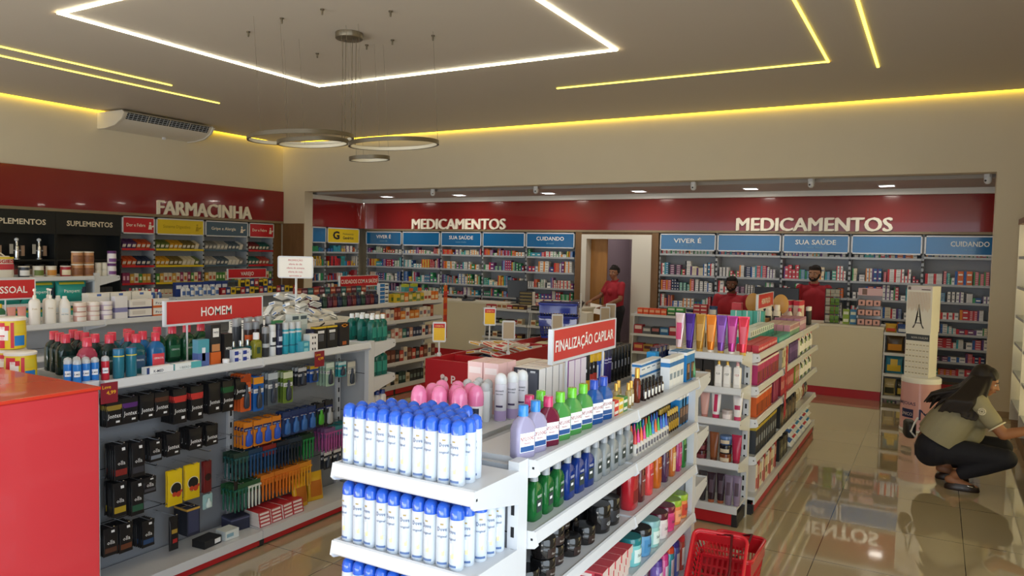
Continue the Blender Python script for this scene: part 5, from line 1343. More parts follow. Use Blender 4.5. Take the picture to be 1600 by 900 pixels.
hang(kind('slimblk', lambda: pouch(.06, .20, .02, BLK, [('gold_mark', .2, .8, .5, .62, C('#b0903a')), ('red_mark', .3, .8, .22, .34, C('#b02a2c'))])), 'hanging_packet', 'slim black packet with red mark hanging lowest', 'packet', 2.72, .335, .20, 1, 'slim black packet')
hang(kind('bluebox', lambda: carton(.085, .06, .16, C('#2a2f45'), C('#20242f'), [(.1, .9, .1, .9, C('#3c4260')), (0, 1, .92, 1, C('#c9a24a'))])), 'hanging_box', 'navy and gold hanging box', 'box', 2.835, .355, .16, 2, 'navy and gold hanging boxes', dx=.065)
hang(kind('tealbox', lambda: blister(.07, .09, C('#9fc6c9'), C('#cfe3e3'))), 'hanging_card', 'pale teal card below the empty hook', 'card', 2.95, .40, .09, 1, 'pale teal card')
hang(kind('tinyblk', lambda: pouch(.03, .11, .008, BLK)), 'hanging_packet', 'tiny black packet hanging on the centre upright', 'packet', 3.16, .43, .11, 1, 'tiny black packet')
for (y, z) in ((2.60, .66), (2.95, .66), (2.83, .45), (2.66, .42), (3.18, .70)): hook(y, z)
# blades and razors, right half
def gcard(c, band, txt, h, w=.085, prod='#3a4250', bc='#e8e8ea'): return blister(w, h, C(c), C(prod, .3), [('top_band', .03, .97, .78, .97, C(band)), ('name_band', .05, .95, .52, .64, C(bc))], [(txt, 0, h * .55, .014, .06)], C('#1c2a5a'), .46, .5)
GA = [(3.235, 1.085, .235, '#d6602a', '#b84a1c', '', 'orange', 4), (3.335, 1.06, .225, '#1f62b4', '#f2a22a', 'Gillette', 'blue', 4), (3.455, 1.07, .22, '#5a6570', '#c8d3da', 'Gillette', 'silver', 3), (3.585, 1.06, .215, '#6f8a3a', '#dfe6c8', 'Gillette', 'olive green', 3), (3.715, 1.07, .13, '#33373f', '#d8dadd', '', 'dark grey', 3), (3.83, 1.07, .12, '#2456b0', '#e8c03a', 'Gillette', 'bright blue', 3),
      (3.985, 1.07, .17, '#a9c8b4', '#dceee4', '', 'pale green', 4), (4.115, 1.06, .11, '#3aa6b4', '#d9eef0', '', 'teal', 2), (4.215, 1.05, .18, '#b7b9b4', '#d8d4c4', '', 'grey', 1)]
for (y, zt, h, c, b, t, nm, n) in GA:
    hang(kind('gc' + c, lambda: gcard(c, b, t or 'lâmina', h)), 'razor_card', nm + ' razor card in the top line right of the black packets', 'razor', y, zt, h, n, 'razor cards, top line', dx=.028)
def rcard(c, top, h=.2): return blister(.075, h, C(top), C(c, .25), [('name_band', .05, .95, .66, .8, C('#1a2c66'))], [('Gillette', 0, h * .69, .013, .055)], WHT, .5, .7)
for i in range(4): hang(kind('rc_or', lambda: rcard('#2f5fd0', '#e38a2a', .165)), 'razor_card', '%s orange-topped blue razor card in the second line' % ordn(i), 'razor', 3.255 + .078 * i, .775, .165, 4, 'orange-topped razor cards', dx=.03)
for i in range(4): hang(kind('rc_bl', lambda: rcard('#3a6fb8', '#2a3f70', .165)), 'razor_card', '%s navy razor card in the second line' % ordn(i), 'razor', 3.575 + .078 * i, .785, .165, 3, 'navy razor cards', dx=.03)
hang(kind('rc_gr', lambda: rcard('#4fae3a', '#2a2e33', .165)), 'razor_card', 'green and black razor card in the second line', 'razor', 3.895, .79, .165, 3, 'green razor card', dx=.03)
hang(kind('rc_si', lambda: rcard('#aab0b8', '#2a2e33', .185)), 'razor_card', 'tall silver and black razor card in the second line', 'razor', 3.98, .80, .185, 2, 'silver razor card', dx=.03)
def dispo(c, top, h=.15):
    def hdl(bm):
        for k in range(4):
            x = -.042 + .028 * k
            loft(bm, [(0, .005, .004, 3), (h * .5, .0065, .005, 3), (h * .86, .004, .004, 3)], 8, 0, x, -.006)
            B(bm, x - .012, x + .012, -.012, -.002, h * .86, h * .94)
    return [part('card', lambda bm: B(bm, -.056, .056, -.001, .001, h * .68, h + .02), C(top)), part('razors', hdl, C(c, .3))]
DR = [(.60, [(3.20, '#285a5c', '#2b4038', 'green'), (3.315, '#24507e', '#22405f', 'blue'), (3.43, '#24507e', '#8a2a2a', 'blue and red'), (3.545, '#1b2f4a', '#1d2a3a', 'navy'), (3.66, '#1f2a33', '#2a3a4a', 'black'), (3.775, '#2a8a4a', '#1d3a2a', 'black and green'), (3.99, '#b05a9a', '#7a5a8a', 'pink'), (4.10, '#b05a9a', '#3a8a94', 'pink and teal'), (4.20, '#b05a9a', '#3a8a94', 'last pink')]),
      (.40, [(3.19, '#2a6a5a', '#2f5a3a', 'white and green'), (3.30, '#dfe8e0', '#2f5a3a', 'white')]), (.41, [(3.415, '#e07a2a', '#d9822e', 'first orange'), (3.53, '#e07a2a', '#d9822e', 'second orange'), (3.645, '#e58a2e', '#d9822e', 'third orange'), (3.755, '#e5a52e', '#d9922e', 'fourth orange')])]
for (zt, items) in DR:
    for (y, c, t, nm) in items:
        hang(kind('dp' + c + t, lambda: dispo(c, t)), 'disposable_razors', '%s disposable razor pack in the %s line' % (nm, 'third' if zt > .5 else 'lowest'), 'razor', y, zt - .004, .172, 4, 'disposable razor packs', dx=.034)
ybag = kind('ybag', lambda: bagk(.13, .20, .05, C('#d9a91f', .3), [('orange_print', .15, .85, .15, .7, C('#b86a1c'))]))
place(ybag, 'razor_bag', 'yellow razor bag leaning on the base deck', 'bag', (-3.74, 3.70, .102), HALF, 'yellow razor bags', rot=(-.15, 0, HALF))
place(ybag, 'razor_bag', 'yellow razor bag farther along the base deck', 'bag', (-3.76, 3.86, .102), HALF, 'yellow razor bags', rot=(-.15, 0, HALF - .2))
for i, y in enumerate((3.97, 4.07)): hang(kind('gc#33373f', None), 'razor_card', '%s dark card low at the far end of the razor wall' % ['near', 'far'][i], 'razor', y, .43, .13, 2, 'low dark cards', dx=.03)
ZB = .1022
place(carton(.13, .10, .045, C('#232529'), C('#1d1f22'), [(.6, .95, .2, .8, WHT)]), 'flat_box', 'black flat box with white label on the base deck', 'box', (-3.73, 2.93, ZB), HALF + .1)
place(carton(.10, .09, .055, C('#dfe6e4'), C('#d3dfe2'), [(.1, .6, .3, .7, C('#8fb4c4'))]), 'flat_box', 'pale carton between the black and navy boxes on the base deck', 'box', (-3.72, 3.07, ZB), HALF)
place(carton(.13, .11, .085, C('#2c3148'), C('#353b58'), [(0, 1, .8, .9, C('#5a6080'))]), 'flat_box', 'navy box on the base deck by the centre upright', 'box', (-3.80, 3.20, ZB), HALF - .15)
rw = kind('redwhite', lambda: carton(.09, .14, .022, C('#c0303a'), C('#efe6e2'), [(.1, .9, .2, .8, C('#f2e9e6'))]))
for i in range(16):
    r, l = i % 4, i // 4
    place(rw, 'flat_packet', 'red and white flat packet, %s pile, %s layer, razor wall base' % (ordn(r), ordn(l)), 'packet', (-3.74 - .004 * l, 3.33 + .095 * r, ZB + .0225 * l), HALF + .06 * ((l * 3 + r) % 3 - 1), 'flat red and white packets')
# price tags on the HOMEM rail
for (y, lab) in ((2.255, 'dark red price tag on the near end of the HOMEM rail'), (3.735, 'dark red price tag on the far half of the HOMEM rail')):
    t = thing('price_tag', lab, 'sign', (-3.612, y, 1.085), HALF)
    b = boxobj('card', -.045, .045, -.002, 0, 0, .105, C('#8a2030'), t)
    bm = NB(); put_text(bm, 'Leve', flat(-.0028, -.015, .075), .025, .045, .01); put_text(bm, '4,99', flat(-.0028, .01, .045), .026, .05, .02); obj('lettering', bm, C('#f0b52c'), b)

# ------------------------------------------------------------------ top of the HOMEM gondola
X1, ZT1 = -3.70, 1.1902
km = kind('kmed', lambda: spray(C('#2f7fd0', .25), C('#e8eef2', .15, trans=.4), .125, .0195, [('K-MED', 0, .045, .011, .026)], [('label_sticker', -.014, .014, .036, .064, C('#f2f4f8'))], True))
for i, (x, y) in enumerate(((-3.70, 2.145), (-3.70, 2.19), (-3.70, 2.235), (-3.745, 2.125), (-3.745, 2.17), (-3.745, 2.215), (-3.79, 2.15), (-3.79, 2.195))):
    place(km, 'small_spray', '%s blue and white small spray in the cluster at the near end' % ['near front', 'middle front', 'far front', 'near middle-line', 'centre', 'far middle-line', 'near rear', 'far rear'][i], 'spray bottle', (x, y, ZT1), HALF - .5, 'blue and white small sprays')
place(spray(C('#c92c3c', .25), C('#e8eef2', .15, trans=.4), .125, .0195, [('K-MED', 0, .045, .011, .026)], [('label_sticker', -.014, .014, .036, .064, C('#f2f4f8'))]), 'small_spray', 'red and white small spray beside the blue ones', 'spray bottle', (-3.70, 2.29, ZT1), HALF - .5)
tl = kind('tealcan', lambda: spray(C('#2f7f95', .15, trans=.2), C('#1e6f96', .2), .155, .028, (), [('yellow_ring', -.042, .042, .114, .12, C('#d5c64a'))], False))
place(tl, 'gel_jar', 'near teal cylinder with yellow ring in front of the mouthwash', 'bottle', (-3.69, 2.355, ZT1), HALF, 'teal cylinders'); place(tl, 'gel_jar', 'far teal cylinder with yellow ring in front of the mouthwash', 'bottle', (-3.69, 2.425, ZT1), HALF, 'teal cylinders')
MR = glossy('#d83a50')
def mw(c, lab='#2b3f6a', h=.17): return bottle(h, .045, .032, 4, .045, .016, .045, .021, gel(c), MR, (.034, .03, .10, C(lab)), [('CEPACOL', 0, .07, .014, .056)], WHT, capp=3)
MWK = {'d': lambda: mw('#24403c', '#31504c'), 'p': lambda: mw('#d8506a', '#d8506a'), 't': lambda: mw('#1f6f7c', '#274a6a'), 'b': lambda: mw('#2a7fc4', '#d8434f')}
MW = [('d', -4.02, 2.27), ('d', -4.02, 2.375), ('d', -4.11, 2.29), ('d', -4.11, 2.395), ('d', -4.20, 2.31), ('d', -4.20, 2.415), ('p', -3.80, 2.255), ('d', -3.92, 2.37), ('d', -3.84, 2.40), ('t', -3.93, 2.47), ('t', -3.84, 2.51), ('t', -3.76, 2.50), ('b', -3.93, 2.58), ('b', -3.85, 2.60), ('b', -3.75, 2.61), ('b', -4.02, 2.62)]
mn = {'d': 'dark green', 'p': 'pink', 't': 'teal', 'b': 'blue'}
cnt = {}
for (c, x, y) in MW:
    cnt[c] = cnt.get(c, 0) + 1
    place(kind('mw' + c, MWK[c]), 'mouthwash_bottle', ('lone pink mouthwash bottle with red cap on the HOMEM gondola' if c == 'p' else '%s mouthwash bottle with red cap, %s of its colour from the near end' % (mn[c], ordn(cnt[c] - 1))), 'bottle', (x, y, ZT1), HALF - .1, 'red-capped mouthwash bottles')
def box1(key, lab, x, y, w, d, h, main, side=None, bands=(), wd=(), wc=None, rz=HALF, group=None, z=ZT1, nm='carton_box'):
    place(kind(key, lambda: carton(w, d, h, C(main), C(side or main), [(a, b, c, e, C(m)) for (a, b, c, e, m) in bands], wd, wc)), nm, lab, 'carton', (x, y, z), rz, group)
box1('kmedbox', 'long white lying carton with a blue oval at the front of the HOMEM rail', -3.66, 2.56, .16, .045, .042, '#f0f1f2', None, [(0, .1, 0, 1, '#2b3f7a')], [('K-MED', -.01, .012, .02, .06)])
box1('uberbox', 'long white and teal lying carton behind the first lying carton', -3.66, 2.735, .17, .045, .042, '#eef3f2', '#7fc2c4', [(.6, 1, 0, 1, '#59b3b8')], [('UBERDI', -.02, .012, .018, .07)], C('#9ba6a6'))
for i in range(4): place(kind('mwg', lambda: mw('#1d5a3c', '#2f6a4a')), 'mouthwash_bottle', '%s green bottle behind the HOMEM sign post' % ordn(i), 'bottle', (-3.98, 2.78 + .1 * i, ZT1), HALF, 'green bottles behind the sign post')
box1('trig', 'teal and violet tall carton left of the round-logo carton', -3.70, 2.865, .075, .05, .155, '#4f9fb0', '#6aa9c4', [(0, 1, 0, .5, '#5a6fae'), (.35, .65, .2, .7, '#ecebf2')])
box1('veetb', 'tall black and orange carton with a white round logo', -3.72, 2.965, .07, .05, .235, '#26262a', None, [(.2, .8, .68, .9, '#eceae6'), (0, 1, 0, .3, '#d9682a'), (.1, .9, .32, .5, '#c98a5a')], [('very', 0, .183, .02, .035)])
box1('menb', 'black carton lettered MEN on the HOMEM gondola', -3.70, 3.04, .06, .05, .175, '#1c1d20', None, [(.1, .9, .42, .56, '#2a2c30')], [('MEN', 0, .08, .02, .04)], WHT)
place(jar(.03, .02, .012, WHT, WHT), 'small_jar', 'tiny white jar before the black MEN carton', 'jar', (-3.65, 3.0, ZT1), 0)
for i in range(4): box1('tinyblue', '%s tiny blue and white carton in the stack by the teal flasks' % ['lower near', 'lower far', 'upper near', 'upper far'][i], -3.655, 3.075 + .062 * (i % 2), .055, .05, .038, '#efeff4', '#dfe3ee', [(0, .5, .2, .8, '#2a3f9a')], [('Trivy', .0, .014, .014, .03)], C('#2a3f9a'), group='tiny blue and white cartons', z=ZT1 + .0386 * (i // 2))
aft = kind('after', lambda: bottle(.085, .024, .02, 4, .012, .010, .035, .011, gel('#2a6f7a'), C('#b9c0c4', .15, metal=.8), (.017, .02, .055, C('#d8e4e4'))))
for i in range(3): place(aft, 'aftershave_flask', '%s teal flask with silver cap on the HOMEM gondola' % ordn(i), 'bottle', (-3.72, 3.11 + .055 * i, ZT1), HALF, 'teal flasks')
place(bottle(.12, .034, .024, 4, .02, .016, .04, .02, gel('#a8a83a'), WHT, (.014, .03, .07, C('#2d4a3a'))), 'lotion_bottle', 'olive yellow bottle with white cap on the HOMEM gondola', 'bottle', (-3.70, 3.27, ZT1), HALF)
def can(key, lab, x, y, body, cap, bands=(), h=.19, r=.024, group=None, z=None): place(kind(key, lambda: spray(C(body, .28), C(cap, .28), h, r, (), [(n, a, b, c, e, C(m)) for (n, a, b, c, e, m) in bands], False)), 'spray_can', lab, 'spray can', (x, y, ZT1 if z is None else z), HALF, group)
for i in range(2): can('orcan', '%s black spray can with orange band and clear cap' % ['near', 'far'][i], -3.82, 3.31 + .06 * i, '#3a2a26', '#8a8d92', [('orange_band', -.04, .04, .10, .135, '#e0642a')], .215, .028, 'orange-banded spray cans')
can('dkcan', 'dark foam can right of the olive bottle', -3.70, 3.345, '#3a3c40', '#8f9296', [('grey_band', -.035, .035, .06, .085, '#b5b9bd')])
can('whcan', 'white spray can with round black logo', -3.70, 3.40, '#e8eaec', '#d5d8da', [('black_logo', -.016, .016, .09, .12, '#22252c'), ('black_band', -.03, .03, .06, .07, '#22252c')], .2)
can('nvcan', 'navy spray can with pale logo', -3.70, 3.455, '#232a4a', '#1c2138', [('pale_logo', -.016, .016, .09, .12, '#c8cfe0'), ('pale_band', -.03, .03, .05, .062, '#c8cfe0')], .205)
for i in range(3): can('tlcan', '%s turquoise shaving foam can with silver top' % ordn(i), -3.70, 3.51 + .056 * i, '#2fa3b8', '#c6cacc', [('silver_ring', -.036, .036, .135, .147, '#d3d7da'), ('dark_band', -.036, .036, .05, .06, '#1d6f86')], .205, .0245, 'turquoise foam cans')
for i in range(2): box1('tealsm', '%s small turquoise carton by the foam cans' % ['lower', 'upper'][i], -3.66, 3.635, .06, .05, .036, '#3f9fb8', '#5fb2c6', [(.2, .8, .2, .8, '#8fd0d8')], group='small turquoise cartons', z=ZT1 + .0366 * i)
for i in range(3): box1('whitesm', '%s white carton with dark dots in the stack before the black cartons' % ['lowest', 'middle', 'top'][i], -3.67, 3.71, .075, .06, .038, '#eceae8', '#e4e2e0', [(.3, .45, .2, .6, '#2c2c34'), (.6, .75, .2, .6, '#2c2c34')], group='dotted white cartons', z=ZT1 + .0386 * i)
for i in range(2): box1('bb', '%s black carton with yellow top band and machine print' % ['near', 'far'][i], -3.70, 3.815 + .11 * i, .10, .05, .155, '#1d1d20', '#27272b', [(0, 1, .92, 1, '#d8b52a'), (.25, .75, .35, .65, '#5d5f66'), (.2, .8, .70, .82, '#e6e6e6')], group='black cartons with yellow bands')
box1('bo', 'black carton with orange triangle at the far end of the HOMEM gondola', -3.70, 4.05, .10, .05, .165, '#222024', '#2a282c', [(.35, .65, .82, .96, '#d88a2a'), (.2, .8, .86, .93, '#d88a2a'), (.3, .7, .05, .2, '#b05a2a')])
box1('navys', 'slim navy carton left of the black yellow-banded cartons', -3.72, 3.755, .03, .05, .14, '#2b2f4a', '#2b2f4a', [(.2, .8, .2, .85, '#8f93b4')])
for i in range(2): box1('palet', 'tall pale grey-green carton, %s, behind the dotted white ones' % ['near', 'far'][i], -3.83, 3.70 + .075 * i, .07, .06, .24, '#cfd8d4', '#dfe4e0', [(.1, .9, .85, .95, '#4a5a66'), (.1, .9, .1, .7, '#bccac4')], group='tall pale cartons')
box1('greenc', 'green carton among the grey-capped cans', -3.88, 3.60, .08, .05, .2, '#3f8a5a', '#4f9a6a', [(0, 1, .5, .62, '#8fc4a0')])
for i in range(7): can('gcap', '%s grey-capped spray can in the line behind the foam cans' % ordn(i), -3.90 - .03 * (i % 2), 3.28 + .045 * i, '#4a4d52', '#a9abad', (), .235, .022, 'grey-capped spray cans')
# far-end mouthwash with white caps
mwt = kind('whitecap', lambda: bottle(.17, .036, .026, 4, .03, .014, .032, .018, gel('#1d7f74'), C('#eef0f2', .3), (.027, .03, .11, C('#2a8f84'))))
for i in range(9):
    r, c = divmod(i, 3)
    place(mwt, 'mouthwash_bottle', 'teal mouthwash bottle with white cap, %s line from the aisle, %s along' % (ordn(r), ordn(c)), 'bottle', (-3.71 - .10 * r, 4.39 + .062 * c, 1.1852), HALF + .1, 'white-capped teal mouthwash bottles')
for i in range(6): place(mwt, 'mouthwash_bottle', 'teal mouthwash bottle on the second end shelf, %s along the %s line' % (ordn(i % 3), ['aisle', 'inner'][i // 3]), 'bottle', (-3.71 - .10 * (i // 3), 4.39 + .065 * (i % 3), .9202), HALF, 'teal mouthwash on the second end shelf')
for i in range(6): place(kind('navybrush', lambda: bottle(.15, .03, .022, 4, .02, .014, .03, .022, C('#e6e8ee', .3), glossy('#24408f'))), 'lotion_bottle', 'white bottle with blue cap on the third end shelf, %s along the %s line' % (ordn(i % 3), ['aisle', 'inner'][i // 3]), 'bottle', (-3.71 - .10 * (i // 3), 4.39 + .065 * (i % 3), .6202), HALF, 'blue-capped white bottles on the third end shelf')
# milk-powder tubs on the near end shelf
def tub(): 
    P = jar(.165, .072, .016, C('#e8c92a', .35), C('#ece6dc', .35))
    bs = [(0, .062), (.006, .07), (.0825, .072), (.149, .068)]
    for (n, u0, u1, z0, z1, m) in (('red_print', -.07, -.02, .01, .14, '#cf2a35'), ('white_chick', -.045, -.005, .05, .12, '#f3efe6'), ('red_disc', -.02, .0, .10, .125, '#cf2a35'), ('red_print', .005, .02, .01, .14, '#cf2a35'), ('blue_panel', .022, .075, .02, .072, '#2a7fc8'), ('yellow_panel', .022, .072, .085, .13, '#dcc63a')):
        P.append(part(n, lambda bm: patch(bm, bs, u0, u1, z0, z1, .0012), C(m), 0))
    return P
for i, (x, y, z, lab) in enumerate(((-4.03, 2.05, 0, 'lower right'), (-4.175, 2.075, 0, 'lower left'), (-4.165, 2.07, 1, 'upper'))):
    place(kind('tub', tub), 'milk_tub', '%s yellow and red powder tub behind the red cabinet' % lab, 'tub', (x, y, 1.1705 + .1655 * z), 1.05, 'yellow and red powder tubs')
# ------------------------------------------------------------------ heap of white packs in the white bin
wp = kind('wpack', lambda: carton(.075, .10, .028, C('#eeece6'), C('#e6e4de'), [(.1, .9, .25, .6, C('#3a66a8'))]))
wp2 = kind('wpack2', lambda: carton(.07, .11, .025, C('#f0efec'), C('#e9e7e2'), [(0, .4, .2, .8, C('#6a8fc0'))], top=C('#f2f0ec')))
wp3 = kind('wpack3', lambda: carton(.05, .12, .03, C('#efece4'), C('#dfe6ee'), [(0, 1, .3, .5, C('#2b2d38'))], top=C('#e8ecef')))
n = 0
for L in range(5):
    hx_, hy_ = .385 - .05 * L, .305 - .04 * L
    nx, ny = max(1, int(2 * hx_ / .118)), max(1, int(2 * hy_ / .125))
    for i in range(nx * ny):
        ix, iy = i % nx, i // nx
        place((wp, wp2, wp3)[(i + L) % 3], 'white_pack', 'small white pack in the heap, %s layer, %s column, %s row' % (ordn(L), ordn(ix), ordn(iy)), 'pack', (-5.12 - hx_ + (ix + .5) * 2 * hx_ / nx + random.uniform(-.012, .012), 5.0 - hy_ + (iy + .5) * 2 * hy_ / ny + random.uniform(-.012, .012), 1.16 + .062 * L + random.uniform(0, .01)), 0, 'small white packs in the heap',
              rot=(random.uniform(-.5, .5), random.uniform(-.5, .5), random.uniform(-.5, .5)))
# packets heaped in the red bin
for i in range(30):
    c = ['#efece6', '#f0ead8', '#eef0f0'][i % 3]; b = ['#d9a52a', '#c9563a', '#c93a3a', '#5a7fb0'][i % 4]
    k = kind('rbp' + c + b, lambda: carton(.12, .16, .022, C(c), C('#e6e2d8'), [(.1, .9, .2, .8, C(b))], top=C(c)))
    t = kind('rbq' + c + b, lambda: k[:1] + [part('top_print', lambda bm: (B(bm, -.05, .02, -.06, -.01, .0221, .0226), B(bm, -.05, .045, .02, .05, .0221, .0226)), C(b), 0)])
    L, q = divmod(i, 12)
    place(t, 'carton_packet', 'white printed packet in the red bin, %s layer, %s' % (ordn(L), ordn(q)), 'packet', (-3.53 + .13 * (q % 3), 5.56 + .19 * (q // 3) + .04 * L, .905 + .072 * L), 0, 'packets heaped in the red bin', rot=(random.uniform(-.3, .3), random.uniform(-.3, .3), random.uniform(-.2, .2)))
for i in range(6):
    place(kind('clothy', lambda: bagk(.16, .22, .06, C('#e6dcb8', .5))), 'cloth_pack', 'cream soft pack in the far half of the red bin, %s along' % ordn(i), 'pack', (-3.49 + .18 * (i % 2), 6.74 + .24 * (i // 2), .925), 0, 'cream soft packs', rot=(1.45, 0, 0))
bb_ = kind('bluebasket', lambda: basket_kind('#25389a', '#1d2c7a'))
place(bb_, 'shopping_basket', 'dark blue shopping basket, the lower one on the red bin', 'basket', (-3.40, 6.99, 1.005), .35, 'blue shopping baskets')
pb_ = kind('pinkbasket', lambda: [(a, b, c, d) for (a, b, c, d) in basket_kind('#25389a', '#a82a5a')])
r_ = place(pb_, 'shopping_basket', 'dark blue basket with pink inside stacked on the lower blue one', 'basket', (-3.40, 6.99, 1.14), .35, 'blue shopping baskets')
boxobj('liner', -.185, .185, -.125, .125, .195, .205, C('#b02a5a'), r_)
# ------------------------------------------------------------------ helpers for well-filled shelves farther away
def fill(kinds, gl, a0, a1, x, z, name, cat, where, rz=HALF, axis='y', depth=2, dd=.09, gap=.006, group=None, jit=.006, hmax=None):
    """kinds: (key, mesh parts, width, colour word); fill from a0 to a1, `depth` items deep"""
    a = a0; i = 0
    while True:
        key, k, w, word = kinds[i % len(kinds)] if gl else random.choice(kinds)
        if a + w > a1: break
        reps = 1
        for d in range(depth):
            xx = x - dd * d * (1 if rz == HALF else -1) if axis == 'y' else x
            loc = (xx, a + w / 2, z) if axis == 'y' else (a + w / 2, x + dd * d, z)
            place(k, name, ('%s %s, %s of the %s line, %s' % (word, name.replace('_', ' '), ordn(i), ['front', 'second', 'third', 'back'][d], where) if depth > 1 else '%s %s, %s from left, %s' % (word, name.replace('_', ' '), ordn(i), where)), cat, loc, rz + random.uniform(-jit, jit) * 6, group or (name.replace('_', ' ') + 's, ' + where))
        a += w + gap; i += 1
def cb(word, w, d, h, main, side=None, bands=(), words=()):
    key = 'cb%s%s%s%s%s' % (word, w, h, main, side)
    return (key, kind(key, lambda: carton(w, d, h, C(main), C(side or main), [(a, b, c, e, C(m)) for (a, b, c, e, m) in bands], words)), w, word)
def bt(word, bh, hx, hy, c, cap, lab='#f0f0f0', ch=.03):
    key = 'bt%s%s%s%s' % (word, bh, c, cap)
    return (key, kind(key, lambda: bottle(bh, hx, hy, 3, bh * .18, .011, ch, .014, C(c, .15), C(cap, .3), (hx * .8, bh * .2, bh * .65, C(lab)))), hx * 2, word)
# ---- long right gondola: +X face
XR3 = -1.1415
W3 = 'right gondola'
red_s = cb('pink-red', .055, .05, .055, '#d0414f', '#c23a4a', [(.2, .8, .3, .6, '#f0c9cc')])
fill([red_s], 1, 5.66, 6.42, XR3, 1.1802, 'small_carton', 'carton', 'top of the ' + W3, depth=3, dd=.055)
teal = cb('teal-white', .075, .06, .075, '#dfeceb', '#cfe0dc', [(0, 1, 0, .35, '#3f9f98'), (.3, .6, .5, .9, '#4a6a66')])
teal2 = cb('teal', .07, .06, .045, '#3f9f98', '#4aa9a2', [(.1, .9, .2, .7, '#7cc4be')])
fill([teal2], 1, 6.0, 7.0, -1.28, 1.1802, 'flat_carton', 'carton', 'teal row on the ' + W3, depth=2, dd=.065)
fill([teal], 1, 6.0, 7.0, -1.28, 1.2257, 'white_carton', 'carton', 'upper teal-white row on the ' + W3, depth=2, dd=.065)
fill([teal2], 1, 6.45, 7.0, XR3, 1.1802, 'flat_carton', 'carton', 'front teal row on the ' + W3, depth=1)
pinkw = cb('pink and green', .06, .055, .10, '#e2d5d2', '#c98aa0', [(0, 1, 0, .45, '#7fa88f'), (.2, .8, .6, .9, '#b0506a')])
lilw = cb('lilac', .06, .055, .12, '#c99ab8', '#b885a8', [(.1, .9, .5, .8, '#efe0e8')])
fill([pinkw], 1, 7.02, 7.55, XR3 - .005, 1.1802, 'small_carton', 'carton', 'pink and green run, ' + W3, depth=4, dd=.06)
fill([lilw], 1, 7.56, 7.95, XR3 - .005, 1.1802, 'small_carton', 'carton', 'lilac run, ' + W3, depth=4, dd=.06)
wpk = kind('wpkb', lambda: bottle(.16, .03, .022, 3, .04, .013, .032, .015, C('#efe9e2', .25), C('#d8486a', .3), (.02, .03, .09, C('#e6dcd6'))))
for i in range(3): place(wpk, 'lotion_bottle', '%s white bottle with pink cap past the lilac cartons' % ordn(i), 'bottle', (-1.20 - .085 * (2 - i), 7.98 + .03 * i, 1.1802), HALF - .4, 'white bottles with pink caps')
rtop = kind('rtop', lambda: carton(.085, .06, .26, C('#e6d3cc'), C('#d9bfb9'), [(0, 1, .82, 1, C('#c9304a')), (.3, .7, .1, .7, C('#a84a5a'))]))
for i in range(4): place(rtop, 'tall_carton', 'tall pink carton with red top, %s by the far end of the right gondola' % ordn(i), 'carton', (-1.23 - .09 * (i % 2), 8.16 + .09 * (i // 2), 1.1802), HALF - .3, 'tall pink cartons with red tops')
for i in range(2): place(kind('blkw', lambda: spray(C('#2a2b30'), C('#e8e8ea'), .19, .025, (), (), False)), 'spray_can', '%s black can with white cap at the far corner of the right gondola' % ['near', 'far'][i], 'spray can', (-1.16, 8.36 + .08 * i, 1.1802), HALF, 'black cans with white caps')
# inner half of that top: pale boxes, blue cartons, gift boxes, round brushes
beige = cb('beige', .08, .06, .11, '#d9c4a0', '#cdb690', [(.2, .8, .4, .8, '#efe2c8')])
fill([beige], 1, 5.75, 6.7, -1.50, 1.1802, 'white_carton', 'carton', 'beige run on the inner half, ' + W3, depth=2, dd=.07)
for i in range(2): place(kind('ltb', lambda: carton(.08, .05, .22, C('#bfd6ea'), C('#a9c4dc'), [(.2, .8, .2, .3, C('#dfeaf3'))])), 'tall_carton', '%s tall pale blue carton before the seated man' % ['left', 'right'][i], 'carton', (-1.60 + .115 * i, 6.15, 1.1802), 0, 'tall pale blue cartons')
for i in range(3): place(kind('tq', lambda: carton(.10, .08, .20, C('#62c2b8'), C('#55b0a6'), [(.45, .55, 0, 1, C('#e9f2ef'))])), 'gift_box', '%s turquoise gift carton under the small red sign' % ordn(i), 'carton', (-1.62 + .105 * i * .9, 7.15 + .03 * i, 1.1802), 0, 'turquoise gift cartons')
place(kind('gred', lambda: carton(.09, .07, .26, C('#d0404a'), C('#b8343f'))), 'gift_box', 'red carton behind the turquoise gift cartons', 'carton', (-1.66, 7.33, 1.1802), 0)
for i in range(2):
    t = thing('paddle_brush', '%s wooden round brush standing before the dark screen' % ['left', 'right'][i], 'brush', (-1.62 + .27 * i, 7.85, 1.1802), .2, 'wooden round brushes')
    bm = NB(); loft(bm, [(-.012, .055, .075, 2), (0, .075, .10, 2), (.012, .06, .085, 2)], 24); obj('head', bm, C('#c79a5a', .4), t, (0, 0, .235), (HALF, 0, .0))
    bm = NB(); loft(bm, [(0, .02), (.03, .014), (.14, .013), (.16, .016)], 12); obj('handle', bm, C('#2a2320', .3), t)
for i in range(3): place(kind('wjar', lambda: bottle(.19, .035, .035, 2, .02, .022, .05, .028, C('#eae6da', .3), C('#f3f1ea', .3), (.03, .05, .13, C('#1f2432')))), 'lotion_bottle', '%s white-capped bottle with dark label behind the small red sign' % ordn(i), 'bottle', (-1.50 + .075 * i, 7.62 + .02 * i, 1.1802), 0, 'white-capped bottles behind the small red sign')
for i in range(4): place(kind('kraft', lambda: carton(.06, .06, .11, C('#b88a55'), C('#a87c48'), [(.2, .8, .3, .7, C('#d9b98a'))])), 'small_carton', 'brown kraft carton, %s behind the pink and green run' % ordn(i), 'carton', (-1.50 + .066 * (i % 2), 7.50 + .08 * (i // 2), 1.1802), 0, 'brown kraft cartons')
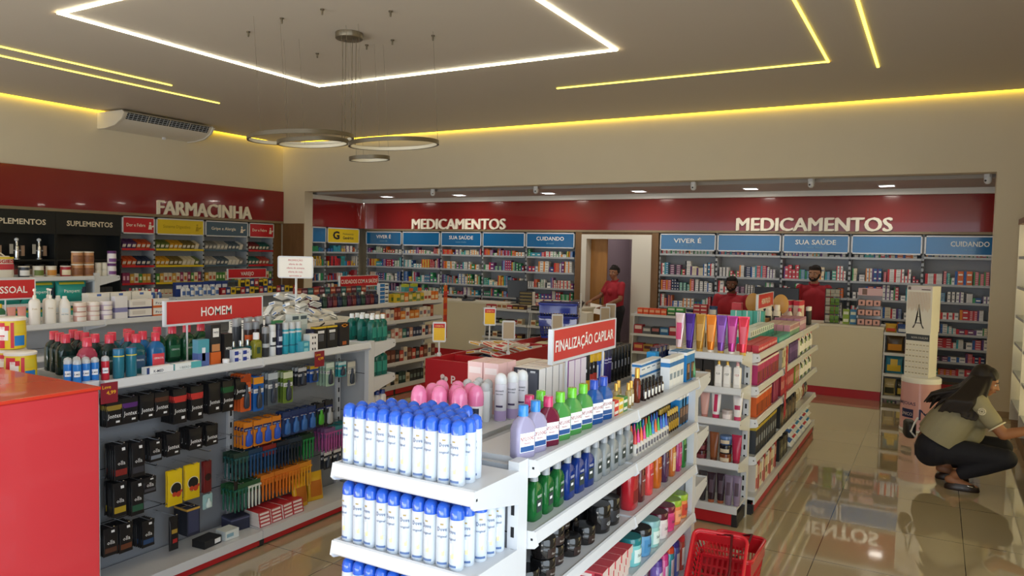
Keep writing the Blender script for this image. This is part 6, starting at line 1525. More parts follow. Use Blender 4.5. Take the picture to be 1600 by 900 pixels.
# shelves below
dm = lambda word, main, hair, top='#efe3e0', h=.165: cb(word, .078, .05, h, main, main, [(.08, .92, .08, .6, hair), (0, 1, .9, 1, top)])
fill([dm('magenta', '#c03a72', '#7a2a3a'), dm('magenta', '#b83068', '#8a3a2a')], 1, 5.66, 6.50, XR3, .9402, 'hair_dye_box', 'carton', 'second shelf, ' + W3, depth=2, dd=.055)
fill([cb('orange', .085, .05, .05, '#e08a2a', '#d97f22', [(.1, .9, .2, .7, '#f0c060')])], 1, 5.9, 6.5, XR3 - .06, 1.1062, 'flat_carton', 'carton', 'laid over the magenta dyes', depth=1)
fill([cb('cream', .075, .06, .16, '#ddd3bf', '#cfc4ae', [(.2, .8, .3, .6, '#8a9a6a')]), cb('cream', .075, .06, .18, '#d6cdb5', '#c8bfa6', [(.2, .8, .5, .8, '#a08a5a')])], 1, 6.62, 7.0, XR3, .9402, 'tall_carton', 'carton', 'second shelf, middle bay, ' + W3)
fill([cb('violet', .07, .05, .17, '#5a3a7c', '#4a2f6a', [(.2, .8, .5, .8, '#8a6ab0')])], 1, 7.02, 7.5, XR3, .9402, 'tall_carton', 'carton', 'second shelf, violet run, ' + W3)
mixw = [bt('white', .15, .03, .022, '#e6e2dc', '#c9506a'), bt('green', .14, .03, .022, '#7fa86a', '#e6e2dc'), bt('black', .16, .028, .022, '#22242a', '#c0a04a'), bt('pale blue', .15, .028, .022, '#b9cdd8', '#eef0f2')]
fill(mixw, 1, 7.62, 8.5, XR3, .9402, 'lotion_bottle', 'bottle', 'second shelf, far bay, ' + W3)
fill([dm('orange', '#d8632a', '#8a3a1a'), dm('orange', '#d05a22', '#a04a22')], 1, 5.66, 6.3, XR3, .7002, 'hair_dye_box', 'carton', 'third shelf, ' + W3, depth=2, dd=.055)
fill([cb('wine', .07, .05, .20, '#8a2048', '#7a1a3e', [(.3, .7, .2, .8, '#c05a80')])], 1, 6.31, 6.56, XR3, .7002, 'hair_dye_box', 'carton', 'third shelf, wine run, ' + W3)
fill([cb('red', .075, .05, .17, '#b83a48', '#a83240', [(.2, .8, .3, .7, '#e0a0a0')])], 1, 6.66, 7.35, XR3, .7002, 'hair_dye_box', 'carton', 'third shelf, red run, ' + W3)
fill([cb('lime', .06, .05, .16, '#9aa848', '#8a983a', [(.2, .8, .3, .7, '#dfe0b0')]), cb('rose', .06, .05, .16, '#c9808a', '#b9707a', [(.2, .8, .3, .7, '#efd6d6')])], 1, 7.38, 7.64, XR3, .7002, 'tall_carton', 'carton', 'third shelf, far end of middle, ' + W3)
fill(mixw[::-1], 1, 7.70, 8.5, XR3, .7002, 'lotion_bottle', 'bottle', 'third shelf, far bay, ' + W3)
fill([cb('grey-black', .085, .06, .20, '#2c3036', '#3a3f46', [(.2, .8, .3, .6, '#8a94a0'), (0, 1, .88, 1, '#c0a83a')])], 1, 5.66, 6.5, XR3, .4252, 'tall_carton', 'carton', 'fourth shelf, ' + W3, depth=1)
fill([cb('charcoal', .085, .06, .19, '#33322f', '#2a2a28', [(.2, .8, .2, .7, '#7a7466')]), cb('brown', .085, .06, .16, '#5a4a3c', '#4a3c30', [(.2, .8, .2, .7, '#9a8a70')])], 1, 6.64, 7.5, XR3, .4252, 'tall_carton', 'carton', 'fourth shelf, middle bay, ' + W3, depth=1)
for i in range(10):
    c = ['#e6e0d4', '#8a3240', '#c9c2b4', '#2f3a4a', '#e9e4dc'][i % 5]
    place(kind('sbag' + c, lambda: bagk(.14, .17, .06, C(c, .35), [('print', .2, .8, .3, .7, C('#b8a888'))])), 'soft_pack', '%s soft pack of the %s line on the fourth shelf, far bay' % (ordn(i // 2), ['front', 'back'][i % 2]), 'pack', (XR3 - .03 - .08 * (i % 2), 7.76 + .15 * (i // 2), .4252), HALF + random.uniform(-.1, .1), 'soft packs on the fourth shelf')
low = [cb('white and red', .07, .06, .20, '#e8e2da', '#d8d0c6', [(.2, .8, .1, .5, '#c03a3a')]), cb('red', .06, .06, .22, '#a83038', '#98282f', [(.2, .8, .5, .8, '#e0c0b0')]), cb('cream', .08, .06, .18, '#e0d4b8', '#d0c4a8', [(.2, .8, .3, .6, '#7a6a4a')])]
fill(low, 1, 5.70, 6.55, XR3, .1302, 'tall_carton', 'carton', 'bottom shelf, ' + W3, depth=1)
fill([cb('dark', .08, .06, .18, '#2a2a2c', '#232325', [(.2, .8, .3, .6, '#6a6a60')]), cb('olive', .08, .06, .17, '#5a5a48', '#4a4a3a', [(.2, .8, .3, .6, '#a8a488')])], 1, 6.66, 7.1, XR3, .1302, 'tall_carton', 'carton', 'bottom shelf, middle bay, ' + W3, depth=1)
for i in range(18):
    c, b = [('#e8edf3', '#2f62b4'), ('#dfe8f0', '#c93a4a'), ('#eef1f4', '#2f86c4')][i % 3]
    place(kind('wipe' + b, lambda: bagk(.20, .14, .075, C(c, .3), [('blue_print', .1, .9, .2, .75, C(b))])), 'wipes_pack', 'white and coloured wipes pack, %s along, %s layer, bottom shelf' % (ordn(i % 6), ordn(i // 6)), 'pack', (XR3 + .055 - .012 * (i // 6), 7.24 + .215 * (i % 6) + .03 * (i // 6 % 2), .158 + .080 * (i // 6)), HALF, 'wipes packs on the bottom shelf', rot=(-1.2, 0, HALF))
t = thing('clip_strip', 'red hanging strip of small packets between two bays of the right gondola', 'strip', (-1.075, 6.60, .52), HALF)
boxobj('strip', -.012, .012, -.002, 0, 0, .62, C('#c02a38'), t)
for i in range(8): obj('packet', kind('cspk', lambda: pouch(.07, .075, .012, C('#b8323e', .3), [('pale_print', .2, .8, .3, .6, C('#e8b8b0'))]))[0][1], None, t, (0, -.006, .02 + .075 * i))
# ---- its near end: tubes, bottles, jars
YE = 5.27
TB = [('#f0d9e0', '#e85a8c', 'pink and white'), ('#4a2a8c', '#5a34a8', 'deep purple'), ('#b98a3a', '#c99a4a', 'gold'), ('#e8862a', '#f09a3a', 'orange'), ('#7a4aa0', '#9a5ac0', 'violet'), ('#b03a8a', '#d0509a', 'magenta'), ('#d83a50', '#e0566a', 'coral red')]
for i, ((c, c2, nm), x) in enumerate(zip(TB, (-1.595, -1.52, -1.446, -1.368, -1.296, -1.221, -1.145))):
    place(kind('tube' + c, lambda: tubek(.27, .078, .022, mat('shine' + c, hexc(c), .22, metal=.45), C('#efe9e2' if i % 2 else '#c9a24a', .25), .022, (.022, .08, .2, C(c2, .3)))), 'cream_tube', '%s shiny hair cream tube on the top end shelf' % nm, 'tube', (x, YE, 1.2052), .08 * (i - 3), 'shiny hair cream tubes')
for i, x in enumerate((-1.53, -1.455, -1.38)): place(kind('dkbox', lambda: carton(.065, .05, .19, C('#26221f'), C('#1e1b19'), [(.2, .8, .3, .6, C('#6a543a'))])), 'tall_carton', '%s dark carton left of the white mist bottles' % ordn(i), 'carton', (x, YE + .02, .9702), 0, 'dark cartons by the mist bottles')
for i, x in enumerate((-1.305, -1.245, -1.175)): place(kind('mist%d' % (i == 2), lambda: bottle(.155, .026, .02, 4, .012, .012, .032, .011, C('#ece8e4', .25), GOLD if i < 2 else C('#e5a9a9', .3), (.019, .03, .11, C('#f4f2ef')), [('123', 0, .09, .02, .026)], C('#2a2a30') if i < 2 else C('#a8203a'))), 'mist_bottle', ['left white mist bottle with gold sprayer', 'middle white mist bottle with gold sprayer', 'right white mist bottle with pink sprayer'][i], 'bottle', (x, YE, .9702), 0, 'white mist bottles')
place(tubek(.19, .07, .022, C('#d9a8a0', .3), C('#b98078')), 'cream_tube', 'dusty pink tube on the third end shelf', 'tube', (-1.395, YE, .7452), 0)
place(tubek(.19, .07, .024, C('#eae6e6', .2), C('#c02a5a'), .03, (.012, .05, .17, C('#c02a5a'))), 'cream_tube', 'white tube with pink stripe, left of the grey jar', 'tube', (-1.315, YE, .7452), 0)
place(jar(.07, .036, .022, C('#c9c0c0', .2), C('#b0a4a4', .2), (.8, .01, .04, C('#e8dede'))), 'mask_jar', 'small grey-pink jar on the third end shelf', 'jar', (-1.235, YE, .7452), 0)
place(tubek(.20, .07, .024, C('#e3dfdf', .2), C('#c9406a'), .03, (.02, .08, .11, C('#b02a58'))), 'cream_tube', 'white tube with pink band, right of the grey jar', 'tube', (-1.165, YE, .7452), 0)
for i in range(3): place(kind('marjar', lambda: jar(.062, .042, .02, C('#5a1f2a', .2), C('#3a1418', .2), (.8, .01, .035, C('#7a3a40')))), 'mask_jar', '%s maroon jar of the stack on the fourth end shelf' % ['bottom', 'middle', 'top'][i], 'jar', (-1.41, YE, .4452 + .0624 * i), 0, 'maroon jar stack')
place(tubek(.20, .065, .024, C('#8a5030', .25), C('#6a3a22')), 'cream_tube', 'copper brown tube on the fourth end shelf', 'tube', (-1.32, YE, .4452), 0)
for i, c in enumerate(('#8a4a2a', '#22222a', '#3a5a8a')): place(jar(.062, .042, .02, C(c, .2), C(['#6a3418', '#16161a', '#5a7ab0'][i], .2), (.8, .01, .035, C('#cfc0a8'))), 'mask_jar', '%s jar of the coloured stack beside the copper tube' % ['bottom brown', 'middle black', 'top blue'][i], 'jar', (-1.238, YE, .4452 + .0624 * i), 0, 'coloured jar stack')
place(tubek(.20, .07, .024, C('#b0284a', .25), C('#8a1f3a')), 'cream_tube', 'raspberry red tube on the fourth end shelf', 'tube', (-1.163, YE, .4452), 0)
for i, (x, c, nm) in enumerate(((-1.39, '#3a3438', 'silver-black'), (-1.325, '#33222e', 'left dark plum'), (-1.262, '#33222e', 'right dark plum'), (-1.205, '#7d7088', 'left mauve'), (-1.150, '#8a7a94', 'right mauve'))):
    place(kind('dt' + c, lambda: tubek(.21, .062, .022, C(c, .25), C('#a85a3a' if i in (1, 2) else c), .02, (.014, .07, .16, C('#5a4a58')))), 'cream_tube', nm + ' tube on the lowest end shelf facing the baskets', 'tube', (x, YE - .01 * (i % 2), .1472), 0, 'dark tubes on the lowest end shelf')

# ---- left near gondola (the cut-off red sign)
XG = -6.56; ZH = 1.1902
place(kind('pkt', lambda: tubek(.16, .07, .026, C('#e0988f', .3), C('#3a2a28'))), 'cream_tube', 'left salmon tube beside the white pump bottles', 'tube', (XG, 3.27, ZH), HALF, 'salmon tubes'); place(kind('pkt', None), 'cream_tube', 'right salmon tube beside the white pump bottles', 'tube', (XG, 3.35, ZH), HALF, 'salmon tubes')
pb = kind('wpump', lambda: pump(.30, .042, .030, C('#f0ece4', .25), C('#f3ede2', .3), None, [('Dove', 0, .13, .02, .035)], C('#b8a06a')))
for i, (x, y) in enumerate(((XG, 3.45), (XG, 3.58), (XG - .09, 3.50), (XG - .09, 3.61))): place(pb, 'pump_bottle', ['front left', 'front right', 'rear left', 'rear right'][i] + ' white pump bottle behind the red-capped mouthwash', 'bottle', (x, y, ZH), HALF - .4, 'white pump bottles')
wbl = kind('wshamp', lambda: bottle(.22, .045, .028, 2.6, .08, .016, .012, .018, C('#f2f0ec', .25), C('#efeee8', .3), (.024, .09, .13, C('#e6eef4')), [('NUTRI', 0, .07, .014, .05)], C('#2a7a9a')))
for i in range(2): place(wbl, 'shampoo_bottle', ['front', 'rear'][i] + ' white curved shampoo bottle right of the pump bottles', 'bottle', (XG - .1 * i, 3.70, ZH), HALF - .4, 'white curved shampoo bottles')
for j in range(2):
    for i, (c, l) in enumerate((('#d9a9a0', '#f0e2da'), ('#e6c9c6', '#f3ece8'), ('#c9bcd6', '#efeaf2'))):
        place(kind('gj' + c, lambda: jar(.085, .052, .03, C(c, .25), C(l, .25), (.9, .01, .045, C('#efe9e4')))), 'cream_jar', '%s %s jar right of the white shampoo' % (['lower', 'upper'][j], ['salmon', 'pale pink', 'lilac'][i]), 'jar', (XG, 3.83 + .12 * i, ZH + .0854 * j), HALF, 'pastel jars, two high')
place(carton(.12, .06, .21, C('#ecebf0'), C('#e2e0ea'), [(.0, 1, .3, .5, C('#8f8fc4'))]), 'carton_box', 'white carton with lilac diagonal band by the stacked soap packs', 'carton', (XG, 4.20, ZH), HALF)
sp1 = kind('soap1', lambda: carton(.22, .08, .085, C('#ece8e4'), C('#e4e0da'), [(0, 1, 0, .2, C('#2a2f6a')), (.1, .7, .4, .8, C('#d6d0cc'))]))
sp2 = kind('soap2', lambda: carton(.17, .08, .085, C('#f0ede8'), C('#e0702a'), [(0, 1, 0, .25, C('#d9642a')), (.1, .9, .35, .85, C('#f4f2f0'))], [('Protex', 0, .035, .03, .12)], C('#1f2a6a')))
for j in range(2):
    place(sp1, 'soap_pack', '%s white soap pack of the long stack' % ['lower', 'upper'][j], 'pack', (XG, 4.39, ZH + .0856 * j), HALF, 'white soap packs')
    place(sp2, 'soap_pack', '%s white and orange soap pack of the short stack' % ['lower', 'upper'][j], 'pack', (XG, 4.60, ZH + .0856 * j), HALF, 'white and orange soap packs')
for i in range(3): place(kind('lidbox', lambda: carton(.2, .1, .04, C('#e6e3dc'), C('#dedad2'), [(.4, .6, .3, .8, C('#4a6ab0'))])), 'flat_carton', '%s flat white carton lying on the upper packs' % ordn(i), 'carton', (XG - .12, 4.05 + .21 * i, ZH + .20), HALF, 'flat white cartons lying')
for i in range(3): place(kind('lidbox', None), 'flat_carton', '%s flat white carton under the lying ones' % ordn(i), 'carton', (XG - .12, 4.05 + .21 * i, ZH + .00), HALF, 'flat white cartons under') if False else place(kind('supb', lambda: carton(.2, .1, .199, C('#e4e2de'), C('#dcd8d0'))), 'carton_box', '%s plain white carton behind the pastel jars' % ordn(i), 'carton', (XG - .12, 4.05 + .21 * i, ZH), HALF, 'plain white cartons')
place(kind('cupw', lambda: [part('cup', lambda bm: loft(bm, [(0, .035), (.10, .045)], 16), WHT), part('rim', lambda bm: loft(bm, [(.098, .046), (.104, .047)], 16), WHT)]), 'paper_cup', 'white cup at the end of the cut-off sign gondola', 'cup', (XG, 4.80, ZH), 0)
fill([bt('green', .16, .035, .026, '#2f6a4a', '#e6c22a'), bt('black', .17, .035, .026, '#22242a', '#26282c')], 1, 3.0, 3.26, XG, ZH, 'shampoo_bottle', 'bottle', 'left end of the cut-off sign gondola', depth=1)
# ---- tall nappy gondola
XN = -8.70
nap = kind('nappy', lambda: bagk(.36, .24, .14, C('#2fa39a', .3), [('logo_patch', .25, .75, .4, .62, C('#4fb8ae')), ('yellow_top', .1, .9, .84, .95, C('#d8cf3a')), ('photo_patch', .76, .95, .2, .7, C('#3a3f5a'))], [('Pampers', -.02, .11, .05, .17)], WHT))
for i, y in enumerate((4.255, 4.62, 4.985)): place(nap, 'nappy_pack', '%s teal nappy pack under the tins' % ordn(i), 'pack', (XN - .02, y, 1.2002), HALF, 'teal nappy packs')
for i, y in enumerate((4.255, 4.62, 4.985)): place(nap, 'nappy_pack', '%s teal nappy pack on the third shelf' % ordn(i), 'pack', (XN - .02, y, .9002), HALF, 'teal nappy packs below')
hg = kind('hug', lambda: [part('pack', lambda bm: loft(bm, [(0, .15, .09, 4), (.02, .16, .10, 4), (.20, .155, .095, 4), (.235, .13, .05, 3)], 20), C('#efe9dc', .35)), part('red_print', lambda bm: patch(bm, [(0, .16, .10, 4), (.235, .16, .10, 4)], -.15, .15, .09, .15, .002), C('#c8404a'), 0),
    part('yellow_top', lambda bm: patch(bm, [(0, .16, .10, 4), (.235, .16, .10, 4)], -.15, .15, .205, .225, .002), C('#e3c83a'), 0), part('lettering', lambda bm: put_text(bm, 'HUGGIES', lambda a, b: Vector((a, -.103, b + .162)), .05, .26, .03), C('#b81f2c'), 0),
    part('handle', lambda bm: tube(bm, [(-.10, 0, .225), (-.05, 0, .265), (.05, 0, .265), (.10, 0, .225)], .008, 6), C('#e8e0d0'), 0)])
place(hg, 'nappy_pack', 'white and red nappy pack with a carrying handle at the left edge', 'pack', (XN - .03, 4.20, 1.4902), HALF)
TN = [(4.47, '#3a3f4a', '#e8e8e8', 'grey and white'), (4.62, '#e6e0d4', '#6a7a3a', 'cream and olive'), (4.76, '#e6dccb', '#c98a3a', 'cream and amber'), (4.92, '#b02a34', '#e9dcc0', 'red-topped')]
for (y, c, l, nm) in TN: place(kind('tin' + c + l, lambda: jar(.125, .055, .012, C(c, .3), C('#d8d4cc', .3), (1.2, .02, .08, C(l)))), 'food_tin', nm + ' tin on the top shelf of the nappy gondola', 'tin', (XN, y, 1.4902), HALF, 'tins beside the white nappy pack')
cop = kind('coptin', lambda: jar(.145, .062, .014, C('#c08a5c', .3), C('#ded6c8', .3), (1.3, .02, .10, C('#8a5a3c'))))
for j in range(2):
    for i in range(2): place(cop, 'food_tin', '%s %s copper tin of the four stacked at the gondola end' % (['lower', 'upper'][j], ['left', 'right'][i]), 'tin', (XN, 5.055 + .13 * i, 1.4902 + .1455 * j), HALF, 'stacked copper tins')
for j in range(2):
    place(kind('puttin', lambda: jar(.15, .05, .03, C('#e6e2e6', .3), C('#5a2a6a', .3), (1.2, .02, .06, C('#7a4a8a')))), 'food_tin', '%s white and purple tin on the end shelf' % ['lower', 'upper'][j], 'tin', (-8.66, 5.45, 1.4902 + .1505 * j), HALF, 'white and purple tins')
for i in range(4): place(kind('cupst', lambda: jar(.08, .036, .012, C('#e0dccf', .3), C('#cfcabf', .3))), 'small_tin', '%s small pale tin between the copper and purple tins' % ['lower left', 'lower right', 'upper left', 'upper right'][i], 'tin', (-8.70 - .0, 5.305 + .075 * (i % 2), 1.4902 + .0805 * (i // 2)), HALF, 'small pale tins')
fill([cb('dark', .09, .08, .16, '#2a2c30', '#232529', [(.2, .8, .2, .6, '#8a8478')])], 1, 5.26, 5.5, -8.68, 1.2002, 'carton_box', 'carton', 'second end shelf of the nappy gondola', depth=1)
# ---- VAREJO gondola
XV = -8.66; WV = 'VAREJO gondola'
for i in range(8):
    place(kind('bluebk', lambda: carton(.10, .06, .19, C('#27408a'), C('#1f3474'), [(.1, .9, .55, .8, C('#dfe4f0'))])), 'carton_box', '%s dark blue carton in the back line of the ' % ordn(i) + WV, 'carton', (XV - .10, 6.42 + .105 * i, 1.1902), HALF, 'dark blue cartons, VAREJO')
wv = bt('white', .12, .03, .024, '#e4e6ea', '#d8dade', '#5a7ab8', .02); wv2 = bt('blue and white', .13, .03, .024, '#5f86c4', '#e8eaee', '#eef0f4', .02)
fill([wv, wv, wv2, wv, wv2], 1, 6.40, 7.0, XV, 1.1902, 'small_bottle', 'bottle', 'front of the ' + WV, depth=1)
vmix = [cb('red', .075, .05, .10, '#b02f3a', '#a0262f', [(.2, .8, .3, .7, '#e8d0c8')]), cb('navy', .075, .05, .11, '#2f3f7a', '#27356a', [(.2, .8, .3, .7, '#e6e8f0')]), cb('yellow', .08, .05, .10, '#e0c02a', '#d4b422', [(.2, .8, .3, .7, '#3a3a2a')]), cb('black and yellow', .08, .05, .10, '#24241f', '#d8b82a', [(.1, .9, .6, .9, '#dcc02f')])]
fill(vmix, 1, 7.02, 8.5, XV, 1.1902, 'small_carton', 'carton', 'lower row, ' + WV, depth=1)
fill(vmix[::-1], 1, 7.4, 8.0, XV - .06, 1.295, 'small_carton', 'carton', 'upper row, ' + WV, depth=1)
fill([bt('white', .10, .03, .024, '#e8e6e2', '#c9404a'), bt('blue', .10, .03, .024, '#3f62a8', '#e0e0e0'), bt('white', .11, .032, .024, '#e8e6e2', '#e0e0e2')], 1, -9.2, -8.66, 6.02, 1.1702, 'small_bottle', 'bottle', 'near end shelf of the ' + WV, rz=0, axis='x', depth=2, dd=.09)
# ---- CUIDADOS gondola
XC = -6.065; WC = 'CUIDADOS gondola'
dkb = [bt('plum', .14, .038, .028, '#4a1f3a', '#2a1420', '#6a3a5a'), bt('wine', .14, .038, .028, '#5a1f2a', '#2a1420', '#8a4a4a'), bt('navy', .14, .038, .028, '#1f2a4a', '#16203a', '#3a4a6a'), bt('dark green', .14, .038, .028, '#1f3a34', '#e8e8e4', '#3a5a54')]
fill(dkb, 1, 6.05, 7.30, XC, 1.1902, 'dark_bottle', 'bottle', 'top of the ' + WC, depth=1)
fill([cb('brown-red', .085, .05, .08, '#9a4034', '#8a362c', [(.1, .9, .4, .7, '#d8a890')]), cb('plum', .085, .05, .08, '#5a2a3a', '#4a2230', [(.1, .9, .4, .7, '#b08a98')]), cb('teal', .085, .05, .08, '#2f5f66', '#274f56', [(.1, .9, .4, .7, '#8ab0b4')])], 1, 6.05, 7.30, XC - .17, 1.3402, 'flat_carton', 'carton', 'second tier of the ' + WC, depth=1)
fill([cb('grey', .085, .05, .15, '#8a8a88', '#7a7a78')], 1, 6.05, 7.3, XC - .17, 1.1902, 'carton_box', 'carton', 'hidden tier of the ' + WC, depth=1)
for i in range(5): place(kind('toothb', lambda: carton(.17, .05, .05, C('#e8eef4'), C('#dfe8f0'), [(0, .55, .1, .9, C('#2f78c4')), (.6, .95, .3, .6, C('#1f2f5a'))])), 'toothpaste_box', 'blue and white lying carton, %s from the bottom, beside the CUIDADOS sign' % ordn(i), 'carton', (XC - .1, 7.50, 1.1902 + .0506 * i + (.0 if i else 0)), HALF, 'blue and white lying cartons')
cm = [cb('white and teal', .08, .05, .12, '#e6e4d8', '#d8d6c8', [(0, 1, 0, .4, '#2f7a86'), (.2, .8, .5, .9, '#4a4a3a')]), cb('orange', .08, .05, .12, '#e07a2a', '#d06c20', [(.1, .9, .2, .6, '#efd9b0')]), cb('yellow', .08, .05, .11, '#e0c23a', '#d0b22f', [(.1, .9, .2, .6, '#6a8a4a')]), cb('olive', .08, .05, .12, '#8a9a5a', '#7a8a4a', [(.1, .9, .3, .8, '#e0d6a0')]), cb('cream', .075, .05, .13, '#e9e2d0', '#d9d2c0', [(.1, .9, .2, .5, '#b0503a')])]
fill(cm, 0, 7.62, 8.56, XC, 1.1902, 'health_carton', 'carton', 'top right of the ' + WC, depth=2)
fill([cb('lime and teal', .09, .06, .10, '#b9c43a', '#a8b430', [(0, 1, 0, .6, '#4a9aa0')]), cb('orange', .09, .05, .04, '#e8702a', '#d9621f')], 1, 7.85, 8.25, XC - .05, 1.325, 'health_carton', 'carton', 'stacked on top right of the ' + WC, depth=1)
def cmix(*cols): return [cb(w, wd, .05, h, a, b, [(.15, .85, .3, .65, l)]) for (w, wd, h, a, b, l) in cols]
S2 = cmix(('orange', .10, .11, '#e08a3a', '#d07c2e', '#f0d0a0'), ('brick', .06, .16, '#a8442a', '#983a22', '#d8a080'), ('cream', .08, .14, '#e6dccb', '#d6ccbb', '#8a8a9a'), ('white', .08, .15, '#ece8e4', '#dcd8d4', '#b05a5a'))
S3 = cmix(('pink-brown', .07, .13, '#c99a8a', '#b98a7a', '#efe0d8'), ('navy', .06, .12, '#2f3a5a', '#27304a', '#b0b8d0'), ('white and red', .075, .14, '#ece4dc', '#dcd4cc', '#b83a3a'), ('teal', .08, .12, '#3f7a78', '#376c6a', '#bcd6d2'))
S4 = cmix(('red', .08, .14, '#b8453a', '#a83b30', '#e6c8b8'), ('brown', .09, .16, '#6a3a30', '#5a3028', '#b08a78'), ('cream', .075, .18, '#ddd6c6', '#cdc6b6', '#6a6a7a'), ('charcoal', .08, .15, '#2f3036', '#26272c', '#9a9a9a'))
S5 = cmix(('black', .07, .14, '#2a2c2e', '#222426', '#6a7a78'), ('dark teal', .07, .15, '#24403f', '#1d3534', '#7a9a98'), ('beige', .08, .12, '#d0c4ae', '#c0b49e', '#8a7a5a'))
for (S, z, nm) in ((S2, .9652, 'second shelf'), (S3, .7202, 'third shelf'), (S4, .4202, 'fourth shelf'), (S5, .1302, 'bottom shelf')):
    a = 6.9
    fill(S, 0, a, 8.5, XC, z, 'health_carton', 'carton', '%s of the %s' % (nm, WC), depth=2 if z > .9 else 1)
t = thing('clip_strip', 'orange and red hanging strip of packets at the end of the CUIDADOS gondola', 'strip', (-6.0, 8.66, .62), HALF)
boxobj('strip', -.012, .012, -.002, 0, 0, .80, C('#e8e4da'), t)
for i in range(9): obj('packet', kind('cspo%d' % (i % 2), lambda: pouch(.09, .085, .014, C(['#e0702a', '#c93a30'][i % 2], .3), [('pale_print', .2, .8, .3, .6, C('#f0d8b0'))]))[0][1], None, t, (0, -.006, .02 + .083 * i))
# ------------------------------------------------------------------ medicine boxes on the dispensary shelves
PAL_R = ['#e6e4e2'] * 9 + ['#d9d6d6', '#c03a44', '#b8344a', '#c85a6a', '#7a4a70', '#2f5a90', '#3a7fa8', '#2a3a66', '#d8703a', '#5aa89a', '#e8dcc0']
PAL_L = ['#e4e2dc'] * 4 + ['#2f8a5a', '#3f9a6a', '#e0b82a', '#2f6ab0', '#24427a', '#c0343a', '#d9652a', '#7a3a7a', '#3a8fa8', '#d8d4c8', '#8a2f3a', '#e9e2c8']
BAND = ['#c8323c', '#2f62a8', '#3a8f5a', '#d9822a', '#5a3a7a', '#3f9fb0', '#2a2f3a']
CW = {'#e6e4e2': 'white', '#d9d6d6': 'pale grey', '#c03a44': 'red', '#b8344a': 'crimson', '#c85a6a': 'pink', '#7a4a70': 'plum', '#2f5a90': 'blue', '#3a7fa8': 'sky blue', '#2a3a66': 'navy', '#d8703a': 'orange', '#5aa89a': 'mint', '#e8dcc0': 'cream'}
rnd = random.Random(11)
stuff_bm = NB(); stuff_m = []; stuff_i = {}
def smi(h):
    if h not in stuff_i: stuff_i[h] = len(stuff_m); stuff_m.append(C(h, .4))
    return stuff_i[h]
nmed = 0
def med_row(x0, x1, yf, z, gap, pal, where, single, axis='x'):
    """stacks of cartons from x0 to x1 along one shelf"""
    global nmed
    a = x0 + .02; si = 0
    while a < x1 - .06:
        w = rnd.choice((.045, .055, .065, .075, .09, .11)); h = rnd.choice((.022, .028, .035, .05, .075, .10)); d = .12
        col = rnd.choice(pal); band = rnd.choice([b for b in BAND if b != col])
        n = max(1, min(int(rnd.choice((.5, .65, .8, .9, 1.0, 1.0)) * gap / h), 7))
        runs = rnd.choice((1, 1, 2, 3)) if w < .08 else rnd.choice((1, 2))
        for q in range(runs):
            if a + w > x1 - .02: break
            hh = n if q == 0 else max(1, n - rnd.choice((0, 0, 1)))
            for l in range(hh):
                dy = rnd.uniform(0, .012)
                if single and nmed < 300:
                    key = 'med%s%s%.3f%.3f' % (col, band, w, h)
                    k = kind(key, lambda: carton(w - .003, d, h - .001, C(col, .4), C(col, .4), [(0, .32, .0, 1, C(band, .4)), (.42, .92, .38, .62, C('#8d929c' if col.startswith('#e') or col.startswith('#d9') else '#e9e7e2', .4))]))
                    place(k, 'medicine_box', '%s medicine box, %s stack, %s up, %s' % (CW.get(col, 'coloured'), ordn(si), ordn(l), where), 'medicine box', (a + w / 2, yf + d / 2 + dy, z + h * l + .0003), 0, 'medicine boxes on the back shelves')
                    nmed += 1
                else:
                    X0, X1 = a + .0015, a + w - .0015
                    if axis == 'x':
                        B(stuff_bm, X0, X1, yf + dy, yf + d, z + h * l, z + h * (l + 1) - .001, smi(col)); B(stuff_bm, X0, X0 + w * .3, yf + dy - .0006, yf + dy, z + h * l, z + h * (l + 1) - .001, smi(band))
                        B(stuff_bm, X0 + w * .4, X0 + w * .88, yf + dy - .0006, yf + dy, z + h * (l + .35), z + h * (l + .62), smi('#8d929c' if col[1] in 'ed' else '#e9e7e2'))
                    else:
                        B(stuff_bm, yf - d, yf - dy, X0, X1, z + h * l, z + h * (l + 1) - .001, smi(col)); B(stuff_bm, yf - dy, yf - dy + .0006, X0, X0 + w * .3, z + h * l, z + h * (l + 1) - .001, smi(band))
            a += w; si += 1
        a += rnd.choice((0, 0, 0, .003, .012))
RN = ['right VIVER É panel', 'blank panel right of VIVER É', 'right SUA SAÚDE panel', 'blank panel left of CUIDANDO', 'right CUIDANDO panel']
order = [(4, k) for k in range(0, 8)] + [(3, k) for k in range(4)] + [(2, k) for k in range(4)]
Z5B = [1.93, 1.53, 1.275, 1.02, .81, .60, .40, .20]
gap_of = lambda zs, k: (zs[k - 1] if k else zs[0] + .11) - zs[k] - .045
for (b, k) in order:
    zs = Z5B if b == 4 else ZR
    med_row(RB[b] + .02, RB[b + 1] - .02, 12.645, zs[k] + .0006, min(gap_of(zs, k) if k else .10, .27), PAL_R, 'shelf %s, %s' % (ORD[k], RN[b]), True)
for b in range(5):
    for k in range(len(Z5B if b == 4 else ZR)):
        if (b, k) in order: continue
        zs = Z5B if b == 4 else ZR
        med_row(RB[b] + .02, RB[b + 1] - .02, 12.645, zs[k] + .0006, min(gap_of(zs, k) if k else .10, .27), PAL_R, '', False)
for b in range(5):
    for k in range(5): med_row(LB[b] + .02, LB[b + 1] - .02, 12.645, ZLs[k] + .0006, min(gap_of(ZLs, k) if k else .14, .22), PAL_L, '', False)
for (y0, y1) in ((11.04, 11.43), (11.47, 12.44)):
    for k in range(5): med_row(y0, y1, -10.925, ZLs[k] + .0006, min(gap_of(ZLs, k) if k else .14, .22), PAL_L, '', False, 'y')
o = obj('medicine_boxes', stuff_bm, stuff_m); tag(o, 'rows of small coloured medicine cartons filling the farther back shelves', 'medicine boxes', None, 'stuff')

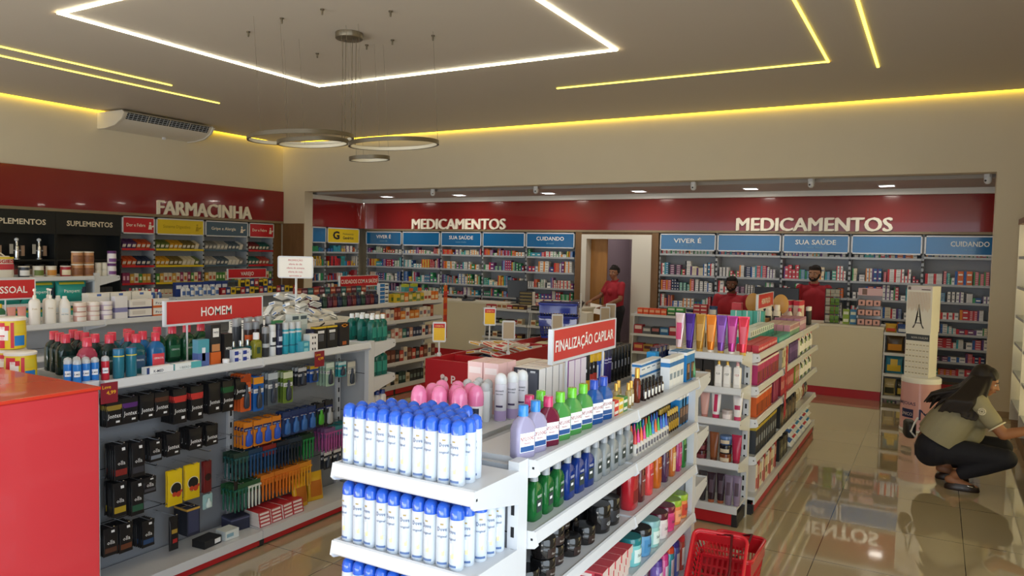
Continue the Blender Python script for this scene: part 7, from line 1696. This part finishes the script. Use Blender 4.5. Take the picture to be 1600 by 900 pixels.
# ------------------------------------------------------------------ first-aid wall
fpal = [['#5a3a6a', '#c9562a', '#2a3450', '#d8d4cc'], ['#6a7a3a', '#d8a02a', '#7a6a3a', '#e0d6b8'], ['#8a8a86', '#b8b4ae', '#5a6a7a', '#e6e2da'], ['#7a2f34', '#2f6a66', '#b8504a', '#e0d0c8']]
for b in range(4):
    y0, y1 = FB[b] + .03, FB[b + 1] - .03
    for k in (0, 1):
        n = int((y1 - y0) / .085)
        for i in range(n):
            c = fpal[b][(i // 3 + k) % 4]
            kk = kind('fa' + c, lambda: carton(.07, .16, .10, C(c), C(c), [(.1, .9, .25, .75, C('#e9e4d8'))], top=C(c)))
            place(kk, 'slanted_packet', 'sloping packet, %s along the %s tray under %s' % (ordn(i), ['upper', 'lower'][k], ['the near Dor e Febre panel', 'the yellow panel', 'the slate panel', 'the far Dor e Febre panel'][b]), 'packet', (XL - .12, y0 + .045 + .085 * i, ZF[k] + .035), 0, 'sloping packets, first-aid wall', rot=(.42, 0, HALF))
    for k in (2, 3):
        fill([cb('cream', .075, .08, .16, '#e2d8bf', '#d2c8af', [(.2, .8, .2, .6, ['#c0563a', '#b8902a', '#4a6a9a', '#b03a4a'][b])]), cb('mulberry', .06, .08, .17, '#8a2f5a', '#7a274e', [(.2, .8, .3, .7, '#e0b8cc')]), cb('green', .06, .08, .15, '#4a8a3a', '#3f7a30', [(.2, .8, .3, .7, '#e9efc8')]), cb('ochre', .07, .08, .15, '#d0a040', '#c09030', [(.2, .8, .3, .7, '#f0e6c0')])], 0, y0, y1, XL - .05, ZF[k] + .0004, 'first_aid_carton', 'carton', '%s shelf under %s' % (['third', 'fourth'][k - 2], ['near Dor e Febre', 'yellow panel', 'slate panel', 'far Dor e Febre'][b]), depth=1)
# supplement wall: silver dispensers
for i, y in enumerate((5.62, 5.93, 6.24)):
    t = thing('supplement_dispenser', '%s silver dispenser with a white ball top in the black supplement cabinet' % ['left', 'middle', 'right'][i], 'dispenser', (XL - .12, y - .08, 1.6205), HALF, 'silver dispensers')
    bm = NB(); loft(bm, [(0, .05), (.01, .05), (.02, .03), (.1, .032), (.18, .03), (.2, .02), (.26, .018)], 16); obj('body', bm, mat('silver', (.8, .8, .8), .2, metal=1), t)
    bm = NB(); loft(bm, [(.26, .01), (.27, .026), (.285, .03), (.30, .026), (.312, .008)], 14); obj('ball_top', bm, WHT, t)
    boxobj('label_card', -.11, -.06, -.03, -.028, .08, .22, C('#b9b6ae'), t); boxobj('side_cup', .055, .10, -.02, .02, .05, .2, C('#a88a74', .3), t)
    for q in range(2): boxobj('arm', (-.06, .03)[q], (-.03, .06)[q], -.006, .006, .12, .135, C('#c9c9c9', .3), t)
for i in range(8): place(kind('supjar%d' % (i % 2), lambda: jar(.20, .07, .03, C(['#26262a', '#3a2a2a'][i % 2], .3), C('#1a1a1c', .3), (1.1, .03, .13, C(['#8a7a6a', '#7a3a3a'][i % 2])))), 'supplement_jar', 'dark supplement jar, %s along the white-edged shelf of the black cabinets' % ordn(i), 'jar', (XL - .12, 5.6 + .2 * i + (.1 if i > 3 else 0), 1.3504), HALF, 'dark supplement jars')

# ------------------------------------------------------------------ candy racks, counters and what stands on them
ZK = (.9254, .6804, .4504)
kp = [cb('cocoa', .11, .10, .07, '#4a2a1f', '#3a2018', [(.1, .9, .2, .6, '#c9a04a')]), cb('red', .10, .10, .06, '#b02f34', '#a0282c', [(.1, .9, .2, .6, '#f0e4d8')]), cb('cream', .09, .10, .09, '#e6dcc4', '#d6ccb4', [(.1, .9, .2, .7, '#a86a3a')]), cb('green', .12, .10, .06, '#5a7a3a', '#4c6a2e', [(.1, .9, .3, .7, '#d8d8a0')]), cb('black', .13, .10, .08, '#26242a', '#1e1c22', [(.1, .9, .4, .7, '#8a8078')])]
for r, (x0, x1, nm) in enumerate(((-6.58, -5.82, 'left candy rack'), (-5.72, -4.94, 'second candy rack'))):
    for k in range(3): fill(kp, 0, x0, x1, 10.76, ZK[k], 'candy_box', 'sweets', '%s shelf of the %s' % (['top', 'second', 'third'][k], nm), rz=0, axis='x', depth=1)
    for i in range(3): place(kind('ydisp', lambda: bagk(.16, .16, .07, C('#d8ab2a', .35), [('dark_print', .15, .85, .2, .7, C('#4a2a1a'))])), 'candy_bag', '%s golden sweets bag on the second shelf of the %s' % (['left', 'middle', 'right'][i], nm), 'bag', (x0 + .12 + .24 * i, 10.90, ZK[1] + .0), 0, 'golden sweets bags') if False else None
kr = cb('orange', .085, .10, .09, '#e8562a', '#d84c22', [(.1, .9, .35, .75, '#f2b08a')])
fill([kr], 1, -3.90, -3.44, 10.76, .9854, 'candy_box', 'sweets', 'top of the sweets rack by the doorway', rz=0, axis='x', depth=1)
fill([cb('green-black', .12, .10, .06, '#2f5a34', '#26482a', [(.1, .9, .4, .8, '#c8d8b0')])], 1, -3.44, -3.19, 10.77, .9854, 'candy_box', 'sweets', 'lower layer, sweets rack by the doorway', rz=0, axis='x', depth=1)
fill([cb('green', .12, .10, .06, '#3a9a4a', '#2f8a40', [(.1, .9, .4, .8, '#e0e8d0')])], 1, -3.44, -3.19, 10.77, 1.046, 'candy_box', 'sweets', 'upper layer, sweets rack by the doorway', rz=0, axis='x', depth=1)
kr2 = [cb('red', .13, .12, .13, '#b0303a', '#a02832', [(.1, .9, .5, .9, '#e8d0cc')]), cb('grey', .13, .12, .10, '#6a6a70', '#5c5c62', [(.1, .9, .4, .8, '#c8c8c8')]), cb('dark', .13, .12, .11, '#2f3034', '#28292c', [(.1, .9, .4, .8, '#b06a6a')]), cb('blue', .13, .12, .11, '#2f6aa0', '#275c90', [(.1, .9, .4, .8, '#a8c8e0')])]
fill(kr2, 1, -3.95, -3.22, 10.78, .6904, 'candy_box', 'sweets', 'second shelf by the doorway', rz=0, axis='x', depth=1)
fill([cb('scarlet', .15, .12, .12, '#a8303a', '#983038', [(.1, .9, .4, .8, '#d8a060')]), cb('gold', .15, .12, .11, '#b08a3a', '#a07c30', [(.1, .9, .4, .8, '#5a2a2a')])], 1, -3.95, -3.22, 10.78, .4204, 'candy_box', 'sweets', 'third shelf by the doorway', rz=0, axis='x', depth=1)
for i in range(6): place(kind('cred', lambda: carton(.10, .08, .055, C('#b8303a'), C('#a82832'), [(.1, .9, .3, .7, C('#e8c8c0'))])), 'carton_box', 'red carton, %s column, %s up, on the counter beside the sweets rack' % (ordn(i // 3), ordn(i % 3)), 'carton', (-3.10 + .105 * (i // 3), 11.10, .9854 + .0556 * (i % 3)), 0, 'red cartons on the counter')
place(jar(.15, .06, .03, C('#3a5a8a', .25), C('#2a4a7a', .25), (1.0, .03, .10, C('#e6e8ee'))), 'candy_jar', 'blue and white jar beside the red cartons on the counter', 'jar', (-2.86, 11.10, .9854), 0)
def monitor(label, x, y, w, h, z0, rz):
    t = thing('monitor', label, 'monitor', (x, y, z0), rz)
    b = boxobj('screen', -w / 2, w / 2, -.015, .015, .10, .10 + h, mat('monitor_black', hexc('#0e0e11'), .3), t, bevel=.005)
    boxobj('bezel', -w / 2 + .012, w / 2 - .012, .0152, .0165, .112, .10 + h - .012, M_dark, t)
    bm = NB(); B(bm, -.02, .02, -.012, .012, .01, .14); B(bm, -.10, .10, -.08, .08, 0, .012); obj('stand', bm, M_dark, t)
monitor('black monitor turned away on the right counter between the two men', -2.00, 11.25, .62, .36, .9852, 0)
monitor('black monitor on the left counter beside the stacked boxes', -6.28, 11.25, .36, .30, .9852, .2)
for i in range(6): place(kind('blkst', lambda: carton(.24, .12, .055, C('#26221f'), C('#e8e4da'), [(.05, .95, .25, .75, C('#8a7a4a'))])), 'candy_box', 'black and gold box, %s up, before the left monitor' % ordn(i), 'sweets', (-6.02, 11.12, .9854 + .0556 * i), .1, 'black and gold boxes') if i < 4 else None
for i in range(8): place(kind('redch%d' % (i % 2), lambda: carton(.13, .10, .05, C(['#a8303a', '#e0d4c4'][i % 2]), C('#8a242c'), [(.1, .9, .3, .7, C('#e8d8c8'))])), 'candy_box', 'red or cream box, %s column, %s up, at the right of the left counter' % (ordn(i // 2), ordn(i % 2)), 'sweets', (-5.76 + .16 * (i // 2), 11.12, .9854 + .0506 * (i % 2)), 0, 'boxes at the right of the left counter')
place(kind('bowl', lambda: [part('bowl', lambda bm: loft(bm, [(0, .07), (.01, .08), (.09, .12), (.095, .122)], 24), C('#26262a', .3)), part('filling', lambda bm: loft(bm, [(.085, .112), (.12, .08), (.13, .02)], 16), C('#5a4a48', .6))]), 'candy_bowl', 'dark round bowl of sweets on the left counter', 'bowl', (-5.08, 11.12, .9854), 0)
t = thing('telephone', 'small black telephone on the left counter under the medicine shelves', 'telephone', (-7.25, 11.2, .9852), .3)
bm = NB(); prism(bm, [(-.09, 0), (.09, 0), (.09, .06), (-.09, .03)], 0, -.10, .10); obj('base', bm, M_dark, t)
bm = NB(); tube(bm, [(-.07, -.09, .05), (-.07, -.06, .075), (-.07, .06, .085), (-.07, .09, .07)], .02, 8); obj('handset', bm, M_dark, t)
fill([cb('white', .10, .08, .10, '#e4e0d6', '#d4d0c6', [(.1, .9, .3, .6, '#b0a890')])], 1, -8.2, -7.7, 11.1, .9854, 'carton_box', 'carton', 'left end of the long counter', rz=0, axis='x', depth=1)
# tall green packet display, cosmetics display, small cartons on the right counter
t = thing('packet_display', 'tall dark wire stand of green packets on the right counter', 'display', (-1.24, 11.2, .9852), 0)
bm = NB()
for x in (-.095, .095): B(bm, x - .004, x + .004, -.004, .004, 0, .48)
for z in (.0, .12, .24, .36, .47): B(bm, -.095, .095, -.05, .004, z, z + .008)
for z in (.05, .17, .29, .41): B(bm, -.095, .095, -.052, -.048, z, z + .004)
obj('frame', bm, M_dark, t)
pk_ = kind('gpk', lambda: pouch(.055, .10, .014, C('#5f8a2a', .35), [('pale_print', .2, .8, .3, .65, C('#c9d89a'))]))[0][1]; pk2_ = kind('gpk2', lambda: pouch(.055, .10, .014, C('#b9b6a8', .35)))[0][1]
for r in range(4):
    for c in range(3): obj('packet', pk_ if (r < 3 and c != 0) else pk2_, None, t, (-.06 + .06 * c, -.026, .010 + .12 * r))
for i in range(6): place(kind('gbc%d' % (i % 2), lambda: carton(.08, .07, .10, C(['#8aa83a', '#3a7fb0'][i % 2]), C(['#7a982e', '#2f6f9f'][i % 2]), [(.1, .9, .3, .7, C('#e2e6d0'))])), 'carton_box', '%s carton, %s up, between the green stand and the pink sponges' % (['lime', 'blue'][i % 2], ordn(i // 2)), 'carton', (-1.06 + .09 * (i % 2), 11.2, .9854 + .1006 * (i // 2)), 0, 'lime and blue cartons on the counter') if i < 4 else None
t = thing('sponge_display', 'clear stand with three rows of pink sponge boxes on the right counter', 'display', (-.775, 11.2, .9852), 0)
M_acr = C('#b9bcc4', .1, trans=.6)
bm = NB(); B(bm, -.15, .15, .05, .056, 0, .42); B(bm, -.15, -.146, -.08, .05, 0, .40); B(bm, .146, .15, -.08, .05, 0, .40)
for z in (.0, .13, .26): B(bm, -.146, .146, -.08, .05, z, z + .005)
obj('frame', bm, M_acr, t)
hd = boxobj('header_card', -.15, .15, .044, .049, .40, .50, C('#eec9d0'), t)
boxobj('portrait_print', -.10, -.04, .0425, .0439, .41, .49, C('#8a6a60'), hd)
for r in range(3):
    for c in range(3):
        o = boxobj('sponge_box', -.042, .042, -.035, .035, 0, .075, C('#efb4a6', .35), t, .004, loc=(-.096 + .096 * c, -.02, .0055 + .13 * r))
        boxobj('print', -.012, .012, -.0365, -.0352, .02, .055, C('#5a3a3a'), o)
# ------------------------------------------------------------------ crisps rack
def crisp(c, c2, w, h, words=(), wc=None, star=None): return bagk(w, h, .07, C(c, .3), [('print_patch', .12, .88, .12, .48, C(c2, .4))] + ([('star_patch', .3, .7, .4, .8, C(star))] if star else []), words, wc)
for i, (c, c2, nm) in enumerate((('#c9a03a', '#d8563a', 'yellow and red'), ('#2a4a8a', '#dfe4ea', 'blue'), ('#2a4a8a', '#dfe4ea', 'second blue'))): place(kind('cr1' + c, lambda: crisp(c, c2, .135, .115)), 'snack_bag', nm + ' small snack bag on the top of the crisps rack', 'bag', (-.495 + .14 * i, 11.02, .9254), 0, 'small snack bags')
for i, (c, c2, nm) in enumerate((('#4a3a26', '#c98a2a', 'brown and gold crisp bag'), ('#5a2320', '#d8702a', 'dark red Mexican-style corn chip bag'))): place(crisp(c, c2, .21, .235, [('Doritos', 0, .14, .035, .15)] if i else (), C('#f0c04a')), 'snack_bag', nm.replace('Mexican-style ', '') + ' on the second shelf of the crisps rack', 'bag', (-.44 + .212 * i, 11.03, .6604), 0)
for i in range(2): place(kind('cr3', lambda: crisp('#2f7fa0', '#d8b83a', .21, .235, (), None, '#e0c04a')), 'snack_bag', '%s blue crisp bag with yellow star on the crisps rack' % ['left', 'right'][i], 'bag', (-.44 + .212 * i, 11.03, .3854), 0, 'blue crisp bags')
for i, (c, c2, nm) in enumerate((('#b8a878', '#3a3a2a', 'beige'), ('#2a2a22', '#c9b04a', 'black'), ('#3a3424', '#c0a03a', 'olive black'))): place(crisp(c, c2, .14, .22, [('Torcida', 0, .14, .022, .10)], C('#efe6c8')), 'snack_bag', nm + ' crisp bag on the lowest shelf of the crisps rack', 'bag', (-.480 + .1465 * i, 11.03, .0904), 0)
# ------------------------------------------------------------------ pink drum with necklace tower
M_pink = mat('drum_pink', hexc('#e4b0b6'), .15, coat=.4)
t = thing('display_drum', 'pink printed drum with white rims under the necklace tower', 'display stand', (-.10, 9.38, 0))
bs = [(.0, .195), (.56, .195)]
bm = NB(); loft(bm, [(.03, .195), (.545, .195)], 48); bd = obj('drum', bm, M_pink, t)
bm = NB(); loft(bm, [(0, .19), (.004, .198), (.032, .198)], 48); obj('bottom_rim', bm, WHT, t)
bm = NB(); loft(bm, [(.543, .198), (.59, .198), (.60, .19), (.602, .10)], 48); obj('top_rim', bm, WHT, t)
DS = [(0, .195), (.6, .195)]
NAVY = C('#2c3260', .4)
bm = NB(); put_text(bm, 'SEMIJOIAS', lambda a, b: surf(DS, a - .17, b + .30, .0012), .05, .26, .005); put_text(bm, 'M', lambda a, b: surf(DS, a + .06, b + .15, .0012), .17, .13, .0); obj('lettering', bm, NAVY, bd)
bm = NB(); patch(bm, DS, -.20, -.06, .16, .255, .001, 10, 2); pn = obj('navy_panel', bm, NAVY, bd)
bm = NB(); put_text(bm, 'ÚNICO', lambda a, b: surf(DS, a - .135, b + .185, .002), .05, .13, .0); obj('panel_lettering', bm, C('#f2e6ea'), pn)
t = thing('necklace_tower', 'square white display tower hung with necklaces and earring cards', 'display stand', (-.115, 9.40, .6025), -.33)
M_tw = C('#e9e8e4', .4)
boxobj('body', -.125, .125, -.115, .115, 0, .50, M_tw, t); up = boxobj('upper_body', -.13, .13, -.12, .12, .50, 1.0, M_tw, t)
bm = NB(); B(bm, -.125, .125, -.1225, -.12, .955, .995); B(bm, .12, .1225, -.115, .115, .93, .995); hp = obj('header_card', bm, C('#d9cfd6'), up)
bm = NB(); B(bm, -.118, -.09, -.1245, -.1226, .958, .99); B(bm, .02, .11, -.1245, -.1226, .958, .968); obj('header_print', bm, C('#6a5a62'), hp)
bm = NB()   # printed pylon
for s in (-1, 1):
    pts = [(s * .062, .54), (s * .045, .54), (s * .022, .60), (s * .010, .68), (s * .003, .80), (0, .80), (s * .006, .70), (s * .016, .62)]
    prism(bm, pts if s < 0 else pts[::-1], 1, -.1215, -.1203)
B(bm, -.03, .03, -.1215, -.1203, .592, .60); B(bm, -.014, .014, -.1215, -.1203, .662, .668); B(bm, -.02, .02, -.1215, -.1203, .54, .548) if False else None
obj('tower_print', bm, C('#3a3a3e'), up)
for k in range(14):
    x = -.108 + .0166 * k
    bm = NB(); tube(bm, [(x - .004, -.124, .935), (x - .003, -.1255, .75 + .02 * math.sin(k * 2)), (x, -.126, .735 + .02 * math.sin(k * 2)), (x + .003, -.1255, .75 + .02 * math.sin(k * 2)), (x + .004, -.124, .935)], .0012, 5)
    obj('necklace', bm, C('#d8bda4', .3), up)
lb = boxobj('lower_band', -.12, .12, -.1175, -.115, .40, .47, C('#3f4650'), t)
bm = NB(); put_text(bm, 'NOVA COLEÇÃO', flat(-.119, .02, .425), .028, .17, .0); obj('band_lettering', bm, C('#dfe0e2'), lb)
M_card = C('#efece2', .4); M_gem = mat('gem_gold', hexc('#a08a4a'), .25, metal=.7)
for r in range(6):
    for c in range(7):
        bm = NB(); x = -.105 + .035 * c; z = .02 + .062 * r
        B(bm, x - .014, x + .014, -.1175, -.1155, z, z + .05)
        for q in (-.006, .006): B(bm, x + q - .0025, x + q + .0025, -.1195, -.1174, z + .018, z + .030, 1)
        obj('earring_card', bm, [M_card, M_gem], t)
for r in range(13):
    for c in range(3):
        bm = NB(); y = -.07 + .07 * c; z = .03 + .068 * r; xx = .1205 if z > .48 else .1155
        B(bm, xx, xx + .003, y - .022, y + .022, z, z + .05); B(bm, xx + .003, xx + .005, y - .008, y + .008, z + .015, z + .03, 1)
        obj('side_card', bm, [M_card, M_gem], t)
# things on the lit shelf at the right edge
for k, z in enumerate((.352, .682, 1.002, 1.302, 1.622)):
    for i in range(3):
        c = ['#e9e2cc', '#2a2c34', '#8ab0c4', '#d8c8a0', '#e6e6e0'][(i + k) % 5]
        place(kind('lit' + c, lambda: carton(.10, .08, .20, C(c), C(c), [(.1, .9, .3, .6, C('#b8a070'))])), 'toiletry_box', 'carton on the %s lit shelf from the floor at the right edge, %s along' % (ORD[k], ordn(i)), 'carton', (.92, 9.86 - .20 * i, z), -HALF, 'cartons on the lit shelves')
